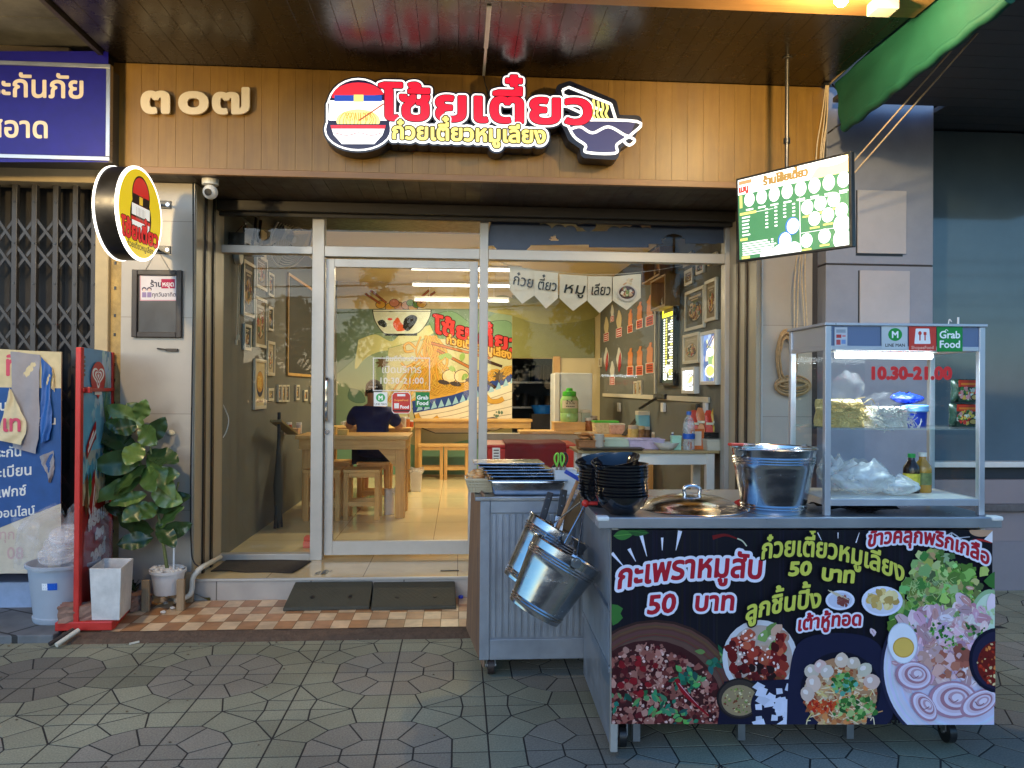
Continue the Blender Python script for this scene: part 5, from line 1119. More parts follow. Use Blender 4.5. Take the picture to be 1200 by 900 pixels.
noodle_pack('noodle_packet', 'lower of the two stacked instant noodle packets at the case edge', shz+.004, -1); noodle_pack('noodle_packet', 'upper of the two stacked instant noodle packets with red top band', shz+.104, 1)
# lower floor: bags of noodles, bottles
fz = br1-.001
bag('noodle_bag', 'large white plastic bag of noodles on the lower floor of the case', 'plastic bag', Vector((*cs_(1012, 590, .14).xy, fz)), .125, .10, .14, fm2, 11, .9)
bag('noodle_bag', 'low white bag slumped against the middle of the case floor', 'plastic bag', Vector((*cs_(1050, 590, .11).xy, fz)), .085, .07, .085, fm2, 12, .5)
bag('noodle_bag', 'white bag pressed against the left glass of the case floor', 'plastic bag', Vector((*cs_(978, 590, .22).xy, fz)), .07, .08, .15, fm2, 13, .9)
def bottle(name, label, cat, p, r, h, mbody, mcap, lab_cols=None, fill_=None, cap_h=.1):
    t = T(name, label, cat, p); mb = MB(); mb.lathe([(0, 0), (r*.92, 0), (r, r*.12), (r, h*.60), (r*.92, h*.68), (r*.42, h*.82), (r*.38, h*(1-cap_h)), (0, h*(1-cap_h))], 24); mb.build('body', mbody, t, smooth=45)
    mb = MB(); mb.cyl((0, 0, h*(1-cap_h)), (0, 0, h), r*.46, n=18); mb.build('cap', mcap, t, smooth=40, bevel=.001)
    if lab_cols: mb = MB(); mb.cyl((0, 0, h*.2), (0, 0, h*.5), r*1.015, n=28, caps=False); mb.build('label', mat(name+'_label', lab_cols, .4, 0, .5, 28), t, smooth=40)
    return t
gcap = mat('green_cap', S(40, 160, 70), .4, 0, .05); soy = mat('soy', S(44, 26, 16), .12, 0, .1, rvar=0); amber = mat('fish_sauce', S(176, 130, 50), .12, 0, .1, rvar=0)
bottle('sauce_bottle', 'dark sauce bottle with a green cap and yellow label inside the case', 'bottle', Vector((*cs_(1068, 589, .20).xy, fz)), .033, .165, soy, gcap, S(206, 190, 60))
bottle('sauce_bottle', 'amber sauce bottle with a white cap inside the case', 'bottle', Vector((*cs_(1081, 589, .22).xy, fz)), .035, .168, amber, M['white'], S(110, 120, 70))
mb = MB(); mb.X = None
mb.sheet(lambda u, v: sp(lx0+.04+.30*u, ly0+.05+.2*v, SH+.018+.014*math.sin(u*9+v*5)*math.sin(v*7+u*3)), 24, 16)
tag(mb.build('black_bag', mat('bin_film', (.015, .015, .018), .25, 0, .2, bump=.5, bscale=25), smooth=60), 'folded black plastic bags lying on the counter under the display case', 'plastic bag')

# ---------------------------------------------------------------- second cart behind, with hanging buckets
ct = T('corrugated_cart', 'corrugated galvanised cart on casters standing behind the food stall', 'cart', (.113, 3.78, 0), R(0))
CX0, CX1, CY0, CY1, CZ0, CZ1 = 0, .66, 0, .62, .085, .885
mb = MB(); mb.box(CX0, .008, CZ0, CX1, CY1, CZ1-.02)
x = .055
while x < CX1-.03: mb.box(x, -.001, CZ0+.11, x+.020, .0075, CZ1-.085); x += .032
mb.build('body', ribs, ct, bevel=.002)
mb = MB(); mb.box(-.004, -.006, CZ0, .045, .0072, CZ1-.02); mb.build('corner_post', ribs, ct, bevel=.003)
mb = MB(); mb.box(.046, -.005, CZ0, CX1, .0072, CZ0+.10); mb.build('bottom_band', ribs, ct, bevel=.003)
mb = MB(); mb.box(.046, -.005, CZ1-.08, CX1, .0072, CZ1-.02); mb.build('top_band', ribs, ct, bevel=.003)
mb = MB(); mb.box(-.03, -.012, CZ1-.0195, CX1+.02, CY1+.02, CZ1); mb.build('worktop', M['steel_d'], ct, bevel=.003)
for x, y in ((.055, .05), (.6, .05), (.055, .56), (.6, .56)):
    mb = MB(); mb.cyl((x-.016, y, .042), (x+.016, y, .042), .042, n=20); o = mb.build('caster', mat('caster_rubber', S(52, 40, 36), .6, 0, .1), ct, smooth=40)
    mb = MB(); mb.box(x-.024, y-.016, .04, x-.018, y+.016, .085); mb.box(x+.018, y-.016, .04, x+.024, y+.016, .085); mb.cyl((x-.026, y, .042), (x+.026, y, .042), .012, n=10); mb.build('fork', M['steel_d'], o)
q0, q1 = atd(549, 735, 4.3), atd(567, 770, 3.84)
sb = MB(); sb.hexa([(q1.x-.008, 3.775, .05), (q1.x, 3.775, .05), (q1.x-.075, 4.40, .05), (q1.x-.083, 4.40, .05)], [(q1.x-.012, 3.775, .90), (q1.x-.004, 3.775, .90), (q1.x-.05, 4.40, .90), (q1.x-.058, 4.40, .90)])
tag(sb.build('side_board', wood('weathered_board', S(150, 116, 84), S(104, 82, 72), .7, 2, 4)), 'weathered wooden side board standing along the cart edge', 'board')
cz = CZ1
# trays
def tray(name, label, x, y, z, w_, d_, h, group=None, rz=0., lidded=False):
    t = T(name, label, 'tray', (x, y, z), rz, group)
    mb = MB(); r = .012
    mb.hexa([(-w_/2+.03, -d_/2+.03, 0), (w_/2-.03, -d_/2+.03, 0), (w_/2-.03, d_/2-.03, 0), (-w_/2+.03, d_/2-.03, 0)], [(-w_/2+.012, -d_/2+.012, h), (w_/2-.012, -d_/2+.012, h), (w_/2-.012, d_/2-.012, h), (-w_/2+.012, d_/2-.012, h)])
    mb.build('pan', M['steel'], t, bevel=.010)
    mb = MB(); mb.box(-w_/2, -d_/2, h+.0005, w_/2, d_/2, h+.005); mb.build('rim', M['steel'], t, bevel=.002); return t
cq = atz(618, 582, cz)
tray('deep_tray', 'deep steel tray with a flat rim in front on the corrugated cart', cq.x+.005, cq.y+.14, cz+.001, .40, .28, .075)
for i, (px, zz, w_, rz, lb) in enumerate(((600, .083, .37, .06, 'lowest'), (592, .097, .34, -.05, 'second lowest'), (596, .111, .36, .10, 'middle'), (584, .125, .34, -.08, 'second highest'), (580, .140, .36, .03, 'topmost'))):
    q = atz(px, 560, cz+zz); tray('tray_lid', 'shallow steel tray lid, %s of the pile above the deep tray' % lb, cq.x-.005-.02*i, cq.y+.17+.015*i, cz+zz, w_, .24, .008, 'pile of steel tray lids', rz)
tray('small_tray', 'small steel insert tray beside the white utensil tub on the cart', cq.x+.27, cq.y+.33, cz+.001, .22, .25, .09)
# snack basket
qb = atd(563, 578, 3.95); bt = T('snack_basket', 'cream plastic basket of crisp snacks perched on the cart corner', 'basket', (qb.x, qb.y, cz+.006))
bm_ = mat('cream_basket', S(206, 186, 150), .5, 0, .05)
for s in (0, 1):
    mb = MB()
    for k in range(5):
        z = .0+k*.0145; e = .055+.018*k/4; mb.box(-e-.005, -e, z, e+.005, -e+.003, z+.006) if s == 0 else mb.box(-e-.005, -e, z, -e-.002, e, z+.006)
    for k in range(9):
        u = -.055+k*.0138
        if s == 0: mb.bar((u, -.0535, 0), (u*1.3, -.0715, .064), .005, .0028)
        else: mb.bar((-.0585, u, 0), (-.0765, u*1.3, .064), .005, .0028)
    mb.build('mesh_side', bm_, bt)
mb = MB(); mb.hexa([(-.052, -.05, 0), (.06, -.05, 0), (.06, .06, 0), (-.052, .06, 0)], [(-.068, -.066, .06), (.075, -.066, .06), (.075, .07, .06), (-.068, .07, .06)]); mb.build('liner', bm_, bt)
mb = MB(); mb.box(-.082, -.077, .0645, .082, -.069, .072); mb.box(-.082, .069, .0645, .082, .077, .072); mb.box(-.082, -.069, .0645, -.074, .069, .072); mb.box(.074, -.069, .0645, .082, .069, .072); mb.build('rim', bm_, bt, bevel=.002)
random.seed(21)
for i in range(16):
    mb = MB(); mb.ball((random.uniform(-.05, .05), random.uniform(-.05, .05), .075+random.uniform(0, .025)), .02, 8, (1.3, .8, .6), .3); mb.build('crisp', mat('crisp_%d' % (i % 3), (S(214, 160, 100), S(196, 130, 74), S(230, 186, 130))[i % 3], .5, 0, .2, 40) if i < 3 else bpy.data.materials['crisp_%d' % (i % 3)], bt, smooth=70)
# utensil tub
qu = atz(662, 581, cz); ut = T('utensil_tub', 'translucent white square tub of tongs and scissors on the cart', 'tub', (qu.x+.005, qu.y+.07, cz+.001))
mb = MB(); mb.lathe([(0, 0), (.065, 0), (.068, .01), (.08, .125), (.084, .128), (.077, .126), (.064, .012), (0, .008)], 4, Matrix.Rotation(R(45), 4, 'Z')); mb.build('tub_wall', mat('milky_plastic', S(206, 206, 204), .35, 0, .05, 9), ut, bevel=.006)
for i, (dx, dy, c, lbl) in enumerate(((-.02, 0, S(120, 190, 60), 'green handled scissors standing in the white tub'), (.0, .02, S(30, 30, 30), 'black handled tongs standing upright in the white tub'))):
    t = T('scissors' if i == 0 else 'tongs', lbl, 'utensil', (qu.x+dx, qu.y+.07+dy, cz+.02))
    for s in (-1, 1):
        mb = MB(); mb.bar((s*.004, 0, 0), (s*.012, 0, .12), .012, .004); mb.build('blade', M['steel'], t)
        mb = MB(); mb.tube(bez([(s*.012, 0, .12), (s*.024, 0, .15), (s*.022, 0, .175), (s*.008, 0, .185), (s*.006, 0, .15), (s*.012, 0, .125)], 5), .005, 8); mb.build('grip', mat('grip_plastic_%d%d' % (i, s+1), c, .4), t, smooth=60)
for px, py, px2, py2, c, lb in ((683, 556, 682, 540, S(226, 140, 80), 'orange handled spoon in the tub beside the bowls'), (641, 556, 650, 545, S(34, 34, 36), 'black handled ladle lying over the small tray')):
    t = T('ladle', lb, 'utensil', atd(px, py, 4.0)); mb = MB(); mb.bar(atd(px, py, 4.0), atd(px2, py2, 4.02), .014, .01); mb.build('grip', mat('ladle_grip', c, .4), t, True, bevel=.002); mb = MB(); mb.bar(atd(px+2, py+14, 3.99), atd(px, py, 4.0), .006, .003); mb.build('shank', M['steel'], t, True)
tb2 = T('round_tub', 'small round white tub stacked behind the utensil tub', 'tub', Vector(atz(688, 579, cz))+Vector((0, .1, 0))); mb = MB(); mb.lathe([(0, 0), (.05, 0), (.06, .06), (.063, .064), (0, .064)], 26); mb.build('tub_wall', M['white'], tb2, smooth=40); mb = MB(); mb.lathe([(0, .0645), (.064, .0645), (.066, .07), (.06, .078), (0, .078)], 26); mb.build('lid', M['offwhite'], tb2, smooth=40)
# hanging buckets
LUG = {'hanging_bucketrear': 0, 'hanging_bucketfron': 0}
def hang(name, label, rim, base, dep, rt, rb):
    Ct, Cb = atd(*rim, dep), atd(*base, dep-.03); ax = (Ct-Cb); h = ax.length; t = T(name, label, 'bucket', Cb)
    X = Matrix.Translation(Cb) @ ax.to_track_quat('Z', 'Y').to_matrix().to_4x4(); bucket_parts(t, rt, rb, h, X @ Matrix.Rotation(R(LUG[name+label[:4]]), 4, 'Z')); return t, X, h
hk = atd(686, 590, 3.14)
tA, XA, hA = hang('hanging_bucket', 'rear steel bucket hung tilted on the stall side holding knives and a chopping stick', (655, 620), (617, 686), 3.42, .150, .115)
tB, XB, hB = hang('hanging_bucket', 'front steel bucket hung tilted on the side of the food stall', (664, 647), (625, 717), 3.16, .155, .112)
mb = MB(); mb.tube([hk, atd(661, 637, 3.04)], .0035, 8); mb.tube([hk, atd(676, 652, 3.3)], .0035, 8); mb.build('handle', M['chrome'], tB, True, smooth=60)
mb = MB(); mb.tube([hk+Vector((-.01, .05, 0)), atd(650, 612, 3.3)], .0035, 8); mb.build('handle', M['chrome'], tA, True, smooth=60)
mb = MB(); mb.ball(hk, .016, 12); mb.cyl(hk, hk+Vector((.05, 0, .0)), .008, n=8); tag(mb.build('hook_knob', M['red'], smooth=60), 'red knobbed hook on the stall side that carries the buckets', 'hook')
for px, py, px2, py2, dep, w1, w2, c, nm_, lb in ((637, 604, 645, 577, 3.42, .028, .020, S(28, 28, 34), 'knife', 'short knife with a straight dark handle in the rear bucket'), (657, 600, 661, 574, 3.44, .030, .022, S(20, 20, 22), 'cleaver', 'thick black handled cleaver in the rear bucket'), (655, 616, 677, 563, 3.40, .016, .010, S(178, 128, 84), 'wooden_stick', 'thin wooden stick with a blue grip in the rear bucket'), (664, 617, 694, 566, 3.46, .062, .012, S(112, 84, 50), 'wooden_paddle', 'broad brown wooden paddle leaning in the rear bucket')):
    P, Q = atd(px, py, dep), atd(px2, py2, dep+.03); d = (P-Q).normalized()
    t = T(nm_, lb, 'utensil', P); mb = MB(); mb.bar(P+d*.02, Q, w1, w2, (0, 1, 0)); mb.build('grip', mat(nm_+'_grip', c, .45, 0, .15, 30), t, True, bevel=.004)
    if nm_ in ('knife', 'cleaver'):
        mb = MB(); mb.bar(P+d*.13, P+d*.021, .04, .003, (0, 1, 0)); mb.build('blade', M['steel'], t, True); mb = MB()
        for k in (.25, .7): mb.cyl(Q.lerp(P, k)-_f*.013, Q.lerp(P, k)-_f*.009, .004, n=8)
        mb.build('rivet', M['chrome'], t, True)
    else: mb = MB(); mb.bar(P+d*.16, P+d*.021, w1, w2*.8, (0, 1, 0)); mb.build('shaft', mat(nm_+'_shaft', c, .45, 0, .15, 30), t, True)
    if nm_ == 'wooden_stick': mb = MB(); mb.bar(atd(662, 552, dep+.02), atd(681, 563, dep+.02), .018, .018); mb.build('cross_grip', mat('blue_grip', S(32, 70, 170), .4), t, True, bevel=.003)
mb = MB(); mb.bar(atd(697, 684, 3.10), atd(716.5, 719, 3.0), .012, .004); tag(mb.build('drip_bar', M['steel_d']), 'thin metal strip jutting from behind the front hanging bucket', 'metal strip')
# ---------------------------------------------------------------- things around the doorway
random.seed(31)
# door mat
mt = T('door_mat', 'worn dark brown rubber door mat lying askew on the tiled sill', 'mat', atz(306, 663, ZS))
mq = [atz(270, 654.5, ZS), atz(366, 658, ZS), atz(343, 672, ZS), atz(247, 670, ZS)]
def mtf(u, v):
    p = mq[3].lerp(mq[2], u).lerp(mq[0].lerp(mq[1], u), v); return p+Vector((.004*math.sin(v*5), .01*math.sin(u*11)*(1-v), .0065+.006*max(0, math.sin(u*7+v*2))*(1-v)))
mb = MB(); mb.sheet(mtf, 30, 12); mb.sheet(lambda u, v: mtf(u, v)-Vector((0, 0, .006)), 30, 12)
mb.sheet(lambda u, v: mtf(u, 0)-Vector((0, 0, .006*v)), 30, 1); mb.build('rubber_sheet', mat('mat_rubber', S(50, 42, 34), .85, 0, .25, 14, bump=.6, bscale=160), mt, True, smooth=60)
# rubber kerb ramps
rm = mat('ramp_rubber', S(64, 62, 50), .75, 0, .2, 10)
n = rm.node_tree.nodes; L = rm.node_tree.links; tc = n.new('ShaderNodeTexCoord'); mp = n.new('ShaderNodeMapping'); mp.inputs['Rotation'].default_value = (0, 0, R(45)); mp.inputs['Scale'].default_value = (1, 1, 1); L.new(tc.outputs['Object'], mp.inputs[0])
br = n.new('ShaderNodeTexBrick'); br.offset = 0; br.inputs['Scale'].default_value = 1; br.inputs['Brick Width'].default_value = .026; br.inputs['Row Height'].default_value = .026; br.inputs['Mortar Size'].default_value = .003; L.new(mp.outputs[0], br.inputs[0])
bp = n.new('ShaderNodeBump'); bp.inputs['Strength'].default_value = .8; bp.inputs['Distance'].default_value = .006; L.new(br.outputs['Fac'], bp.inputs['Height']); L.new(bp.outputs[0], n['Principled BSDF'].inputs['Normal'])
for i, (a0, a1, b0_, b1) in enumerate(((331, 433, 346, 437), (434.5, 535, 437.8, 533))):
    F0, F1 = atz(a0, 716.5-i*.5, ZP), atz(a1, 714.5-i*.5, ZP); yb = YC-.012; B0, B1 = aty(b0_, 681, yb), aty(b1, 680, yb)
    t = T('kerb_ramp', ('left' if i == 0 else 'right')+' one of the two black rubber kerb ramps before the step', 'ramp', (F0.x, F0.y, ZP), 0, 'rubber kerb ramps')
    mb = MB(); mb.hexa([(F0.x, F0.y, ZP), (F1.x, F1.y, ZP), (B1.x, yb, ZP), (B0.x, yb, ZP)], [(F0.x+.003, F0.y+.004, ZP+.022), (F1.x-.003, F1.y+.004, ZP+.022), (B1.x, yb, B1.z-.004), (B0.x, yb, B0.z-.004)]); mb.build('wedge', rm, t, True, bevel=.006)
    for k in (.3, .75):
        p = F0.lerp(F1, k)*.62+B0.lerp(B1, k)*.38; nn = Vector((0, -(B0.z-ZP-.02), yb-F0.y)).normalized(); q = Vector((p.x, p.y, ZP+.022+(B0.z-ZP-.026)*.38)); mb = MB(); mb.cyl(q-nn*.004, q+nn*.0025, .014, n=14); mb.build('bolt_hole', M['black'], t, True)
# sill fittings
q = atz(379, 671, ZS); mb = MB(); mb.sheet(lambda u, v: q+Vector(((u-.5)*.075+.03*(v-.5), (v-.5)*.11, .003+.004*math.sin(u*9+v*4))), 8, 8); tag(mb.build('door_wedge', M['black'], smooth=60), 'small crumpled black door wedge on the sill', 'door wedge')
q = atz(527, 669, ZS); mb = MB(); mb.box(q.x-.062, q.y-.012, ZS+.001, q.x+.062, q.y+.012, ZS+.006); tag(mb.build('floor_catch', M['darkwood'], bevel=.002), 'flat brown metal floor catch on the sill', 'floor catch')
q = atz(540, 701, ZP); mb = MB(); mb.lathe([(0, 0), (.015, 0), (.017, .012), (.015, .016), (0, .016)], 14, Matrix.Translation(q+Vector((0, 0, .001)))); tag(mb.build('bottle_cap', mat('blue_cap', S(40, 60, 190), .4), smooth=40), 'small blue bottle cap on the patio tiles beside the right ramp', 'bottle cap')
# red brick block behind the pane
q = atz(361, 645, ZS); t = T('fire_brick', 'pink red block on the shop floor in the corner of the left pane', 'block', q+Vector((0, .12, 0))); mb = MB(); mb.box(-.055, -.04, .001, .05, .06, .05); mb.build('lower_half', mat('pink_block', S(206, 110, 96), .8, 0, .2, 30), t, bevel=.004); mb = MB(); mb.box(-.05, -.038, .0515, .05, .058, .085); mb.build('upper_half', mat('red_block', S(190, 84, 70), .8, 0, .2, 30), t, bevel=.004)
# conduit on the left reveal
cp = T('drain_pipe', 'white plastic drain pipe bending down the step beside the left column', 'pipe', atz(207, 705, ZP))
P = [aty(258, 653, 5.55), aty(247, 659, 5.25), aty(237, 664.5, YC-.02), aty(231, 670, YC-.05), aty(226, 678, YC-.06), aty(224.5, 692, YC-.07), aty(220, 699, YC-.10), aty(205, 704, YC-.16)]
mb = MB(); mb.tube(bez(P, 6), .0165, 12); mb.build('pipe', M['offwhite'], cp, True, smooth=60)
mb = MB(); mb.tube([P[3], P[3].lerp(P[2], .35)], .0195, 12); mb.build('sleeve', M['offwhite'], cp, True, smooth=60)
q = aty(238, 660, YC+.2); mb = MB(); mb.box(q.x-.012, q.y-.01, q.z-.04, q.x+.012, q.y+.0, q.z+.055); tag(mb.build('cable_clip', M['white'], bevel=.003), 'white plastic cable clip on the left reveal above the pipe', 'clip')
mb = MB(); mb.tube(bez([aty(226, 214, YC-.012), aty(226.5, 330, YC-.012), aty(225, 450, YC-.012), aty(223.5, 560, YC-.012), aty(224, 640, YC-.012), aty(227, 658, YC-.014), aty(233, 664, YC-.02)], 5), .0045, 6); tag(mb.build('cable', M['black'], smooth=80), 'thin black cable running down the edge of the left column', 'cable')
# fallen leaf, pebbles, stick
lf = mat('dry_leaf', S(74, 72, 30), .6, 0, .3, 20)
for i, (px, py, r_, s_) in enumerate(((249, 698, .4, .085), (236, 703, -.3, .065))):
    q = atz(px, py, ZP); mb = MB(); mb.sheet(lambda u, v: q+Matrix.Rotation(r_, 3, 'Z') @ Vector(((u-.5)*2*s_, (v-.5)*s_*1.1*math.sin(math.pi*min(.98, max(.02, u)))**.7, .012+.022*abs(v-.5)*2+.012*math.sin(u*5))), 12, 8); tag(mb.build('fallen_leaf', lf, smooth=80), 'larger dry leaf curled upward against the step' if i == 0 else 'smaller brown leaf lying flat before the curled one', 'leaf')
pm = mat('pebble_white', S(212, 204, 192), .7, 0, .15, 30)
for i, (px, py, l) in enumerate(((158, 714, 'white pebble on the tiles between planter and pot stand'), (191, 719, 'white pebble lying between the pot stand legs'), (202, 714, 'white pebble by the right leg of the pot stand'), (194, 708, 'white pebble under the back of the pot stand'))):
    mb = MB(); mb.ball(atz(px, py, ZP)+Vector((0, 0, .009)), .015, 10, (1.2, .9, .65), .12); tag(mb.build('pebble', pm, smooth=80), l, 'pebble')
mb = MB(); mb.tube([atz(66, 756, .02)+Vector((0, 0, .0)), atz(92, 741, .05)+Vector((0, 0, .012))], .013, 12); tag(mb.build('pipe_offcut', M['offwhite'], smooth=60), 'short white plastic pipe offcut lying on the edge of the pavement', 'pipe offcut')
mb = MB(); mb.tube([atz(58, 755, .02), atz(86, 740, .05)+Vector((0, .0, .01))], .012, 10); tag(mb.build('stick', mat('old_stick', S(60, 50, 44), .9, 0, .2, 20), smooth=60), 'dark stick lying alongside the white pipe offcut', 'stick')
mb = MB(); q = atz(157, 755, 0); mb.bar(q+Vector((-.02, -.01, .006)), q+Vector((.02, .02, .008)), .009, .008); tag(mb.build('chip', M['offwhite']), 'small white chip lying on the paving before the kerb strip', 'chip')
# framed notice on the column
nf = T('notice_frame', 'dark framed notice board on the left column with a pink closing-day card', 'notice', aty(185, 356, YC))
A, B = aty(156.5, 316.5, YC), aty(214, 396, YC); mb = MB(); w_ = .034
mb.box(A.x, YC-.03, B.z, A.x+w_, YC-.002, A.z); mb.box(B.x-w_, YC-.03, B.z, B.x, YC-.002, A.z); mb.box(A.x+w_+.0003, YC-.029, B.z, B.x-w_-.0003, YC-.002, B.z+w_); mb.box(A.x+w_+.0003, YC-.029, A.z-w_, B.x-w_-.0003, YC-.002, A.z); mb.build('frame', mat('notice_wood', S(46, 36, 28), .45, 0, .3, 20), nf, True, bevel=.004)
mb = MB(); mb.box(A.x+w_, YC-.012, B.z+w_, B.x-w_, YC-.003, A.z-w_); mb.build('board', mat('slate_board', S(38, 34, 32), .35, 0, .15, 6), nf, True)
f = plane((0, YC-.013, 0), (0, -1, 0)); a = Art(f); a.rect(164, 322, 208, 352.5, S(206, 150, 160)); a.rect(165, 323, 207, 351.5, S(222, 214, 216)); a.text('ร้าน', 176, 336, 9.5, S(40, 36, 60), .25, cell=.28); a.rect(189, 327, 205, 338, S(180, 40, 80)); a.text('หยุด', 197, 335.6, 8, (.9, .85, .86), .2, align='c', cell=.26); a.text('ทุกวันอาทิตย์', 178, 347.5, 6.6, S(50, 44, 70), .12, cell=.24, xs=.95)
for x in (169, 175): a.ell(x, 339, 2.8, 2.6, S(60, 50, 80)); a.ell(x, 340, 2, 2, S(226, 200, 190)); a.rect(x-2.5, 342.5, x+2.5, 348.5, S(150, 130, 170))
a.obj('notice_card', M['printm'], nf)
mb = MB(); q = aty(185, 316, YC-.004); mb.tube([aty(170, 317, YC-.006), aty(184, 292, YC-.006), aty(199, 317, YC-.006)], .0015, 5); mb.build('hanging_wire', M['steel_d'], nf, True)
q = aty(195, 410, YC); mb = MB(); mb.tube(bez([aty(184, 408.5, YC-.012), aty(190, 409, YC-.02), aty(196, 410, YC-.014)], 5), .005, 8); mb.box(q.x, YC-.018, q.z-.010, q.x+.075, YC-.002, q.z+.008); tag(mb.build('wall_hook', mat('hook_iron', S(74, 66, 58), .5, .5, .2, 20), bevel=.002), 'small dark iron hook screwed to the column below the notice', 'hook')
q = aty(201, 507, YC); mb = MB(); mb.ball(q+Vector((0, -.006, 0)), .022, 12, (1.1, .2, .8), .2); tag(mb.build('plaster_patch', mat('plaster', S(222, 206, 170), .8, 0, .1), smooth=80), 'small cream filler patch on the column above the plant', 'plaster patch')
# cctv camera
cv = T('security_camera', 'white ball security camera hanging under the soffit by the left column', 'camera', aty(246, 212, 4.97))
q = aty(246.5, 213, 4.97); mb = MB(); mb.lathe([(.05, 0), (.052, .055), (.045, .075), (0, .075)], 24, Matrix.Translation((q.x, q.y, q.z-.02))); mb.build('base', M['white'], cv, True, smooth=40)
mb = MB(); mb.ball(Vector((q.x, q.y, q.z-.065)), .046, 20); mb.build('ball_head', M['white'], cv, True, smooth=60)
mb = MB(); d = (EYE+Vector((-1.6, 0, 0))-q).normalized(); mb.cyl(Vector((q.x, q.y, q.z-.065))+d*.036, Vector((q.x, q.y, q.z-.065))+d*.0475, .022, n=20); mb.build('lens', M['black'], cv, True)

# ---------------------------------------------------------------- standing ice cream board
ic = T('standing_sign', 'tall red framed standing ice cream sign with sky blue beach picture', 'sign', atz(110, 725, .05))
n0, n1 = atz(90.5, 737, .05), atz(134, 693, .05); n1 = Vector((n0.x-.10, n0.y+.62, .05)); zt_ = (atd(88, 407, (n0-EYE).dot(_f)/1)).z
dirb = (n1-n0).normalized(); nb = Vector((dirb.y, -dirb.x, 0)); 
if nb.dot(EYE-n0) < 0: nb = -nb
fi = plane(n0+nb*.004, nb)
mb = MB(); mb.bar((n0.x, n0.y, .05), (n0.x, n0.y, zt_), .038, .03, (1, 0, 0)); mb.build('post', M['red'], ic, True, bevel=.004)
z2 = zt_
mb = MB(); mb.bar((n1.x, n1.y, .05), (n1.x, n1.y, z2-.0), .03, .03, (1, 0, 0)); mb.build('post', M['red'], ic, True, bevel=.004)
zr = atd(88, 455, (n0-EYE).dot(_f)).z; zr = fi(100, 457).z
mb = MB(); a0, a1 = n0+Vector((0, 0, zr-.05)), n1+Vector((0, 0, zr-.05)); mb.bar(a0+nb*.012, a1+nb*.012, .022, .02); q = n0.lerp(n1, .06)+Vector((0, 0, zr-.05)); mb.bar(q+nb*.012, q+dirb*.05+nb*.012, .06, .034); mb.build('crossbar', M['red'], ic, True, bevel=.003)
mb = MB(); mb.hexa([n0+nb*-.004+dirb*.012, n1+nb*-.004, n1+nb*.003, n0+nb*.003+dirb*.012], [n0+nb*-.004+dirb*.012+Vector((0, 0, zt_-.06)), n1+nb*-.004+Vector((0, 0, z2-.06)), n1+nb*.003+Vector((0, 0, z2-.06)), n0+nb*.003+dirb*.012+Vector((0, 0, zt_-.06))]); mb.build('board', M['red'], ic, True)
for k, p in ((0, n0), (1, n1)):
    mb = MB(); mb.hexa([p+Vector((-.11, -.025, -.004)), p+Vector((.20, -.025, -.004)), p+Vector((.20, .035, -.004)), p+Vector((-.11, .035, -.004))], [p+Vector((-.11, -.025, .045)), p+Vector((.20, -.025, .045)), p+Vector((.20, .035, .045)), p+Vector((-.11, .035, .045))]); mb.build('foot', M['red'], ic, True, bevel=.005)
mb = MB(); mb.hexa([n0+Vector((.15, .035, 0)), n0+Vector((.20, .035, 0)), n1+Vector((.20, -.025, 0)), n1+Vector((.15, -.025, 0))], [n0+Vector((.15, .035, .04)), n0+Vector((.20, .035, .04)), n1+Vector((.20, -.025, .04)), n1+Vector((.15, -.025, .04))]); mb.build('base_rail', M['red'], ic, True, bevel=.004)
# picture drawn on the board itself: u along the board 0..1, v up 0..1
bl = (n1-n0).length; bh = zt_-.06
fp = lambda u, v, w: n0+dirb*(.02+u*(bl-.035))+Vector((0, 0, .02+v*(bh-.0)))+nb*(.0035+w)
a = Art(fp, clip=(0, 0, 1, .995), step=2e-5); 
a.rect(0, 0, 1, .42, S(160, 34, 26))
for i in range(24): v0 = .42+i*.58/24; t = i/23; c = tuple(x*(1-t)+y*t for x, y in zip(S(206, 190, 160), S(96, 170, 200))) if t < .32 else tuple(x*(1.32-t)+y*(t-.32) for x, y in zip(S(120, 190, 214), S(24, 110, 170))); a.rect(0, v0, 1, v0+.58/24, c)
def vy(v): return v
for x, y, r in ((.75, .95, .16), (.85, .92, .14), (.9, .87, .12), (.55, .83, .10), (.45, .80, .08), (.62, .78, .10), (.8, .76, .12), (.35, .75, .06)):
    for _ in range(9): a.blob(x+random.gauss(0, r*.5), y+random.gauss(0, r*.12), r*random.uniform(.25, .6), tuple(c*random.uniform(.85, 1.05) for c in S(176, 208, 220)), r*.14, .2, 12)
a.rect(0, .50, 1, .56, S(70, 150, 176)); a.scat(.5, .54, .5, .03, 60, .02, .06, [S(110, 180, 196), S(60, 130, 160), S(160, 206, 210)], asp=.2); a.rect(0, .42, 1, .50, S(206, 180, 140)); a.scat(.5, .46, .5, .04, 160, .01, .04, [S(214, 190, 150), S(190, 160, 120), S(226, 206, 170)], asp=.3)
hs = lambda k, cx, cy: [(cx+k*.0136*16*math.sin(t)**3, cy+k*.0026*(13*math.cos(t)-5*math.cos(2*t)-2*math.cos(3*t)-math.cos(4*t))-(.012*k if abs(t-math.pi) < .6 else 0)) for t in np.linspace(0, 2*math.pi, 40)[:-1]]
a.w += 1e-4
def heart(k, c): a.shape(hs(k, .5, .895), c, .008)
a.ell(.5, .887, .25, .062, S(190, 30, 30), 36); a.poly([(.28, .87), (.72, .87), (.5, .805)], S(190, 30, 30)); heart(.95, (.9, .88, .84)); heart(.72, S(190, 30, 30)); heart(.55, (.9, .88, .84)); heart(.36, S(190, 30, 30)); heart(.2, (.9, .88, .84)); a.rect(.38, .822, .62, .834, (.86, .8, .78))
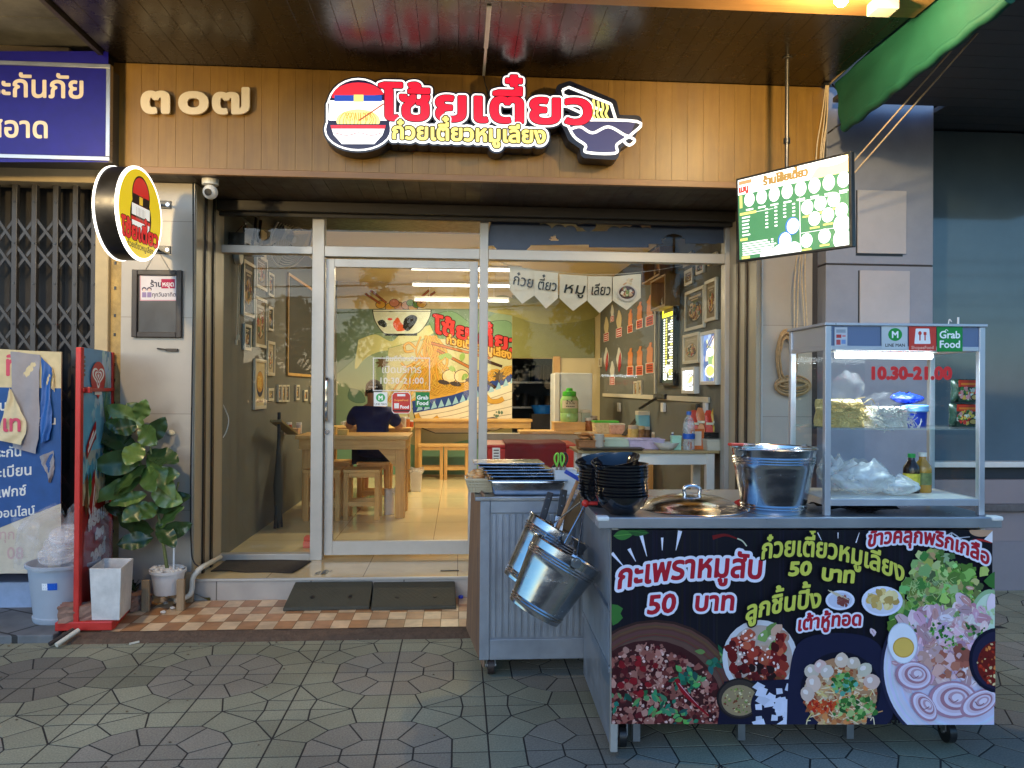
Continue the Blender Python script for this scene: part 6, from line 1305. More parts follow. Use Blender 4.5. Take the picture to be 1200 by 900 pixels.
a.line(bez([(.14, .61), (.24, .64), (.36, .675), (.44, .69)], 5), .05, S(170, 24, 24), .07); a.line([(.18, .615), (.44, .685)], .016, (.9, .88, .86)); a.line([(.22, .64), (.36, .685)], .012, (.9, .88, .86))
for i in range(9): a.leaf(.80, .70, .22, .02, -.2+i*.32, S(70, 120, 60))
a.line(bez([(.12, .40), (.16, .46), (.14, .52)], 5), .10, S(110, 60, 30), .08); a.line(bez([(.30, .36), (.33, .43), (.42, .50)], 5), .16, S(176, 30, 26), .10); a.leaf(.25, .44, .1, .1, 1.3, S(60, 130, 60)); a.line([(.34, .38), (.42, .48)], .03, (.88, .7, .66))
wb = S(226, 214, 206)
def tilted(t, v, sz, x, xs):
    cs, W = lay(t, 1, 0, 0, flip=False); L = max(q[:, 0].max() for q in cs); k = xs/L; cs2 = [np.stack([x+q[:, 0]*k, v+q[:, 1]*sz+(q[:, 0]*k)*.03], 1) for q in cs]
    cs3 = [np.stack([q[:, 0]*bl, q[:, 1]*bh], 1) for q in cs2]; V_, F_ = msq(*sdf(cs3, .008, .004)); a.w += 1e-4
    for p in F_: a.poly([(V_[i][0]/bl, V_[i][1]/bh) for i in p], wb, False)
tilted('#ร้อนนี้', .325, .075, .22, .68); tilted('ต้อง', .27, .045, .44, .3); tilted('วอลล์', .185, .075, .30, .5); a.line([(.22, .40), (.27, .38)], .02, wb)
for i in range(5): a.rect(.02, .955-i*.016, .07, .965-i*.016, S(90, 70, 50))
a.obj('picture', print_mat('ice_print', .38, 0, .35, .08), ic)
# white planter box, bricks
pl = T('planter_box', 'dirty white square plastic planter box standing empty on the red sign foot', 'planter', atz(128, 727, .1))
c0, c1, c2 = atz(107.5, 727, .097), atz(140, 727, .097), atz(153, 713, .097); c3 = c0+(c2-c1); hh = .295; ctr_ = (c0+c2)/2
pw = mat('dirty_white', S(206, 202, 196), .5, 0, .22, 9, rvar=.1)
def ring(k, z, ins=0.): return [Vector((ctr_.x+(p.x-ctr_.x)*k, ctr_.y+(p.y-ctr_.y)*k, z)) for p in (c0, c1, c2, c3)]
mb = MB(); R0, R1, R2_, R3 = ring(1, .097), ring(1.14, .097+hh), ring(1.06, .097+hh), ring(.93, .115); V = R0+R1+R2_+R3
mb.add(V, [(3, 2, 1, 0)]+[(i, (i+1) % 4, 4+(i+1) % 4, 4+i) for i in range(4)]+[(4+i, 4+(i+1) % 4, 8+(i+1) % 4, 8+i) for i in range(4)]+[(8+i, 8+(i+1) % 4, 12+(i+1) % 4, 12+i) for i in range(4)]+[(12, 13, 14, 15)]); mb.build('box', pw, pl, True, bevel=.004)
bk2 = mat('old_brick', S(140, 108, 92), .95, 0, .4, 14, bump=.8, bscale=30, rvar=0)
for i, (px, py, z, sx_, sy2, sz, rz, l) in enumerate(((88, 729, .092, .20, .11, .085, .25, 'rough reddish stone block on the left end of the red sign foot'), (154, 716, .045, .16, .10, .085, 1.1, 'mossy brown brick wedged behind the white planter box'), (4, 700, .047, .26, .2, .06, .1, 'dark stone slab at the edge of the neighbouring step'))):
    q = atz(px, py, z); mb = MB(); mb.X = Matrix.Translation(q+Vector((0, sy2/2, sz/2+.001))) @ Matrix.Rotation(rz, 4, 'Z')
    nb_ = 5; rr = {}
    def jit(v): k = tuple(round(c, 4) for c in v); rr.setdefault(k, Vector([random.uniform(-.006, .006) for _ in range(3)])); return Vector(v)+rr[k]
    def face(o_, u_, v_):
        mb.sheet(lambda a_, b_: jit(Vector(o_)+Vector(u_)*a_+Vector(v_)*b_), nb_, nb_)
    x, y, z3 = sx_/2, sy2/2, sz/2
    face((-x, -y, -z3), (2*x, 0, 0), (0, 0, 2*z3)); face((-x, -y, z3), (2*x, 0, 0), (0, 2*y, 0)); face((x, -y, -z3), (0, 2*y, 0), (0, 0, 2*z3)); face((-x, y, -z3), (0, -2*y, 0), (0, 0, 2*z3)); face((x, y, -z3), (-2*x, 0, 0), (0, 0, 2*z3))
    tag(mb.build('stone_block', bk2 if i < 2 else M['darkpave']), l, 'stone')
# grey bin with tied clear bag
bq = atz(61, 731, .045); bn = T('plastic_bin', 'pale grey round plastic bin with a small blue label beside the red sign', 'bin', bq+Vector((0, .12, 0)))
gb = mat('bin_plastic', S(164, 172, 182), .45, 0, .06, 6)
mb = MB(); mb.lathe([(0, 0), (.150, 0), (.155, .01), (.157, .03), (.150, .034), (.182, .315), (.196, .318), (.198, .335), (.188, .338), (.176, .32), (.15, .03), (0, .02)], 48); mb.build('tub_wall', gb, bn, smooth=35)
a = Art(lambda u, v, w: rootm(bn) @ Vector((math.sin(u)*(.1705+w+(v-.2)*.11), -math.cos(u)*(.1705+w+(v-.2)*.11), v))); 
for i in range(8): a.rect(-.19+i*.06, .205, -.13+i*.06, .245, (.86, .87, .88) if i < 3 else S(30, 90, 190))
a.rect(0.0, .232, .22, .236, S(150, 200, 240)); a.rect(.0, .215, .22, .219, S(150, 200, 240)); a.line([(-.15, .212), (-.05, .238)], .004, S(90, 110, 150)); a.line([(-.15, .238), (-.05, .212)], .004, S(90, 110, 150)); a.obj('label', M['sticker'], bn)
random.seed(5)
film3 = film('bin_liner', .13, (.72, .74, .78))
bb = T('tied_bag', 'puffed clear plastic bag filled and tied over the grey bin', 'plastic bag', bn.location+Vector((0, 0, .33)))
def puff(u, v):
    th = u*2*math.pi; k = (.235 if v < .5 else .235*(1-((v-.5)/.5)**2.2*.75))*(1+.04*math.sin(3*th+1)+.03*math.sin(7*th+5*v)+.02*math.sin(17*th+9*v))
    return Vector((k*math.cos(th)*1.05+.02*v, k*math.sin(th), .002+.31*v+.03*v*math.sin(2*th+1)+.012*math.sin(9*th+4*v)))
mb = MB(); mb.sheet(puff, 64, 24); mb.build('bag_body', film3, bb, smooth=0)
for i, P in enumerate(([(-.13, -.02, .16), (-.19, -.05, .21), (-.24, -.06, .24), (-.27, -.05, .25)], [(.02, .0, .24), (.06, .0, .29), (.12, .0, .30), (.16, 0, .26), (.17, 0, .20)])):
    Q = bez(P, 6); mb = MB(); mb.sheet(lambda u, v: Vector(Q[int(round(u*(len(Q)-1)))])+Vector((.0, 0, (v-.5)*(.10*(1-u)+.035))), len(Q)-1, 6); mb.build('bag_handle', film3, bb, smooth=70)
mb = MB(); 
for k in range(3): mb.lathe([(.10-.02*k, 0), (.125-.02*k, .002), (.12-.02*k, .03)], 26, Matrix.Translation((.01*k, -.02, .05+.05*k)) @ Matrix.Rotation(R(20+8*k), 4, 'X'))
mb.build('contents', film('foam_bowl', .3, (.78, .78, .78)), bb, smooth=60)
# torn blue poster board leaning on the gate
tp_ = T('poster_board', 'torn blue and cream advertising board leaning against the folding gate', 'poster board', (-2.9, 4.95, .3))
PYb, tilt = 4.86, .10; pn = Vector((0, -1, .13)).normalized(); fpb = plane((0, PYb, .6), pn)
A, B, Cb, D = fpb(-260, 402, 0), fpb(72, 412, 0), fpb(70, 668, 0), fpb(-260, 690, 0)
mb = MB(); mb.hexa([D-pn*.014, Cb-pn*.014, B-pn*.014, A-pn*.014], [D, Cb, B, A]); mb.build('board', mat('board_core', S(150, 136, 110), .8, 0, .2, 8), tp_, True, bevel=.003)
a = Art(lambda u, v, w: fpb(u, v, w), clip=(-255, 403, 71.5, 672)); a.poly([(-255, 395), (72, 413), (72, 455), (-255, 450)], S(190, 176, 136)); a.poly([(-255, 450), (72, 455), (71, 590), (-255, 720)], S(20, 70, 130)); a.poly([(-255, 720), (72, 590), (72, 680), (-255, 740)], S(186, 176, 156))
for t, x, y, sz, c in (('ฝากต่อทะเบียน', 38, 556, 17, S(206, 206, 200)), ('-ส่งแฟกซ์', 31, 580, 16, S(206, 206, 200)), ('โอนเงินออนไลน์', 41, 603, 14, S(206, 206, 200)), ('ทะเบียน', 66, 497, 13, S(206, 206, 200)), ('ประกัน', 26, 534, 16, S(206, 206, 200)), ('พ.ร.บ.', 12, 480, 16, S(206, 206, 200))):
    cs, W = lay(t, sz, x, y, align='r'); cs = [np.stack([c_[:, 0], c_[:, 1]-(c_[:, 0]-x)*.09], 1) for c_ in cs]; V_, F_ = msq(*sdf(cs, .3, .45)); a.w += 1e-4
    for p in F_: a.poly([V_[i] for i in p], c, False)
a.text('ที', 5, 440, 34, S(190, 70, 90), .8); a.text('08', 8, 655, 20, S(180, 150, 145), .3); a.text('รถทุก', 18, 632, 16, S(180, 150, 145), .2, align='r')
a.obj('printed_sheet', print_mat('poster_print', .5, 0, .3, .12), tp_)
random.seed(9)
tear = S(128, 126, 130)
def strip(P, Q, c, name, lift0, lift1, art=None):
    """a torn flap between two edge curves, peeling away from the board"""
    P, Q = bez(P, 5), bez(Q, 5); N = min(len(P), len(Q)); mb = MB()
    mb.sheet(lambda u, v: fpb(P[int(round(v*(N-1)))][0]*(1-u)+Q[int(round(v*(N-1)))][0]*u, P[int(round(v*(N-1)))][1]*(1-u)+Q[int(round(v*(N-1)))][1]*u, .004+lift0+(lift1-lift0)*v+.012*math.sin(u*5+v*7)*math.sin(math.pi*u)+.004*math.sin(v*26+u*9)), 10, N-1)
    return mb.build(name, c, tp_, True, smooth=80)
greyp = mat('paper_back', S(140, 138, 142), .75, 0, .15, 7); creamp = mat('cream_sheet', S(198, 184, 146), .6, 0, .12, 8); bluep = mat('blue_sheet', S(24, 80, 150), .45, 0, .15, 8)
strip([(13, 412), (15, 440), (14, 490), (18, 525)], [(48, 416), (47, 450), (48, 500), (44, 532)], greyp, 'torn_backing', .002, .02)
cf = strip([(14, 455), (9, 480), (4, 505), (2, 516)], [(16, 458), (26, 478), (36, 500), (30, 522)], creamp, 'torn_flap', .02, .05)
lab(cf, 'curled cream corner of the torn sheet with pink lettering')
a = Art(lambda u, v, w: fpb(u, v, .056+w)); a.text('เท', 8, 506, 26, S(190, 70, 96), .7); a.obj('flap_lettering', M['printm'], tp_)
strip([(49, 418), (50, 450), (49, 490), (50, 520)], [(62, 432), (60, 460), (63, 490), (60, 515)], bluep, 'torn_ribbon', .003, .02); strip([(62, 430), (62, 455)], [(64, 438), (65, 460)], creamp, 'torn_scrap', .003, .01)
strip([(47, 535), (50, 545), (56, 556), (58, 565)], [(63, 528), (64, 540), (64, 552), (60, 566)], greyp, 'torn_patch', .001, .004)

# ---------------------------------------------------------------- fiddle leaf fig on its stand
pq = atz(190, 716, ZP); po = T('potted_plant', 'fiddle leaf fig in a white pot topped with white pebbles', 'plant', pq+Vector((.0, .09, 0)))
wp = mat('pot_white', S(216, 212, 206), .4, 0, .1, 9)
mb = MB(); mb.lathe([(0, .085), (.078, .085), (.082, .09), (.098, .215), (.108, .218), (.109, .235), (.10, .236), (.094, .215), (0, .21)], 40); mb.build('pot', wp, po, smooth=40)
random.seed(14)
mb = MB()
for i in range(70):
    a_, r_ = random.uniform(0, 6.28), .098*math.sqrt(random.random()); mb.ball((r_*math.cos(a_), r_*math.sin(a_), .228+random.uniform(0, .016)), random.uniform(.011, .017), 8, (1.2, .9, .7), .12)
o = mb.build('pebble_topping', pm, po, smooth=80)
stx = [(-.004, .0, .22), (-.02, -.01, .36), (-.05, -.02, .55), (-.075, -.03, .75), (-.10, -.03, .98), (-.11, -.03, 1.12)]
mb = MB(); mb.tube(bez(stx, 6), [.012-.007*i/30 for i in range(31)], 8); mb.build('stem', mat('stem_green', S(110, 116, 66), .6, 0, .2, 20), po, smooth=60)
mb = MB(); mb.tube(bez([(-.05, -.02, .5), (.02, -.01, .62), (.06, .0, .78)], 6), .006, 6); mb.tube(bez([(-.075, -.03, .72), (-.14, -.04, .85), (-.17, -.04, .95)], 6), .006, 6); mb.build('branch', bpy.data.materials['stem_green'], po, smooth=60)
mb = MB(); mb.cyl((.045, -.03, .22), (.046, -.03, .47), .006, n=8); mb.build('support_stick', M['white'], po, smooth=40)
def leaf_mat(name, c1, c2):
    m = mat(name, c1, .32, 0, .25, 9, bump=.15, bscale=30, spec=.5, rvar=.08); return m
lm = [leaf_mat('fig_leaf', S(68, 92, 42), None), leaf_mat('fig_leaf_dark', S(46, 68, 33), None), leaf_mat('fig_leaf_light', S(98, 120, 58), None)]
random.seed(77)
def fig_leaf(base, d, L_, W_, curl, m):
    d = Vector(d).normalized(); sx_ = d.cross(Vector((0, 0, 1))); sx_ = sx_.normalized() if sx_.length > .1 else Vector((1, 0, 0)); upv = sx_.cross(d).normalized()
    upv = Vector((random.uniform(-.8, .8), -1, random.uniform(-.2, .9))); upv = (upv-d*upv.dot(d)).normalized(); sx_ = d.cross(upv).normalized()
    def fn(u, v):
        w_ = W_*(math.sin(math.pi*min(.999, v**.78))**.75*(.62+.5*v)); x = (u-.5)*w_
        return Vector(base)+d*(L_*v)+sx_*x+upv*(abs(u-.5)*2*.22*w_*.5-curl*v*v*L_+.008*math.sin(v*18)*abs(u-.5)*2)
    mb = MB(); mb.sheet(fn, 8, 14); mb.build('leaf', m, po, smooth=80)
ld_ = []
def qpt(px, py, dy=0.): return aty(px, py, po.location.y-.02+dy)-po.location
for px0, py0, px1, py1, wd, k, dy in (
    (170, 500, 130, 482, .15, 2, -.05), (165, 500, 178, 520, .15, 0, -.08), (165, 495, 150, 478, .14, 0, .02), (160, 520, 122, 520, .15, 1, -.02), (165, 540, 118, 548, .17, 0, -.10), (168, 560, 120, 585, .16, 2, -.08),
    (160, 530, 110, 500, .15, 1, .0), (172, 545, 140, 575, .15, 0, -.12), (175, 560, 205, 560, .16, 0, -.05), (172, 530, 205, 545, .15, 1, -.02), (178, 575, 205, 590, .15, 2, -.06), (170, 520, 192, 495, .13, 1, .03),
    (160, 505, 128, 500, .14, 0, -.06), (180, 600, 215, 585, .14, 1, .0), (182, 620, 212, 600, .13, 0, -.03), (183, 628, 216, 622, .12, 1, -.05), (181, 622, 140, 612, .16, 1, -.06), (180, 630, 146, 640, .12, 1, -.02), (178, 605, 128, 598, .14, 1, .02),
    (172, 580, 135, 590, .14, 2, -.10), (168, 550, 125, 565, .15, 1, .03), (165, 520, 152, 545, .14, 2, -.12), (170, 548, 182, 575, .15, 0, -.14), (182, 590, 168, 610, .13, 0, -.10), (185, 615, 200, 640, .12, 1, -.08), (162, 492, 168, 481, .12, 2, -.04), (155, 510, 116, 530, .15, 0, .04), (172, 535, 198, 575, .13, 2, -.10), (176, 590, 150, 610, .13, 0, -.12), (160, 498, 140, 506, .13, 1, -.10)):
    b_, e_ = qpt(px0, py0, dy*.2), qpt(px1, py1, dy); L_ = (e_-b_).length*1.12; fig_leaf(b_, (e_-b_)+Vector((0, random.uniform(-.03, .02), .02)), max(L_, .14)*1.06, wd*random.uniform(.85, 1.12), random.uniform(-.1, .2), lm[k])
ps = T('pot_stand', 'weathered four legged wooden plant stand under the white fig pot', 'plant stand', po.location)
wm = wood('weathered_wood', S(134, 112, 84), S(168, 144, 112), .75, 2, 5)
for x, y in ((-.10, -.085), (.105, -.075), (-.095, .10), (.10, .10)):
    mb = MB(); mb.bar((x, y, .0), (x, y, .19), .045, .028); mb.build('leg', wm, ps, bevel=.003)
mb = MB(); mb.box(-.09, -.012, .055, .09, .012, .083); mb.build('cross_slat', wm, ps, bevel=.003); mb = MB(); mb.box(-.012, -.09, .053, .012, -.0125, .081); mb.box(-.012, .0125, .053, .012, .095, .081); mb.build('cross_slat', wm, ps, bevel=.003)
mb = MB(); random.seed(3)
for i in range(26):
    q = atz(156+random.uniform(-4, 4), 690+random.uniform(-3, 3), .14); th = random.uniform(0, 6.28); mb.bar(q, q+Vector((.03*math.cos(th), .03*math.sin(th), random.uniform(.01, .05))), .012, .002)
tag(mb.build('weed_tuft', lm[1]), 'small green weed growing behind the white planter box', 'weed')
# ---------------------------------------------------------------- inside: mural on the back wall
random.seed(55)
f = plane((0, YB-.002, 0), (0, -1, 0)); XP = (392, 600, 700)
a = Art(f, clip=(393.5, 300, 600, 556), step=1.5e-5, w0=.0005); a2 = None
G0, G1, G2, G3 = S(112, 134, 118), S(160, 170, 124), S(190, 184, 142), S(92, 120, 102); BK = S(40, 36, 30); NY = S(206, 160, 70); NL = S(150, 108, 30)
a.rect(392, 362, 601, 557, G0)
def outl(P, c, w_=.8): a.line(list(P)+[P[0]], w_, c)
P = bez([(392, 440), (415, 420), (430, 395), (455, 390), (470, 405), (500, 392), (530, 372), (560, 380), (601, 372), (601, 557), (392, 557)], 8); a.shape(P, S(132, 152, 124), 1.2); a.line(P[:56], .9, S(90, 120, 90))
P = bez([(420, 398), (440, 392), (458, 400), (470, 392), (500, 382), (520, 378), (505, 392), (470, 408), (445, 412), (428, 420), (416, 432), (420, 398)], 6); a.shape(P, S(196, 196, 140), 1.)
P = bez([(500, 372), (530, 365), (560, 384), (580, 376), (601, 382), (601, 430), (570, 415), (540, 420), (515, 400), (500, 372)], 6); a.shape(P, S(112, 146, 112), 1.); outl(P, S(80, 110, 84), .7)
P = bez([(455, 408), (500, 398), (560, 400), (601, 420), (601, 557), (470, 557), (440, 520), (450, 470), (455, 408)], 8); a.shape(P, S(188, 184, 142), 1.4); outl(P, S(130, 150, 100), .8)
P = bez([(410, 455), (422, 458), (428, 470), (418, 472), (408, 466), (410, 455)], 6); a.shape(P, G3, .8); outl(P, S(70, 100, 80), .6)
P = bez([(395, 520), (450, 512), (500, 524), (560, 514), (601, 524), (601, 557), (395, 557)], 6); a.shape(P, S(120, 160, 132), 1.2)
# rooster style bowl on the wall
B_ = bez([(437, 364), (440, 376), (448, 388), (456, 391), (484, 391), (494, 386), (502, 374), (505, 364)], 6); a.shape(B_+[(505, 364), (437, 364)], S(30, 30, 30), .7, .9); a.shape(B_+[(504.5, 364.5), (437.5, 364.5)], S(206, 214, 196), .7); a.rect(451, 391, 489, 393.5, S(30, 34, 34))
for x, y, r, c in ((446, 357, 6, NY), (458, 360, 7, NY), (468, 359, 6.5, S(190, 140, 110)), (476, 358, 6, S(206, 160, 130)), (462, 355, 6, S(196, 130, 110)), (484, 360, 6, NY), (481, 355, 5, S(120, 160, 76)), (488, 357, 5, S(104, 150, 70)), (494, 356, 6, NY)):
    a.ell(x, y, r, r*.8, BK); a.ell(x, y, r-.6, r*.8-.6, c)
a.rect(437, 362.6, 505, 365.2, BK); a.rect(437.5, 363, 504.5, 364.6, S(214, 220, 206))
for (x0, y0, x1, y1) in ((428, 344, 446, 356), (434, 340, 453, 355), (503, 340, 487, 354), (510, 342, 492, 355)): a.line([(x0, y0), (x1, y1)], 2.6, BK); a.line([(x0, y0), (x1, y1)], 1.7, S(176, 100, 70))
a.shape(bez([(461, 377), (466, 372), (470, 378), (476, 386), (466, 388), (461, 382), (461, 377)], 5), S(206, 90, 50), .5); a.shape(bez([(472, 384), (474, 374), (482, 369), (489, 372), (486, 380), (478, 388), (472, 384)], 5), S(34, 32, 30), .5); a.ell(457, 374, 3, 1.5, S(206, 70, 50)); a.blob(448, 379, 5, S(40, 44, 40), 4, .3)
# noodles pulled by chopsticks
for i in range(60):
    x = 505+random.gauss(0, 5); e = 505+random.gauss(0, 20); P = bez([(x, 393+random.uniform(0, 6)), (x+random.gauss(0, 6), 415), ((x+e)/2+random.gauss(0, 7), 440), (e, 470+random.uniform(-12, 6))], 6); a.line(P, 2.3, NL); a.line(P, 1.5, tuple(c*random.uniform(.85, 1.15) for c in NY))
for P in ([(487, 408), (480, 402), (474, 405), (476, 412), (485, 411)], [(515, 400), (522, 410), (524, 424), (521, 432)], [(486, 425), (476, 430), (470, 425)]): P = bez(P, 6); a.line(P, 3.2, NL); a.line(P, 2.2, NY)
for (x0, y0, x1, y1) in ((505, 402, 575, 420), (512, 410, 575, 444)): a.line([(x0, y0), (x1, y1)], 3.6, BK); a.line([(x0, y0), (x1, y1)], 2.6, S(176, 110, 60))
# large patterned bowl of noodles
a.poly([(483, 478), (530, 470), (560, 458), (601, 440), (601, 500), (560, 508), (510, 508), (488, 500)], BK)
a.poly([(484, 479), (530, 471), (560, 459), (601, 441), (601, 499), (560, 507), (510, 507), (489, 499)], S(226, 218, 196)); a.poly([(483, 470), (530, 462), (560, 452), (601, 434), (601, 446), (560, 464), (530, 476), (484, 484)], S(44, 70, 140))
for i in range(14):
    x = 488+i*8.4; y = 482-(x-488)*.12-((x-488)**2)*.0016; a.poly([(x, y), (x+7.4, y-2.2), (x+4, y-10)], S(150, 196, 220))
for k in range(4): a.line(bez([(490+k*5, 488+k*4), (530, 481+k*5.5), (565, 470+k*7), (601, 458+k*9)], 6), .7, S(150, 140, 120))
a.poly([(490, 471), (510, 456), (535, 452), (560, 446), (601, 430), (601, 436), (560, 453), (530, 463)], NY)
for i in range(50):
    x = random.uniform(488, 598); y = 468-(x-488)*.20-random.uniform(0, 9)+((x-488)/110)*-6; P = bez([(x, y), (x+7, y-5), (x+15, y-1), (x+20, y-6)], 5); a.line(P, 2.2, NL); a.line(P, 1.4, NY)
for x, y in ((527, 441), (541, 441)): a.ell(x, y, 9, 8, BK); a.ell(x, y, 8.2, 7.2, S(222, 196, 150))
for x, y in ((520, 448), (534, 450), (552, 446)): a.ell(x, y, 7, 2.6, S(70, 60, 60), rot=.2)
P = bez([(488, 485), (492, 492), (505, 494), (514, 489)], 8); a.line(P, 6, NL); a.line(P, 5, NY); P = bez([(569, 464), (575, 470), (584, 470), (590, 467)], 8); a.line(P, 6, NL); a.line(P, 5, NY)
a.poly([(570, 421), (589, 428), (588, 431), (570, 425)], S(60, 40, 30)); a.poly([(569, 444), (582, 453), (580, 456), (568, 448)], S(60, 40, 30))
for cx_, cy_ in ((585, 441), (448, 425)):
    for k in range(8): a.leaf(cx_, cy_, 8, 3, k*.785, S(96, 80, 60)); 
for k in range(6): a.blob(random.uniform(505, 560), random.uniform(415, 445), 5, S(140, 170, 90), 3)
a.ell(577, 497, 13, 8, S(60, 50, 80)); a.ell(577, 498, 11, 6.4, S(226, 216, 190)); a.scat(582, 484, 6, 4, 8, 1, 2, [G3])
for t, x0, x1, y0, sz, c, oc, bo in (('โซ้ยเตี๋ยว', 508, 609, 389, 25, S(196, 56, 56), S(70, 14, 14), 1.0), ('ก๋วยเตี๋ยวหมูเลียง', 523, 599, 402, 13, NY, S(110, 70, 10), .5)):
    cs, W = lay(t, sz, 0, 0); L_ = max(q[:, 0].max() for q in cs); cs = [np.stack([x0+q[:, 0]*(x1-x0)/L_, y0+q[:, 1]+q[:, 0]*(x1-x0)/L_*.245], 1) for q in cs]
    for o_, cc in ((bo+1.1, oc), (bo, c)):
        V_, F_ = msq(*sdf(cs, o_, .5)); a.w += 1e-4
        for p in F_: a.poly([V_[i] for i in p], cc, False)
a.clip = None; a.rect(600.2, 346, 697, 419.5, S(128, 128, 76)); a.shape(bez([(571, 352), (590, 346), (620, 356), (650, 348), (697, 352), (697, 372), (640, 380), (600, 370), (571, 364), (571, 352)], 6), S(150, 146, 88), 1.)
a.obj('mural', print_mat('mural_paint', .6, 0, .2, .04), shop)
f2 = a
# ---------------------------------------------------------------- lamps inside
def tube_light(name, label, x0, x1, y, z, e=0, hang=False, gl=2.6):
    t = T(name, label, 'lamp', ((x0+x1)/2, y, z), 0, 'fluorescent tubes in the shop'); h = (x1-x0)/2
    mb = MB(); mb.cyl((-h, 0, 0), (h, 0, 0), .014, n=12); mb.build('tube', emis('tube_glow', (1, .93, .76), gl) if 'tube_glow' not in bpy.data.materials else bpy.data.materials['tube_glow'], t, smooth=40)
    mb = MB(); mb.box(-h-.02, -.03, .02, h+.02, .03, .05); mb.box(-h-.025, -.015, -.02, -h-.005, .015, .02); mb.box(h+.005, -.015, -.02, h+.025, .015, .02); mb.build('fitting', M['white'], t, bevel=.004)
    if hang:
        mb = MB(); mb.cyl((-h*.7, 0, .05), (-h*.7, 0, ZI-z), .004, n=6); mb.cyl((h*.7, 0, .05), (h*.7, 0, ZI-z), .004, n=6); mb.build('hanger', M['white'], t)
    if e:
        l = bpy.data.lights.new('tube_area', 'AREA'); l.shape = 'RECTANGLE'; l.size = x1-x0; l.size_y = .06; l.energy = e; l.color = (1, .83, .53); o = bpy.data.objects.new('tube_area', l); COL.objects.link(o); o.parent = t; o.location = (0, 0, -.025)
    return t
EI = 56
tube_light('tube_lamp', 'first of the three fluorescent tubes seen above the mural, highest in the glass', -.55, .70, 8.9, 2.79, EI*.38, True)
tube_light('tube_lamp', 'second of the three fluorescent tubes above the mural', -.60, .66, 10.0, 2.75, EI*.2, True)
tube_light('tube_lamp', 'third and lowest of the three fluorescent tubes above the mural', -.60, .66, 10.55, 2.62, 0, True)
tube_light('tube_lamp', 'added unseen fluorescent tube on the ceiling just inside the glass front', -.60, .70, 6.6, 2.855, EI*1.5)  # tube added out of view to brighten the front of the room
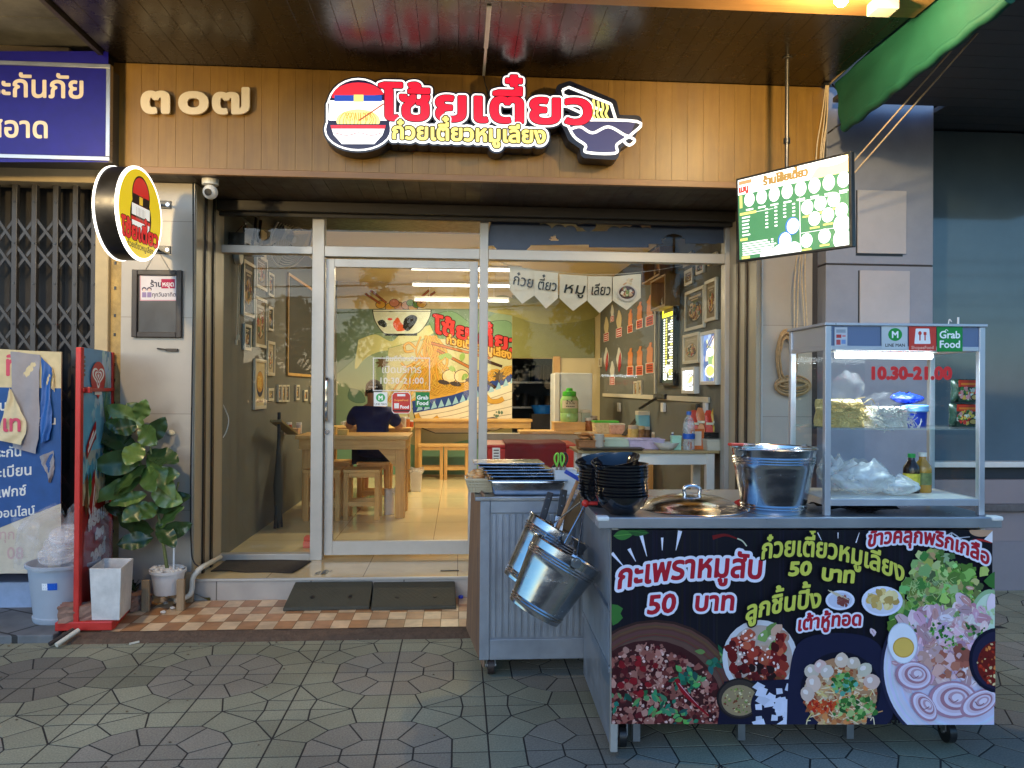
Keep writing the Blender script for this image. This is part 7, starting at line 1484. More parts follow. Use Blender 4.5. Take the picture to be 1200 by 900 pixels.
# ---------------------------------------------------------------- pictures on the side walls
pal = [S(176, 120, 70), S(120, 70, 40), S(206, 170, 110), S(90, 110, 60), S(170, 60, 40), S(60, 50, 40), S(220, 200, 170), S(196, 150, 60)]
def picture(side, px0, px1, yt, yb_, label, style, frame='wht', cat='picture', lit=None, group=None):
    X = XL if side < 0 else XR; s = -side
    A, B = atx(px0, yt, X), atx(px1, yt, X); Y0, Y1 = sorted((A.y, B.y)); zt_, zb_ = A.z, atx(px0, yb_, X).z; d = .022 if lit is None else .05
    t = T('picture_frame' if lit is None else 'light_panel', label, cat, (X, (Y0+Y1)/2, (zt_+zb_)/2), 0, group); w_ = min(.028, (Y1-Y0)*.12)
    xa, xb = sorted((X+s*.001, X+s*d)); fm_ = {'wht': M['offwhite'], 'wood': M['piney'], 'blk': M['black'], 'glow': M['white']}[frame]
    mb = MB(); mb.box(xa, Y0, zb_, xb, Y0+w_, zt_); mb.box(xa, Y1-w_, zb_, xb, Y1, zt_); mb.box(xa, Y0+w_, zb_, xb, Y1-w_, zb_+w_); mb.box(xa, Y0+w_, zt_-w_, xb, Y1-w_, zt_); mb.build('frame', fm_, t, True, bevel=.002 if Y1-Y0 > .15 else 0)
    a = Art(lambda u, v, w: Vector((X+s*(d*.5+w), Y0+w_+u*(Y1-Y0-2*w_), zb_+w_+v*(zt_-zb_-2*w_))), clip=(0, 0, 1, 1), step=3e-5)
    if style == 'slate': a.rect(0, 0, 1, 1, S(44, 46, 44))
    elif style == 'bowl':
        a.rect(0, 0, 1, 1, S(206, 190, 150)); a.ell(.5, .5, .36, .30, S(40, 44, 70)); a.ell(.5, .55, .33, .24, S(206, 150, 60)); 
        for i in range(16): a.line(bez([(random.uniform(.25, .7), random.uniform(.4, .7)) for _ in range(3)], 4), .03, S(232, 190, 90))
        a.rect(.2, .08, .8, .12, S(120, 90, 60))
    elif style == 'menu':
        a.rect(0, 0, 1, 1, S(30, 40, 30)); a.rect(0, .84, 1, 1, S(236, 220, 40)); a.rect(.1, .89, .9, .95, S(60, 50, 20))
        for i in range(24):
            y = .80-i*.033; a.rect(.06, y, .06+random.uniform(.25, .5), y+.018, S(226, 220, 120) if i % 5 == 0 else (.9, .92, .86)); a.rect(.62, y, .72, y+.018, S(240, 230, 90)); a.rect(.78, y, .9, y+.018, (.9, .92, .86))
        a.ell(.6, .18, .12, .05, (.95, .95, .9)); a.ell(.35, .13, .12, .05, S(230, 220, 90)); a.ell(.75, .08, .13, .05, (.95, .95, .9))
    elif style == 'lit':
        a.rect(0, 0, 1, 1, S(90, 110, 150)); a.scat(.5, .5, .45, .48, 40, .06, .2, [S(120, 140, 180), S(60, 80, 120), S(190, 190, 120), S(110, 140, 90), S(206, 180, 160)]); a.ell(.5, .22, .38, .14, S(210, 214, 200)); a.ell(.5, .22, .30, .11, S(190, 200, 90)); a.ell(.5, .62, .28, .09, S(216, 220, 230)); a.line([(.2, .95), (.7, .7)], .05, S(60, 60, 80)); a.line([(.35, .97), (.8, .73)], .05, S(60, 60, 80))
    elif style == 'litw': a.rect(0, 0, 1, 1, (.9, .94, .98)); a.ell(.5, .5, .34, .36, S(60, 70, 90)); a.ell(.5, .5, .26, .30, S(214, 216, 200)); a.scat(.5, .5, .2, .22, 14, .05, .1, [S(200, 190, 90), S(120, 150, 90), S(206, 160, 110)])
    else:
        base = random.choice([S(96, 92, 76), S(150, 130, 96), S(70, 62, 50), S(186, 170, 140)]); a.rect(0, 0, 1, 1, base); a.ell(.5, .42, .40, .30, tuple(c*.45 for c in base)); a.ell(.5, .44, .36, .26, S(206, 196, 176)); a.scat(.5, .45, .30, .22, 60, .03, .11, pal); a.rect(.15, .84, .85, .90, S(206, 190, 160)); a.rect(.3, .77, .7, .81, S(206, 190, 160))
    a.obj('print' if lit is None else 'lit_print', {None: M['printm'], 'm': M['lit'], 'w': M['litw']}[lit], t)
    return t
for q in ((283, 296.5, 303, 369, 'tall dish photo nearest the glass on the left slate wall', 'dish'), (298, 311, 296, 336, 'dish photo high on the left wall beside the tall photo', 'dish'), (312.5, 319, 318, 346, 'small dish photo high between the big slate board and the tall photos', 'dish'),
          (297, 310.5, 346, 406, 'tall photo of red and green dishes in the middle of the left picture group', 'dish'), (312, 318, 358, 387, 'small dish photo above the narrow photo beside the slate board', 'dish'), (284, 292, 379, 410, 'small narrow photo hanging under the tall photo nearest the glass', 'dish'), (311.5, 320, 399, 440, 'narrow photo low beside the poster of a noodle bowl', 'dish'),
          (296.5, 310, 420, 480, 'cream poster of a yellow noodle bowl low on the left wall', 'bowl'), (312, 318.5, 455, 470, 'tiny photo right beside the noodle bowl poster', 'dish'), (324, 328, 451, 471, 'first of three touching slim photos in the low row', 'dish'), (328.6, 332.4, 451, 471, 'middle of three touching slim photos in the low row', 'dish'), (333, 336.8, 451, 471, 'last of three touching slim photos in the low row', 'dish'),
          (345, 349, 451, 469, 'single slim photo in the low row after the touching three', 'dish'), (354.5, 358.5, 457, 470, 'tiny photo in the low row before the door mullion', 'dish'), (362, 366, 452, 472, 'slim photo in the low row cut by the door mullion', 'dish'), (393.5, 396, 447, 463, 'upper tiny white framed photo at the far left wall end', 'dish'), (394.5, 397, 470, 492, 'lower tiny white framed photo at the far left wall end', 'dish')):
    picture(-1, *q, group='framed pictures on the left wall')
picture(-1, 336, 388, 319, 440, 'very large empty slate board in a pale wood frame on the left wall', 'slate', 'wood', 'slate board')
for q in ((805, 827.5, 343, 389, 'large dish photo in a white frame on the right slate wall', 'dish'), (828.5, 842, 330, 378, 'tall photo beside the large dish photo on the right wall', 'dish'), (802.5, 821, 393, 427, 'photo of orange food above the small white light panel', 'dish'), (804.5, 814, 318, 336, 'small photo above the large dish photo', 'dish'), (818, 827, 309, 323, 'small photo just under the transom on the right wall', 'dish'), (803, 813, 300, 314, 'photo half hidden behind the transom rail', 'dish'), (832, 842, 300, 312, 'photo cut by the transom near the right jamb', 'dish'),
          (744.5, 748.5, 447, 464, 'left one of a pair of small photos low on the right wall', 'dish'), (749.2, 753.4, 446, 464, 'right one of a pair of small photos low on the right wall', 'dish'), (697, 700.5, 432, 445, 'tiny photo at the far end of the right wall near the refrigerator', 'dish'), (703, 705.6, 420, 430, 'tiniest photo high at the far end of the right wall', 'dish')):
    picture(1, *q, group='framed pictures on the right wall')
picture(1, 778.5, 795.5, 356, 452, 'tall lit menu panel with yellow heading on the right wall', 'menu', 'blk', 'lit menu', 'm')
picture(1, 827, 845.5, 390, 451, 'blue edged lit panel with dishes near the right jamb', 'lit', 'glow', 'light panel', 'm')
picture(1, 805, 820, 431, 461, 'small bright white light panel with a dark oval', 'litw', 'glow', 'light panel', 'm')
picture(1, 697, 701, 448, 467, 'tiny bright light panel at the far end of the right wall', 'litw', 'glow', 'light panel', 'm')
# wooden box shelves, conduits, spoon shaped stickers on the right wall
for (px0, px1, yt, yb_, l) in ((779, 797, 330, 365, 'pale wooden box shelf high on the right wall above the lit menu'), (768, 790, 303, 334, 'upper wooden box shelf partly behind the bunting string')):
    A, B = atx(px0, yt, XR), atx(px1, yt, XR); Y0, Y1 = sorted((A.y, B.y)); z1, z0 = A.z, atx(px0, yb_, XR).z; t = T('box_shelf', l, 'shelf', (XR, Y0, z0)); w_ = .018; x0 = XR-.14
    mb = MB(); mb.box(x0, Y0, z0, XR-.001, Y1, z0+w_); mb.box(x0, Y0, z1-w_, XR-.001, Y1, z1); mb.box(x0, Y0, z0+w_, XR-.001, Y0+w_, z1-w_); mb.box(x0, Y1-w_, z0+w_, XR-.001, Y1, z1-w_); mb.build('box', wood('shelf_wood_%d' % px0, S(150, 120, 78), S(176, 146, 100), .6, 2), t, True)
    mb = MB(); mb.box(XR-.008, Y0+w_, z0+w_, XR-.002, Y1-w_, z1-w_); mb.build('back_board', M['pinez'], t, True)
    mb = MB(); mb.lathe([(0, 0), (.03, 0), (.034, .07), (.02, .09), (0, .09)], 16, Matrix.Translation((XR-.07, (Y0+Y1)/2, z0+w_+.001))); tag(mb.build('jar', mat('ochre_jar_%d' % px0, S(140, 110, 60), .4), smooth=40), 'small ochre jar standing in the '+('lower' if px0 == 779 else 'upper')+' wooden box shelf', 'jar')
t = T('conduit_run', 'white plastic conduit running down and along the right wall', 'conduit', (XR, 8, 1.5)); q = atx(770, 320, XR); z2_ = atx(770, 466, XR).z
mb = MB(); mb.box(XR-.022, q.y-.018, z2_+.026, XR-.001, q.y+.018, 2.88); mb.build('upright_duct', M['offwhite'], t, True, bevel=.003)
mb = MB(); mb.box(XR-.02, YG+.4, z2_-.02, XR-.001, 10.6, z2_+.025); mb.build('level_duct', M['offwhite'], t, True, bevel=.003)
for px, w_, h_, l in ((779, .10, .09, 'white double wall socket under the conduit by the black clip'), (829, .07, .16, 'white wall socket under the conduit near the jamb'), (727, .12, .11, 'white junction box under the conduit toward the refrigerator')):
    q = atx(px, 472, XR); mb = MB(); mb.box(XR-.03, q.y-w_/2, q.z-h_, XR-.001, q.y+w_/2, q.z-.0); tag(mb.build('wall_socket', M['white'], bevel=.005), l, 'socket')
q = atx(774, 468, XR); t = T('wall_clip_fan', 'black clamp bracket fixed over the conduit', 'bracket', q); mb = MB(); mb.bar(q+Vector((-.03, 0, .02)), q+Vector((-.16, .22, -.10)), .035, .02); mb.bar(q+Vector((-.03, -.3, .03)), q+Vector((-.03, .12, .03)), .03, .05); mb.build('arm', M['black'], t, True, bevel=.004)
q = atx(822, 480, XR); t = T('router', 'black box with a blue light hanging on the right wall near the jamb', 'router', q); mb = MB(); mb.box(XR-.07, q.y-.07, q.z-.08, XR-.031, q.y+.07, q.z+.05); mb.build('casing', M['black'], t, True, bevel=.004); mb = MB(); mb.box(XR-.0715, q.y-.05, q.z-.065, XR-.0705, q.y+.03, q.z-.05); mb.build('status_light', emis('blue_light', (.1, .25, 1), 4), t, True)
def spoon(px, py, h, kind, label):
    q0, q1 = atx(px, py, XR), atx(px, py+h, XR); H_ = q0.z-q1.z; t = T('wall_tag', label, 'wall tag', (XR, q0.y, q1.z), 0, 'hand shaped price tags on the right wall'); Yc = q0.y; k = H_
    a = Art(lambda u, v, w: Vector((XR-.006-w, Yc-u*k*4.4, q1.z+v*k)), step=3e-5)
    if kind == 'o':
        body, tagc = S(214, 130, 70), S(206, 84, 40)
        P = bez([(-.07, .30), (-.09, .5), (-.07, .74), (-.09, .82), (-.03, .90), (.0, 1.0), (.06, .98), (.05, .86), (.09, .78), (.08, .5), (.07, .30), (-.07, .30)], 5)
    else:
        body, tagc = S(206, 190, 150) if kind == 'g' else S(206, 206, 200), S(176, 40, 40)
        P = bez([(-.05, .30), (-.11, .6), (-.07, .8), (-.02, 1.0), (.05, .86), (.1, .62), (.05, .30), (-.05, .30)], 5)
    mb = MB(); mb.prism(P[:-1], lambda u, v, w: Vector((XR-.001-w, Yc-u*k*4.4, q1.z+v*k)), .005); mb.build('figure', mat('tag_%s' % kind, body, .5, 0, .1, 30) if 'tag_%s' % kind not in bpy.data.materials else bpy.data.materials['tag_%s' % kind], t, True)
    if kind != 'w2':
        a.rect(-.12, 0, .12, .34, (.88, .84, .78)); a.rect(-.105, .015, .105, .325, tagc)
        for i in range(3): a.rect(-.08, .07+i*.08, .08, .10+i*.08, S(80, 30, 20) if kind == 'o' else (.9, .86, .84))
    else: a.leaf(0, .1, .75, .12, 1.5, S(170, 40, 40))
    a.obj('price_patch', M['printm'], t)
for i, (px, py, h) in enumerate(((739, 363, 27), (750, 354, 31), (762, 346, 36), (739, 408, 32), (750, 406, 34), (762, 401.5, 36))): spoon(px, py, h, 'o', '%s orange hand shaped tag in the %s row on the right wall' % (('first', 'second', 'third')[i % 3], 'upper' if i < 3 else 'lower'))
for px, py, h, k, l in ((711, 371, 29, 'g', 'leftmost of the two upper red and cream tags'), (726, 363, 32, 'g2', 'cream and red tag next to the upper orange tags'), (711, 407, 32, 'w2', 'leftmost pale tag of the lower row'), (718, 423, 28, 'w', 'white tag with a red label hanging lowest'), (726, 407, 33, 'w2', 'pale and red tag next to the lower orange tags'), (718, 357, 20, 'w', 'white tag with a red label hanging highest')): spoon(px, py, h, k[0] if k[0] == 'g' else k, l)
# ---------------------------------------------------------------- pine tables and stools
def table(label, x0, y0, w_, d_, h, name='pine_table', brace=True):
    t = T(name, label, 'table', (x0, y0, ZS)); tk = .035
    mb = MB()
    n_ = 3
    for i in range(n_): mb.box(0, i*d_/n_+.001, h-tk, w_, (i+1)*d_/n_-.001, h)
    mb.build('tabletop', M['pine'], t, bevel=.003)
    mb = MB(); mb.box(.03, .025, h-tk-.095, w_-.03, .05, h-tk-.001); mb.box(.03, d_-.05, h-tk-.095, w_-.03, d_-.025, h-tk-.001); mb.box(.03, .051, h-tk-.095, .055, d_-.051, h-tk-.001); mb.box(w_-.055, .051, h-tk-.095, w_-.03, d_-.051, h-tk-.001); mb.build('apron', M['pine'], t, bevel=.002)
    for x in (.045, w_-.14):
        for y in (.051, d_-.141): mb = MB(); mb.box(x+.011, y, 0, x+.10, y+.089, h-tk-.001); mb.build('leg', M['pinez'], t, bevel=.003)
    if brace:
        for x, s in ((.135+.011, 1), (w_-.14+.01, -1)): mb = MB(); mb.hexa([(x, .052, h-.30), (x+s*.001, .052, h-.30), (x+s*.001, .075, h-.30), (x, .075, h-.30)], [(x, .052, h-.131), (x+s*.16, .052, h-.131), (x+s*.16, .075, h-.131), (x, .075, h-.131)]); mb.build('brace', M['pine'], t)
    return t
tA_ = table('front pine dining table just inside the shop door', -1.53, 7.33, 1.06, .62, .785)
tB_ = table('second pine dining table beyond the seated customer', -1.60, 8.78, 1.06, .62, .785)
def stool(w_=.345, d_=.30, h=.475):
    t = T('pine_stool', 'x', 'stool', (0, 0, ZS), 0, 'pine stools in the shop'); mb = MB(); mb.box(0, 0, h-.028, w_, d_/2-.001, h); mb.box(0, d_/2+.001, h-.028, w_, d_, h); mb.build('seat', M['pine'], t, bevel=.003)
    for x in (.006, w_-.051):
        for y in (.01, d_-.05): mb = MB(); mb.box(x, y, 0, x+.045, y+.04, h-.029); mb.build('leg', M['pinez'], t, bevel=.002)
    for y in (.018, d_-.04): mb = MB(); mb.box(.052, y, .13, w_-.052, y+.02, .175); mb.build('stretcher', M['pine'], t)
    mb = MB(); mb.box(.052, .016, h-.075, w_-.052, .036, h-.029); mb.box(.052, d_-.036, h-.075, w_-.052, d_-.016, h-.029); mb.build('apron', M['pine'], t)
    return t
s0 = stool(); s0.location = (-1.075, 7.25, ZS); s0['label'] = 'pine stool at the front table nearest its right leg'
for i, (x, y, l) in enumerate(((-1.435, 7.22, 'pine stool at the front table half behind the door stile'), (-1.045, 7.98, 'pine stool under the seated customer'), (-1.46, 8.02, 'pine stool beside the seated customer half under the front table'), (-.545, 10.42, 'left one of the two pine stools under the wall counter'), (-.20, 10.42, 'right one of the two pine stools under the wall counter'), (.75, 8.62, 'pine stool standing behind the white leg table'))): dup(s0, (x, y, ZS), random.uniform(-.03, .03), l)
wc = T('wall_counter', 'narrow pine wall counter under the mural', 'counter', (-.62, 10.62, ZS)); mb = MB(); mb.box(-.62, 10.60, ZS+.78, 1.02, YB-.004, ZS+.815); mb.build('counter_top', M['pine'], wc, True, bevel=.003); mb = MB(); mb.box(-.60, 10.63, ZS+.69, 1.0, 10.655, ZS+.779); mb.build('apron', M['pine'], wc, True)
for x in (-.60, .91): mb = MB(); mb.box(x, 10.66, ZS, x+.08, 10.74, ZS+.779); mb.build('leg', M['pinez'], wc, True)
# bins and rolls under the tables
q = atz(487, 577, ZS); t = T('waste_bin', 'small white waste bin beside the second pine table', 'bin', q+Vector((0, .1, 0))); mb = MB(); mb.lathe([(0, 0), (.075, 0), (.08, .01), (.10, .24), (.104, .245), (.096, .245), (.074, .015), (0, .012)], 4, Matrix.Rotation(R(45), 4, 'Z')); mb.build('bin_wall', M['white'], t, bevel=.004); mb = MB(); mb.sheet(lambda u, v: Vector((.09*math.cos(u*6.283)*(1+.1*math.sin(u*25)), .09*math.sin(u*6.283), .23+.05*v+.01*math.sin(u*19))), 24, 3); mb.build('liner', film('white_liner', .5, (.8, .8, .78)), t, smooth=60)
q = atz(453.5, 603, ZS); t = T('paper_roll', 'tall white paper roll standing by the front table leg', 'roll', q+Vector((.02, .03, 0))); mb = MB(); mb.cyl((0, 0, .001), (0, 0, .25), .05, n=24); mb.build('roll', M['white'], t, smooth=40); mb = MB(); mb.cyl((0, 0, .2505), (0, 0, .256), .02, n=14); mb.build('core', M['pine'], t)
bag('hanging_bag', 'small white plastic bag hanging from the front table leg', 'plastic bag', Vector((-.575, 7.55, ZS+.16)), .05, .05, .16, bpy.data.materials['white_liner'], 30, .5)
# things on the pine tables
def jar(name, label, cat, p, r, h, mb_, ml, hl=.2):
    t = T(name, label, cat, p); mb = MB(); mb.lathe([(0, 0), (r*.93, 0), (r, h*.05), (r, h*(1-hl)-.004), (r*.85, h*(1-hl)), (0, h*(1-hl))], 20); mb.build('body', mb_, t, smooth=40); mb = MB(); mb.cyl((0, 0, h*(1-hl)+.0005), (0, 0, h), r*.95, n=20); mb.build('lid', ml, t, smooth=40, bevel=.001); return t
peach = mat('peach_plastic', S(214, 170, 130), .5, 0, .05); yel = mat('yellow_box', S(214, 180, 100), .5, 0, .1, 20)
TZ = ZS+.785
def boxy(name, label, cat, p, d, m, lidm=None, rz=0.):
    t = T(name, label, cat, p, rz); mb = MB(); mb.hexa([(-d[0]*.46, -d[1]*.46, 0), (d[0]*.46, -d[1]*.46, 0), (d[0]*.46, d[1]*.46, 0), (-d[0]*.46, d[1]*.46, 0)], [(-d[0]/2, -d[1]/2, d[2]*.86), (d[0]/2, -d[1]/2, d[2]*.86), (d[0]/2, d[1]/2, d[2]*.86), (-d[0]/2, d[1]/2, d[2]*.86)]); mb.build('body', m, t, bevel=.003)
    mb = MB(); mb.box(-d[0]*.52, -d[1]*.52, d[2]*.86+.0005, d[0]*.52, d[1]*.52, d[2]); mb.build('lid', lidm or m, t, bevel=.003); return t
boxy('condiment_box', 'peach plastic condiment box on the left end of the front pine table', 'box', Vector((atz(357, 504, TZ).x+.03, 7.55, TZ)), (.14, .12, .06), peach)
for i, (dx, c) in enumerate(((-.03, S(190, 80, 50)), (.03, S(206, 200, 190)))): jar('sauce_jar', ('red' if i == 0 else 'white')+' lidded sauce jar behind the peach condiment box', 'jar', Vector((atz(357, 504, TZ).x+.02+dx*1.6, 7.68, TZ)), .028, .11, mat('sauce_body_%d' % i, c, .3), M['white'])
boxy('tissue_box', 'pale yellow tissue box on the front table behind the door stile', 'box', Vector((atz(398, 504, TZ).x, 7.6, TZ)), (.17, .11, .075), yel)
boxy('napkin_box', 'low yellow napkin tray on the front table', 'box', Vector((atz(413, 505, TZ).x, 7.52, TZ)), (.10, .11, .05), yel)
bag('plastic_bag', 'white plastic carrier bag lying on the second table left of the customer', 'plastic bag', Vector((-1.22, 8.95, TZ)), .12, .10, .10, bpy.data.materials['white_liner'], 33, .6)
for i, (px, c) in enumerate(((474, S(226, 220, 206)), (478, S(206, 120, 60)), (482, S(206, 90, 40)))): jar('sauce_jar', ('white', 'amber', 'orange')[i]+' condiment jar on the second table beside the customer', 'jar', Vector((atz(px, 500, TZ).x, 8.95+.05*i, TZ)), .03, .12 if i < 2 else .075, mat('cond_%d' % i, c, .3), M['white'])
mb = MB(); q = atz(475, 488, TZ+.15); mb.bar(Vector((q.x, 8.93, TZ+.12)), Vector((q.x-.03, 8.9, TZ+.24)), .012, .01); tag(mb.build('chopstick', M['pinez']), 'pair of chopsticks standing in the white condiment jar', 'chopsticks')
# folded parasol-like stand against the left wall
q = atx(326, 600, XL+.16); t = T('folded_stand', 'black folded easel stand with a narrow tilted top board at the left wall', 'stand', (XL+.14, q.y, ZS)); yq = atx(327, 500, XL+.14).y
mb = MB(); mb.tube([(XL+.14, yq, ZS+.01), (XL+.14, yq, ZS+1.02)], .015, 8); mb.build('pole', M['black'], t, True)
for s in (-1, 0, 1): mb = MB(); mb.tube([(XL+.14, yq, ZS+.45), (XL+.14+.02*s, yq+.04*s, ZS+.01)], .012, 8); mb.build('leg', M['black'], t, True)
mb = MB(); mb.tube([(XL+.14, yq, ZS+.06), (XL+.14, yq, ZS+.2), (XL+.14, yq, ZS+.38), (XL+.14, yq, ZS+.56), (XL+.14, yq, ZS+.8)], [.02, .035, .045, .03, .014], 12); mb.build('folded_cloth', mat('folded_cloth', S(72, 70, 62), .9, 0, .15, 9), t, True, smooth=60)
mb = MB(); A, B = atx(323, 493, XL+.14), atx(343, 508, XL+.14); mb.bar(A, B, .02, .10, (1, 0, 0)); mb.build('top_board', mat('olive_board', S(120, 104, 60), .5, 0, .3, 30), t, True)
# wall fan, regulator with pull cords, switch box
ff = T('wall_fan', 'cream wall fan with a round wire guard seen through the left transom', 'fan', (XL, 6.7, 2.55)); fc = Vector((XL+.30, 6.55, 2.66)); fn_ = Vector((.75, -.35, -.35)).normalized(); Xf = Matrix.Translation(fc) @ fn_.to_track_quat('Z', 'Y').to_matrix().to_4x4()
mb = MB(); mb.X = Xf
for r_ in np.linspace(.05, .245, 10): mb.tube([(r_*math.cos(t_), r_*math.sin(t_), .05*(1-(r_/.25)**2)) for t_ in np.linspace(0, 2*math.pi, 33)], .0022, 5)
mb.tube([(.25*math.cos(t_), .25*math.sin(t_), 0) for t_ in np.linspace(0, 2*math.pi, 41)], .009, 8); mb.build('guard', M['offwhite'], ff, True, smooth=60)
for k in range(3):
    mb = MB(); mb.X = Xf @ Matrix.Rotation(k*2.094, 4, 'Z'); mb.sheet(lambda u, v: Vector((.03+.19*v, (u-.5)*(.08+.09*v), -.03+.03*(u-.5))), 6, 6); mb.build('blade', mat('fan_blade', S(190, 180, 150), .4), ff, True, smooth=60)
mb = MB(); mb.X = Xf; mb.cyl((0, 0, -.16), (0, 0, -.04), .07, n=20); mb.cyl((0, 0, -.04), (0, 0, .03), .028, n=16); mb.build('motor', M['offwhite'], ff, True, smooth=40); mb = MB(); mb.bar(Xf @ Vector((0, 0, -.12)), (XL+.01, 6.72, 2.62), .05, .05); mb.box(XL+.001, 6.62, 2.5, XL+.03, 6.82, 2.76); mb.build('wall_arm', M['offwhite'], ff, True, bevel=.004)
q = atx(276, 300, XL); rg = T('fan_regulator', 'cream round fan regulator with two pull cords on the left wall', 'switch', q); mb = MB(); mb.cyl((XL+.001, q.y, q.z), (XL+.045, q.y, q.z), .065, n=24); mb.build('dial_box', M['offwhite'], rg, True, bevel=.006, smooth=40)
for dy in (-.02, .02): mb = MB(); mb.tube([(XL+.03, q.y+dy, q.z-.06), (XL+.02, q.y+dy*1.2, q.z-.62+dy)], .003, 6); mb.cyl((XL+.02, q.y+dy*1.2, q.z-.66+dy), (XL+.02, q.y+dy*1.2, q.z-.62+dy), .008, n=8); mb.build('pull_cord', M['offwhite'], rg, True)
A, B = atx(260, 270, XL+.02), atx(291, 291, XL+.02); rt = T('router_bracket', 'black router and bracket with aerials behind the left transom', 'router', A); 
mb = MB(); mb.box(XL+.003, 5.78, 2.45, XL+.16, 6.22, 2.475); mb.box(XL+.003, 5.80, 2.476, XL+.12, 5.98, 2.56); mb.box(XL+.003, 6.02, 2.476, XL+.13, 6.19, 2.55); mb.build('casing', M['black'], rt, True, bevel=.003)
for y in (6.05, 6.18): mb = MB(); mb.bar((XL+.12, y, 2.55), (XL+.13, y+.04, 2.74), .02, .01); mb.build('aerial', M['black'], rt, True)
mb = MB(); mb.tube(bez([(XL+.05, 5.82, 2.56), (XL+.10, 5.9, 2.65), (XL+.06, 6.0, 2.60), (XL+.03, 6.1, 2.7)], 5), .006, 6); mb.build('cable', M['black'], rt, True)
mb = MB(); mb.tube(bez([aty(259, 470, YG+.05), aty(264, 480, YG+.1), aty(268, 492, YG+.12), aty(265, 506, YG+.1), aty(259, 516, YG+.06)], 6), .004, 6); tag(mb.build('white_cable', M['white'], smooth=80), 'thin white cable looping along the left pane edge', 'cable')
# ---------------------------------------------------------------- service area at the back right
q0, q1 = atd(652, 437, 9.4), atd(694, 437, 9.4); rf = T('refrigerator', 'tall grey two door refrigerator beside the kitchen doorway', 'refrigerator', (q0.x, 9.2, ZS)); rm_ = mat('fridge_grey', S(204, 210, 214), .35, .1, .04, 4); zt_ = atd(670, 437, 9.4).z
mb = MB(); mb.box(q0.x, 9.33, ZS, q1.x, 9.95, zt_); mb.build('cabinet', rm_, rf, True, bevel=.01)
mb = MB(); mb.box(q0.x+.04, 9.28, ZS+.03, q1.x-.004, 9.328, ZS+.95); mb.build('door', rm_, rf, True, bevel=.006); mb = MB(); mb.box(q0.x+.04, 9.28, ZS+.96, q1.x-.004, 9.328, zt_-.004); mb.build('door', rm_, rf, True, bevel=.006)
mb = MB(); mb.box(q0.x-.03, 9.27, ZS, q0.x+.035, 9.32, zt_); mb.build('handle_strip', M['white'], rf, True, bevel=.006)
CZB = aty(650, 504, 8.85).z
bc = T('bar_counter', 'pine topped low counter with grey plastered front before the refrigerator', 'counter', (.6, 8.8, ZS)); cA, cB = aty(608, 504, 8.75).x, aty(705, 504, 8.75).x
mb = MB(); mb.box(cA, 8.62, CZB-.03, cB, 8.98, CZB); mb.build('counter_top', M['pine'], bc, True, bevel=.003); cA2, cB2 = aty(570, 515, 8.7).x, aty(690, 515, 8.7).x
mb = MB(); mb.box(cA2, 8.66, ZS, cB2, 8.80, CZB-.031); mb.build('front_panel', mat('plaster_grey', S(160, 152, 138), .7, 0, .12, 4), bc, True)
sA, sB = aty(690, 516, 7.9).x, aty(790, 516, 7.9).x; sz_ = aty(740, 516, 7.9).z; sb2 = T('side_table', 'pine side table carrying jars along the right wall', 'table', (sA, 7.9, ZS)); mb = MB(); mb.box(sA, 7.7, sz_-.03, XR-.01, 8.2, sz_); mb.build('tabletop', M['pine'], sb2, True, bevel=.003)
for x in (sA+.02, XR-.1): mb = MB(); mb.box(x, 7.74, ZS, x+.07, 7.81, sz_-.031); mb.build('leg', M['pinez'], sb2, True)
# green lidded drink dispenser
dq = Vector((aty(668, 495, 8.8).x, 8.8, CZB)); pt = T('pine_box', 'pine box riser under the green drink dispenser', 'box', dq); mb = MB(); mb.box(-.20, -.12, .001, .16, .12, .085); mb.build('box', M['pine'], pt, bevel=.003); mb = MB(); mb.box(-.205, -.125, .0855, .165, .125, .10); mb.build('lid_board', M['pine'], pt, bevel=.003)
dd = T('drink_dispenser', 'large clear drink jar of green drink with a bright green lid and paper label', 'drink jar', dq+Vector((-.01, 0, .101)))
grn = mat('green_drink', S(150, 190, 120), .1, 0, .05, rvar=0); lime = mat('lime_lid', S(70, 176, 50), .4, 0, .05)
mb = MB(); mb.lathe([(0, 0), (.095, 0), (.105, .015), (.105, .09), (.10, .10), (.105, .11), (.105, .25), (.085, .29), (.06, .30), (0, .30)], 32); mb.build('jar_body', grn, dd, smooth=40); mb = MB(); mb.lathe([(.075, .295), (.08, .30), (.078, .345), (.04, .355), (.035, .385), (0, .39)], 26); mb.build('lid', lime, dd, smooth=40)
a = Art(lambda u, v, w: dd.location+Vector((math.sin(u)*(.1065+w), -math.cos(u)*(.1065+w), v)))
for i in range(10): a.rect(-1+i*.2, .155, -.8+i*.2, .245, S(206, 196, 170))
cs, W = lay('น้ำดื่ม', .055, 0, .205, align='c', flip=False); V_, F_ = msq(*sdf([np.stack([c[:, 0]*9, c[:, 1]*1.0], 1) for c in cs], .0012, .0025)); a.w += 2e-4
for p in F_: a.poly([V_[i] for i in p], S(40, 36, 30), False)
for i in range(5): a.rect(-.5+i*.2, .172, -.35+i*.2, .182, S(50, 46, 40))
a.obj('paper_label', M['printm'], dd)
q = Vector((aty(686, 495, 8.8).x, 8.8, CZB)); boxy('pitcher', 'clear square pitcher beside the green drink jar', 'pitcher', q, (.10, .10, .24), mat('pitcher_clear', S(176, 186, 170), .12, 0, .05), M['offwhite'])
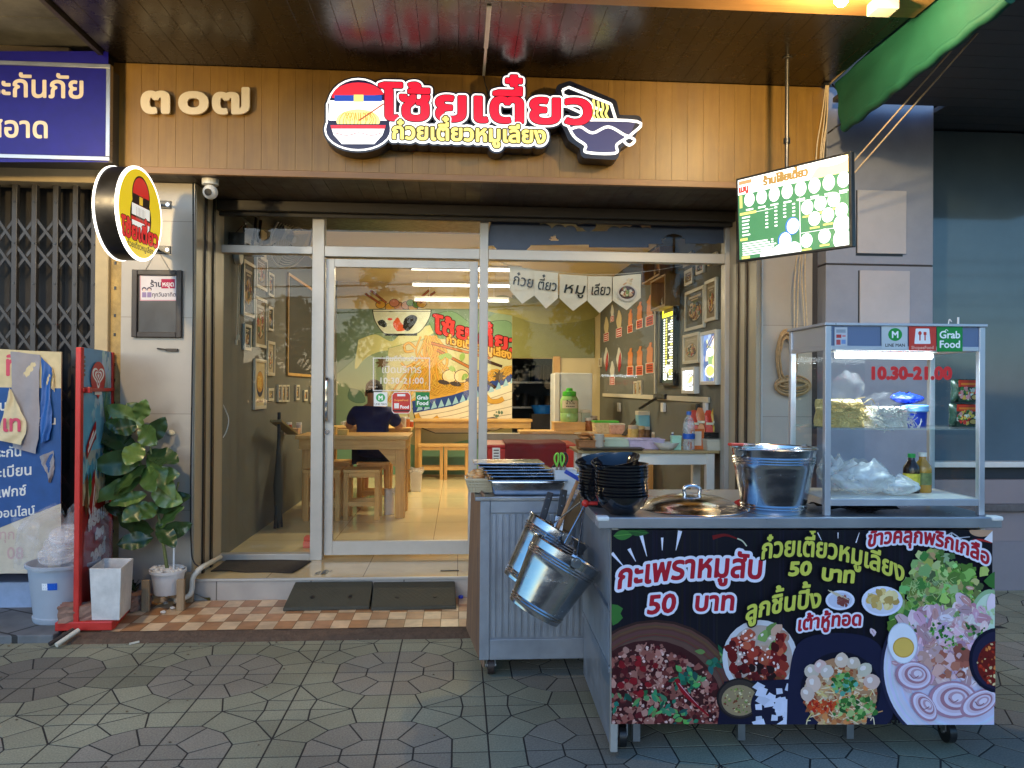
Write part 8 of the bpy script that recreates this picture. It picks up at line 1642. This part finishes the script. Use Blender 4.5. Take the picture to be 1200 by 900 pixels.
# small things along the counters
rp_ = random.Random(4)
def shelf_jar(px, Y, z, r, h, c, label, lidc=None, kind=0):
    jar('jar' if kind == 0 else 'tub', label, 'jar' if kind == 0 else 'tub', Vector((aty(px, 500, Y).x, Y, z)), r, h, mat('jar_%d_%d' % (px, int(Y*100)), c, .3, 0, .15, 30), mat('lid_%d_%d' % (px, int(Y*100)), lidc or S(206, 200, 190), .4), .22)
shelf_jar(690, 8.72, CZB, .045, .15, S(150, 96, 60), 'brown sauce jar on the bar counter next to the pitcher'); shelf_jar(696, 8.78, CZB, .042, .17, S(120, 70, 44), 'dark brown sauce jar on the bar counter end', S(176, 160, 140))
shelf_jar(742, 7.85, sz_, .055, .16, S(206, 180, 110), 'jar of yellow powder on the side table', S(190, 176, 160)); shelf_jar(750, 7.88, sz_, .05, .15, S(150, 110, 70), 'jar of brown flakes next to the yellow jar', S(206, 180, 130)); shelf_jar(757, 7.95, sz_, .045, .14, S(120, 90, 66), 'jar of dark spice behind the brown flakes'); shelf_jar(768, 7.84, sz_, .04, .09, S(196, 176, 140), 'small cream jar on the side table by the glass', S(214, 206, 190))
shelf_jar(772, 7.9, sz_, .018, .2, S(190, 190, 186), 'slim clear bottle on the side table')
boxy('green_tub', 'clear food tub with a bright green lid on the counter', 'tub', Vector((aty(709, 500, 8.3).x, 8.3, aty(709, 508, 8.3).z)), (.26, .2, .14), mat('tub_food', S(206, 190, 150), .3, 0, .2, 30), lime)
boxy('pink_tub', 'pale pink lidded tub beside the green lidded one', 'tub', Vector((aty(722, 500, 8.2).x, 8.2, aty(722, 508, 8.2).z)), (.16, .16, .11), mat('pink_food', S(206, 160, 140), .3, 0, .2, 30), M['offwhite'])
tz2 = aty(700, 508, 8.25).z; ts = T('serving_shelf', 'pine ledge under the green lidded tub between counter and side table', 'shelf', (.9, 8.25, tz2)); mb = MB(); mb.box(aty(690, 500, 8.25).x, 8.1, tz2-.03, aty(734, 500, 8.25).x, 8.5, tz2); mb.build('board', M['pine'], ts, True, bevel=.003); mb = MB(); mb.box(aty(695, 500, 8.25).x, 8.2, ZS, aty(695, 500, 8.25).x+.06, 8.26, tz2-.031); mb.build('leg', M['pinez'], ts, True)
boxy('cooler_box', 'white and light blue plastic cooler box on the right wall table', 'cooler', Vector((aty(755, 500, 8.1).x+.0, 8.08, sz_)), (.17, .14, .30), mat('cooler_blue', S(120, 180, 200), .4, 0, .05), M['offwhite'])
mb = MB(); A, B = atd(731, 510, 8.0), atd(746, 491, 8.3); mb.bar(A, B, .05, .01); tag(mb.build('tilted_tablet', M['darkwood'], bevel=.003), 'dark tablet board leaning on the side table', 'board')
# white leg table by the glass
WTY = 5.73; w0, w1 = aty(677, 530, WTY).x, aty(863, 530, WTY).x; wz = aty(770, 528, WTY).z; w1 = min(w1, XR-.03)
wt = T('white_table', 'white legged table with a wooden top behind the glass on the right', 'table', (w0, WTY, ZS))
mb = MB(); mb.box(w0, WTY, wz-.022, w1, WTY+.44, wz); mb.build('tabletop', wood('table_laminate', S(166, 140, 96), S(186, 160, 114), .4, 0), wt, True, bevel=.003)
mb = MB(); mb.box(w0+.05, WTY+.03, wz-.11, w1-.05, WTY+.05, wz-.023); mb.box(w0+.05, WTY+.39, wz-.11, w1-.05, WTY+.41, wz-.023); mb.box(w0+.05, WTY+.051, wz-.11, w0+.07, WTY+.389, wz-.023); mb.box(w1-.07, WTY+.051, wz-.11, w1-.05, WTY+.389, wz-.023); mb.build('apron', M['whitepaint'], wt, True, bevel=.002)
for x in (w0+.035, w1-.095):
    for y in (WTY+.02, WTY+.36): mb = MB(); mb.box(x-.002, y-.002, ZS, x+.06, y+.058, wz-.023); mb.build('leg', M['whitepaint'], wt, True, bevel=.002)
rc_ = T('red_cooler', 'large red cooler chest covered with a maroon cloth behind the cart', 'cooler', (.2, 6.3, ZS)); rx0, rx1 = aty(571, 530, 6.5).x, aty(676, 530, 6.5).x; rz_ = aty(620, 521, 6.5).z
mb = MB(); mb.box(rx0, 6.5, ZS, rx1, 7.05, rz_-.03); mb.build('chest', mat('cooler_red', S(206, 50, 36), .4, 0, .08, 5), rc_, True, bevel=.02); mb = MB(); mb.box(rx0-.01, 6.49, rz_-.0295, rx1+.01, 7.06, rz_); mb.build('lid', M['red'], rc_, True, bevel=.012)
ca0, ca1 = aty(592, 530, 6.45).x, aty(664, 530, 6.45).x
mb = MB(); mb.sheet(lambda u, v: Vector((ca0+(ca1-ca0)*u, 6.47-.008*math.sin(u*30)*v if v < .6 else 6.48+.5*(v-.6)/.4, rz_+.012-.34*(.6-v)/.6 if v < .6 else rz_+.012+.004*math.sin(u*9))), 30, 16); mb.build('cloth', M['redcloth'], rc_, True, smooth=70)
f = plane((0, 6.495, 0), (0, -1, 0)); a = Art(f); a.rect(577, 524, 586, 541, (.85, .84, .8))
for i in range(4): a.rect(578.5, 527+i*3.4, 584.5, 528.4+i*3.4, S(90, 60, 60))
a.obj('label', M['printm'], rc_)
# on the white table
def wtp(px, dy=.12):
    dy *= .55; return Vector((aty(px, 530, WTY+dy).x, WTY+dy, wz))
def bask(name, label, px, dy, w_, d_, h, m):
    t = T(name, label, 'basket', wtp(px, dy)); V = [(-w_/2*.9, -d_/2*.9, .001), (w_/2*.9, -d_/2*.9, .001), (w_/2*.9, d_/2*.9, .001), (-w_/2*.9, d_/2*.9, .001), (-w_/2, -d_/2, h), (w_/2, -d_/2, h), (w_/2, d_/2, h), (-w_/2, d_/2, h)]
    mb = MB(); mb.add(V, [(0, 3, 2, 1), (0, 1, 5, 4), (1, 2, 6, 5), (2, 3, 7, 6), (3, 0, 4, 7)]); mb.build('wall', m, t); mb = MB(); mb.tube([V[4], V[5], V[6], V[7], V[4]], .006, 6); mb.build('rim', m, t); return t
brn = mat('brown_basket', S(150, 100, 60), .7, 0, .3, 40)
t = bask('snack_basket', 'brown basket heaped with crispy snacks on the white legged table', 691, .2, .20, .16, .07, brn)
for i in range(22): mb = MB(); mb.ball((random.uniform(-.09, .09), random.uniform(-.07, .07), .075+random.uniform(0, .05)), .026, 7, (1.4, .8, .5), .35); mb.build('crisp', bpy.data.materials['crisp_%d' % (i % 3)], t, smooth=70)
t = T('serving_tray', 'dark serving tray on the white legged table', 'tray', wtp(714, .16)); mb = MB(); mb.hexa([(-.22, -.13, .001), (.22, -.13, .001), (.22, .13, .001), (-.22, .13, .001)], [(-.245, -.15, .02), (.245, -.15, .02), (.245, .15, .02), (-.245, .15, .02)]); mb.build('tray', mat('tray_dark', S(60, 56, 50), .4, 0, .1), t, bevel=.004)
jar('plastic_cup', 'clear plastic cup on the serving tray', 'cup', wtp(702, .1)+Vector((0, 0, .021)), .04, .10, mat('cup_clear', S(176, 170, 160), .15), M['offwhite'], .06)
bask('wire_basket', 'pale green basket on the white table behind the tray', 722, .38, .25, .16, .075, mat('pale_green', S(186, 200, 180), .4, 0, .1)); bask('wire_basket', 'lilac basket of sachets on the white table', 755, .34, .28, .16, .075, mat('lilac', S(186, 170, 196), .4, 0, .2, 30))
for i in range(12): 
    if i == 0: t = bpy.data.objects['wire_basket.001']
    mb = MB(); mb.cb((random.uniform(-.11, .11), random.uniform(-.05, .05), .05+random.uniform(0, .02)), (.05, .03, .012), Matrix.Rotation(random.uniform(0, 3), 3, 'Z')); mb.build('sachet', mat('sachet_%d' % i, random.choice([S(120, 90, 160), S(206, 206, 210), S(206, 120, 140)]), .35), t)
t = T('white_bowl', 'shallow white bowl on the white legged table', 'bowl', wtp(781, .12)); mb = MB(); mb.lathe([(0, .001), (.05, .001), (.08, .03), (.098, .058), (.094, .058), (.075, .032), (0, .012)], 30); mb.build('bowl_wall', M['white'], t, smooth=60)
bottle('blue_bottle', 'tiny dark blue bottle behind the white bowl', 'bottle', wtp(788, .3), .02, .13, mat('navy_glass', S(50, 60, 130), .2), M['white'])
boxy('mint_box', 'mint green carton beside the water bottle', 'carton', wtp(792, .14), (.075, .05, .11), mat('mint', S(170, 214, 190), .5, 0, .05))
wb_ = T('water_bottle', 'large clear water bottle with a blue label band on the white table', 'bottle', wtp(807, .14)); mb = MB(); mb.lathe([(0, 0), (.042, 0), (.046, .01), (.046, .07), (.042, .09), (.042, .12), (.046, .14), (.046, .20), (.03, .24), (.016, .255), (.016, .27), (0, .27)], 26); mb.build('body', film('pet_clear', .35, (.75, .80, .85)), wb_, smooth=50); mb = MB(); mb.cyl((0, 0, .085), (0, 0, .125), .0475, n=26, caps=False); mb.build('label', mat('blue_label', S(30, 90, 190), .4), wb_, smooth=40); mb = MB(); mb.cyl((0, 0, .2705), (0, 0, .295), .019, n=16); mb.build('cap', mat('blue_cap2', S(50, 110, 200), .4), wb_, smooth=40)
t = T('card_stand', 'white and orange table card behind the water bottle', 'card', wtp(816, .2)); mb = MB(); mb.box(-.05, 0, .001, .06, .01, .16); mb.build('card', M['white'], t); a = Art(lambda u, v, w: t.location+Vector((u, -.0005-w, v))); a.rect(-.05, .001, .06, .16, S(214, 110, 50)); a.rect(-.035, .03, .04, .14, S(220, 206, 190)); a.obj('card_print', M['printm'], t)
boxy('white_carton', 'low white carton on the white table end', 'carton', wtp(838, .14), (.18, .16, .085), M['offwhite']); boxy('black_case', 'flat black case lying behind the white carton', 'case', wtp(832, .32)+Vector((0, 0, 0)), (.2, .12, .13), M['black'])
for i, (px, c, l) in enumerate(((813, S(206, 70, 50), 'red'), (820, S(214, 130, 80), 'coral'), (830, S(206, 60, 40), 'scarlet'), (838, S(226, 170, 40), 'yellow'), (846, S(222, 150, 40), 'amber'))):
    p = wtp(px, .46); t = T('snack_bag', '%s pointed snack bag hanging in the row behind the white carton' % l, 'snack bag', p, 0, 'hanging snack bags'); h_ = .30+.02*(i % 2)
    mb = MB(); mb.sheet(lambda u, v: Vector(((u-.5)*.10*(1 if v < .75 else 1-(v-.75)*2.6), -.03*math.sin(math.pi*u)*math.sin(math.pi*min(1, v*1.1+.02))-.0, .001+h_*v)), 10, 16); mb.build('pouch', mat('snack_%d' % i, c, .35, 0, .15, 20), t, smooth=60)
    a = Art(lambda u, v, w: p+Vector((u, -.0335-w, v))); a.ell(0, h_*.42, .03, .06, tuple(min(1, q_*1.6+.1) for q_ in c)); a.rect(-.03, h_*.62, .03, h_*.68, (.85, .8, .6)); a.obj('label', M['sticker'], t)
boxy('back_crate', 'red plastic crate standing under the white table', 'crate', Vector((w1-.35, WTY+.45, ZS)), (.34, .3, .22), bpy.data.materials['cooler_red'])
# kitchen shelf in the dark doorway
ks = T('kitchen_rack', 'dark kitchen rack stacked with pots in the back doorway', 'rack', (.65, 12.2, ZS)); k0, k1 = dx0-.2, dx1+.3
for x in (k0, k1-.04): mb = MB(); mb.box(x, 12.2, ZS, x+.04, 12.6, 1.95); mb.build('post', M['steel_d'], ks, True)
for z in (.62, 1.1, 1.5): mb = MB(); mb.box(k0+.041, 12.2, z, k1-.041, 12.6, z+.03); mb.build('shelf', M['steel_d'], ks, True)
kp = random.Random(6)
for z in (.651, 1.131, 1.531):
    for i in range(5):
        x = k0+.12+i*(k1-k0-.2)/4.6; r_ = kp.uniform(.05, .085); h_ = kp.uniform(.1, .28); mb = MB(); mb.lathe([(0, 0), (r_, 0), (r_, h_*.9), (r_*.9, h_), (0, h_)], 16, Matrix.Translation((x, 12.36, z))); tag(mb.build('cooking_pot', mat('pot_%d_%d' % (int(z*10), i), kp.choice([S(60, 60, 64), S(110, 110, 112), S(90, 70, 50), S(40, 60, 110)]), .4, .3), smooth=40), 'pot or jar on the dark kitchen rack in the back doorway', 'pot', 'pots on the kitchen rack')
q = aty(637, 480, 11.6); bs_ = T('blue_basin', 'blue plastic basin on a stand inside the kitchen doorway', 'basin', (q.x, 11.6, ZS)); mb = MB(); mb.lathe([(0, 0), (.14, 0), (.19, .12), (.2, .125), (.13, .01), (0, .01)], 26, Matrix.Translation((0, 0, q.z-ZS-.06))); mb.build('basin', mat('basin_blue', S(30, 110, 200), .4), bs_, smooth=40); mb = MB(); mb.box(-.2, -.2, 0, .2, .2, q.z-ZS-.062); mb.build('stand', M['darkwood'], bs_)
# bunting on its string inside the glass
bt_ = T('bunting', 'white pennant bunting with hand lettered Thai words strung inside the glass', 'bunting', aty(665, 335, YG+.12)); YBt = YG+.10
fB = plane((0, YBt, 0), (0, -1, 0)); strg = [(572, 300), (600, 311.5), (650, 318.5), (700, 322), (750, 319), (800, 311), (850, 300)]; mb = MB(); mb.tube([fB(u, v) for u, v in bez(strg, 6)], .0022, 6); mb.build('string', M['offwhite'], bt_, True)
pn_m = mat('pennant_fabric', S(216, 204, 182), .8, 0, .05, 20)
for i, (x0, y0, x1, y1, drop, wds) in enumerate(((597, 311, 627, 317, 42, ('ก๋วย', 18)), (626, 317, 654, 320, 43, ('ตี๋ยว', 17)), (655.5, 321, 688, 323.5, 42, ('หมู', 18)), (688.5, 323.5, 717, 324, 43, ('เลียว', 17)), (718, 324, 751, 321, 41, None))):
    mb = MB(); Pq = [(x0, y0), (x1, y1), (x1, y1+drop*.68), ((x0+x1)/2+.5, (y0+y1)/2+drop), (x0, y0+drop*.68)]
    cxq, cyq = (x0+x1)/2, (y0+y1)/2; mb.sheet(lambda u, v: fB(x0+(x1-x0)*u-(2*i-3)*.0, y0+(y1-y0)*u+drop*v*(.68+.32*(1-abs(u-.5)*2)), .004*math.sin(u*6+i)+.006*math.sin(v*4+u*2)), 10, 8); o = mb.build('pennant', pn_m, bt_, True, smooth=70)
    a = Art(lambda u, v, w: fB(u, v, .012+w))
    if wds: cs, W = lay(wds[0], wds[1], 0, 0, slant=.18); L_ = max(c[:, 0].max() for c in cs); cs = [np.stack([x0+3+c[:, 0]*(x1-x0-5)/L_, y0+22+c[:, 1]+c[:, 0]*(x1-x0-5)/L_*(y1-y0)/(x1-x0)], 1) for c in cs]; V_, F_ = msq(*sdf(cs, .15, .4)); a.w += 1e-4; [a.poly([V_[k] for k in p], S(40, 40, 36), False) for p in F_]
    else: a.ell(734.5, 344, 11.5, 9.5, S(190, 180, 170)); a.ell(734.5, 343, 9.5, 7.5, S(70, 40, 30)); a.scat(734.5, 342, 7, 5, 24, 1, 2.6, [S(206, 170, 130), S(150, 90, 60), S(120, 140, 80), S(214, 200, 180)]); a.line([(730, 334), (741, 327)], 1.6, S(200, 150, 110)); a.scat(736, 331, 4, 3, 8, 1, 2, [S(214, 190, 150)])
    a.obj('lettering', M['printm'], o)

# ---------------------------------------------------------------- the customer, seen from behind
pr_ = T('person', 'person in a navy t-shirt and dark cap seated with their back to the door', 'person', (-.90, 8.10, ZS))
skin = mat('skin', S(176, 124, 92), .5, 0, .06, 12); navy = mat('navy_cotton', S(26, 32, 78), .85, 0, .15, 14, bump=.4, bscale=26); dark = mat('dark_trousers', S(34, 36, 46), .85, 0, .12, 14)
def skinned(name, V, E_, Rr, m, parent, lvl=2, fold=0.):
    me = bpy.data.meshes.new(name); me.from_pydata(V, E_, []); o = bpy.data.objects.new(name, me); COL.objects.link(o)
    sk = o.modifiers.new('skin', 'SKIN'); 
    if not me.skin_vertices: me.attributes.new
    bpy.context.view_layer.objects.active = o
    bm = bmesh.new(); bm.from_mesh(me); lay_ = bm.verts.layers.skin.verify(); bm.verts.ensure_lookup_table()
    for v, r_ in zip(bm.verts, Rr): v[lay_].radius = r_ if isinstance(r_, tuple) else (r_, r_)
    bm.verts[0][lay_].use_root = True; bm.to_mesh(me); bm.free()
    sk.use_smooth_shade = True; sub_ = o.modifiers.new('sub', 'SUBSURF'); sub_.levels = lvl; sub_.render_levels = lvl
    dg = bpy.context.evaluated_depsgraph_get(); m2 = bpy.data.meshes.new_from_object(o.evaluated_get(dg)); m2.materials.clear(); m2.materials.append(m); m2.polygons.foreach_set('use_smooth', [True]*len(m2.polygons))
    if fold:
        for v in m2.vertices: v.co += v.normal*(fold*(noise.noise(v.co*9)+.6*noise.noise(Vector((v.co.x*7, v.co.y*7, v.co.z*26)))))
    o.modifiers.clear(); o.data = m2; o.parent = parent; return o
import bmesh
from mathutils import noise
sh_ = .475
V = [(0, 0, sh_+.10), (0, .02, sh_+.30), (0, .06, sh_+.47), (0, .10, sh_+.58), (0, .13, sh_+.66), (0, .15, sh_+.73), (0, .17, sh_+.80),
     (-.17, .08, sh_+.50), (-.26, .13, sh_+.36), (-.24, .34, sh_+.35), (-.20, .42, sh_+.37), (.17, .08, sh_+.50), (.27, .13, sh_+.35), (.25, .33, sh_+.35), (.20, .42, sh_+.37),
     (-.11, .05, sh_+.09), (-.13, .42, sh_+.08), (-.13, .44, .09), (-.13, .55, .05), (.11, .05, sh_+.09), (.13, .42, sh_+.08), (.13, .44, .09), (.13, .55, .05)]
E_ = [(0, 1), (1, 2), (2, 3), (3, 4), (4, 5), (5, 6), (2, 7), (7, 8), (8, 9), (9, 10), (2, 11), (11, 12), (12, 13), (13, 14), (0, 15), (15, 16), (16, 17), (17, 18), (0, 19), (19, 20), (20, 21), (21, 22)]
Rr = [(.15, .11), (.14, .10), (.16, .10), (.06, .06), (.075, .085), (.082, .10), (.06, .07), .065, .048, .036, .028, .065, .048, .036, .028, .09, .066, .045, .04, .09, .066, .045, .04]
skinned('body', V, E_, Rr, skin, pr_)
V = [(0, -.005, sh_+.02), (0, 0, sh_+.12), (0, .02, sh_+.30), (0, .06, sh_+.46), (0, .09, sh_+.545), (-.175, .085, sh_+.495), (-.262, .125, sh_+.375), (.175, .085, sh_+.495), (.268, .125, sh_+.365)]
skinned('shirt', V, [(0, 1), (1, 2), (2, 3), (3, 4), (3, 5), (5, 6), (3, 7), (7, 8)], [(.185, .135), (.185, .135), (.178, .128), (.19, .125), (.085, .08), (.09, .085), .078, (.09, .085), .078], navy, pr_, 3, .011)
V = [(0, .0, sh_+.09), (-.11, .06, sh_+.09), (-.13, .40, sh_+.08), (.11, .06, sh_+.09), (.13, .40, sh_+.08)]
skinned('trousers', V, [(0, 1), (1, 2), (0, 3), (3, 4)], [(.16, .12), (.105, .10), .082, (.105, .10), .082], dark, pr_)
mb = MB(); mb.X = Matrix.Translation((0, .155, sh_+.755)) @ Matrix.Rotation(R(-14), 4, 'X'); mb.ball((0, 0, 0), .108, 20, (.86, 1.02, .92)); mb.build('cap', mat('cap_cloth', S(30, 30, 34), .85, 0, .15, 20), pr_, smooth=80)
a = Art(lambda u, v, w: pr_.location+Vector((u, .155-math.sqrt(max(0, .113**2-u*u*1.2))-w, sh_+.775+v)))
for i in range(6): a.rect(-.045+i*.016, -.008, -.034+i*.016, .008, (.75, .75, .74))
a.obj('cap_lettering', M['printm'], pr_)
for s in (-1, 1): mb = MB(); mb.ball((s*.087, .15, sh_+.70), .03, 10, (.4, .7, 1)); mb.build('ear', skin, pr_, smooth=80)
mb = MB(); mb.X = Matrix.Translation((0, .145, sh_+.685)); mb.ball((0, 0, 0), .082, 14, (.95, 1.0, .5)); mb.build('hair', mat('hair_black', (.01, .009, .008), .6, 0, .2, 60), pr_, smooth=80)
gr_ = MB(); random.seed(8)
for i in range(190):
    x, y = random.uniform(-3.2, 3.6), random.choice((random.uniform(2.6, 4.38), random.gauss(4.36, .03)))
    if i % 3: gr_.ball((x, y, .003), random.uniform(.002, .006), 6, (1.3, .9, .7), .3)
    else: q = random.uniform(0, 6); gr_.add([(x, y, .002), (x+.012*math.cos(q), y+.012*math.sin(q), .004), (x+.02*math.cos(q+.5), y+.02*math.sin(q+.5), .003)], [(0, 1, 2)])
gr_ = gr_.build('grit', mat('grit', S(112, 98, 76), .9, 0, .5, 3)); gr_['kind'] = 'stuff'
# ---------------------------------------------------------------- across the street (seen in the glass)
random.seed(91); rs2 = np.random.RandomState(3)
lfm = [mat('street_leaf_%d' % i, c, .6, 0, .2, 3) for i, c in enumerate(((.045, .075, .02), (.07, .10, .03)))]
def leaves(name, clumps, n, sz, parent, m):
    V = np.zeros((n*4, 3)); cl = np.array(clumps)
    k = rs2.randint(0, len(cl), n); d = rs2.normal(size=(n, 3)); d /= np.linalg.norm(d, axis=1)[:, None]; r = cl[k, 3]*rs2.uniform(.35, 1., n)**.6
    c = cl[k, :3]+d*r[:, None]*np.array([1, 1, .75]); a = rs2.normal(size=(n, 3)); a /= np.linalg.norm(a, axis=1)[:, None]; b = np.cross(a, rs2.normal(size=(n, 3))); b /= np.linalg.norm(b, axis=1)[:, None]; s = rs2.uniform(.6, 1.3, n)[:, None]*sz
    V[0::4] = c-a*s; V[1::4] = c-b*s*.5; V[2::4] = c+a*s; V[3::4] = c+b*s*.5
    return link_mesh(name, V, [(4*i, 4*i+1, 4*i+2, 4*i+3) for i in range(n)], m, parent, True)
for X, Y, h, r, n, lb in ((4.4, -13, 6.0, 2.0, 2600, 'leafy street tree across the road mirrored in the right pane'), (-5.6, -15, 4.4, 1.7, 2200, 'low dark street tree mirrored in the left pane'), (1.3, -17, 4.6, 1.5, 1800, 'slim street tree mirrored beside the bunting'), (-3.2, -19, 6.6, 1.6, 1500, 'tall thin street tree mirrored in the door glass'), (9.5, -14, 7.5, 2.4, 2600, 'broad street tree mirrored in the neighbouring tinted window'), (.0, -24, 7.6, 2.2, 1600, 'far street tree mirrored high in the door glass')):
    t = T('street_tree', lb, 'tree', (X, Y, -.1)); mb = MB(); top_ = Vector((X+.2, Y, h*.75)); mb.tube(bez([(X, Y, -.1), (X+.1, Y, h*.3), (X-.05, Y+.1, h*.5), top_], 6), [.17-.12*i/18 for i in range(19)], 8); cl = []
    for i in range(9):
        z = h*random.uniform(.42, .95); q = random.uniform(0, 6.28); rr = r*random.uniform(.35, .9)*(1.15-z/h*.5); p = (X+rr*math.cos(q), Y+rr*math.sin(q), z); cl.append((*p, r*random.uniform(.28, .5))); mb.tube([(X+.05, Y, h*random.uniform(.3, .55)), ((X+p[0])/2, (Y+p[1])/2, z*.82), p], [.06, .04, .015], 6)
    mb.build('trunk', M['darkwood'], t, True, smooth=60); leaves('crown', cl, n, .13, t, lfm)
hd = leaves('roadside_hedge', [(x, -27+random.uniform(-1, 1), random.uniform(.0, 2.0), random.uniform(.8, 1.4)) for x in np.arange(-26, 30, .9)], 9000, .34, None, lfm[0]); hd['kind'] = 'stuff'
for i, (z0, z1) in enumerate(((4.9, 5.0), (4.55, 4.7), (4.2, 4.15), (3.9, 4.0), (3.55, 3.6))):
    mb = MB(); mb.tube([(x, -7.5-.25*i, z0+(z1-z0)*(x+18)/40-.35*math.sin(math.pi*((x+18) % 20)/20)) for x in range(-18, 23, 1)], .018, 5); tag(mb.build('power_cable', M['black'], smooth=80), 'overhead street cable mirrored as a thin line across the glass front', 'cable', 'overhead street cables')
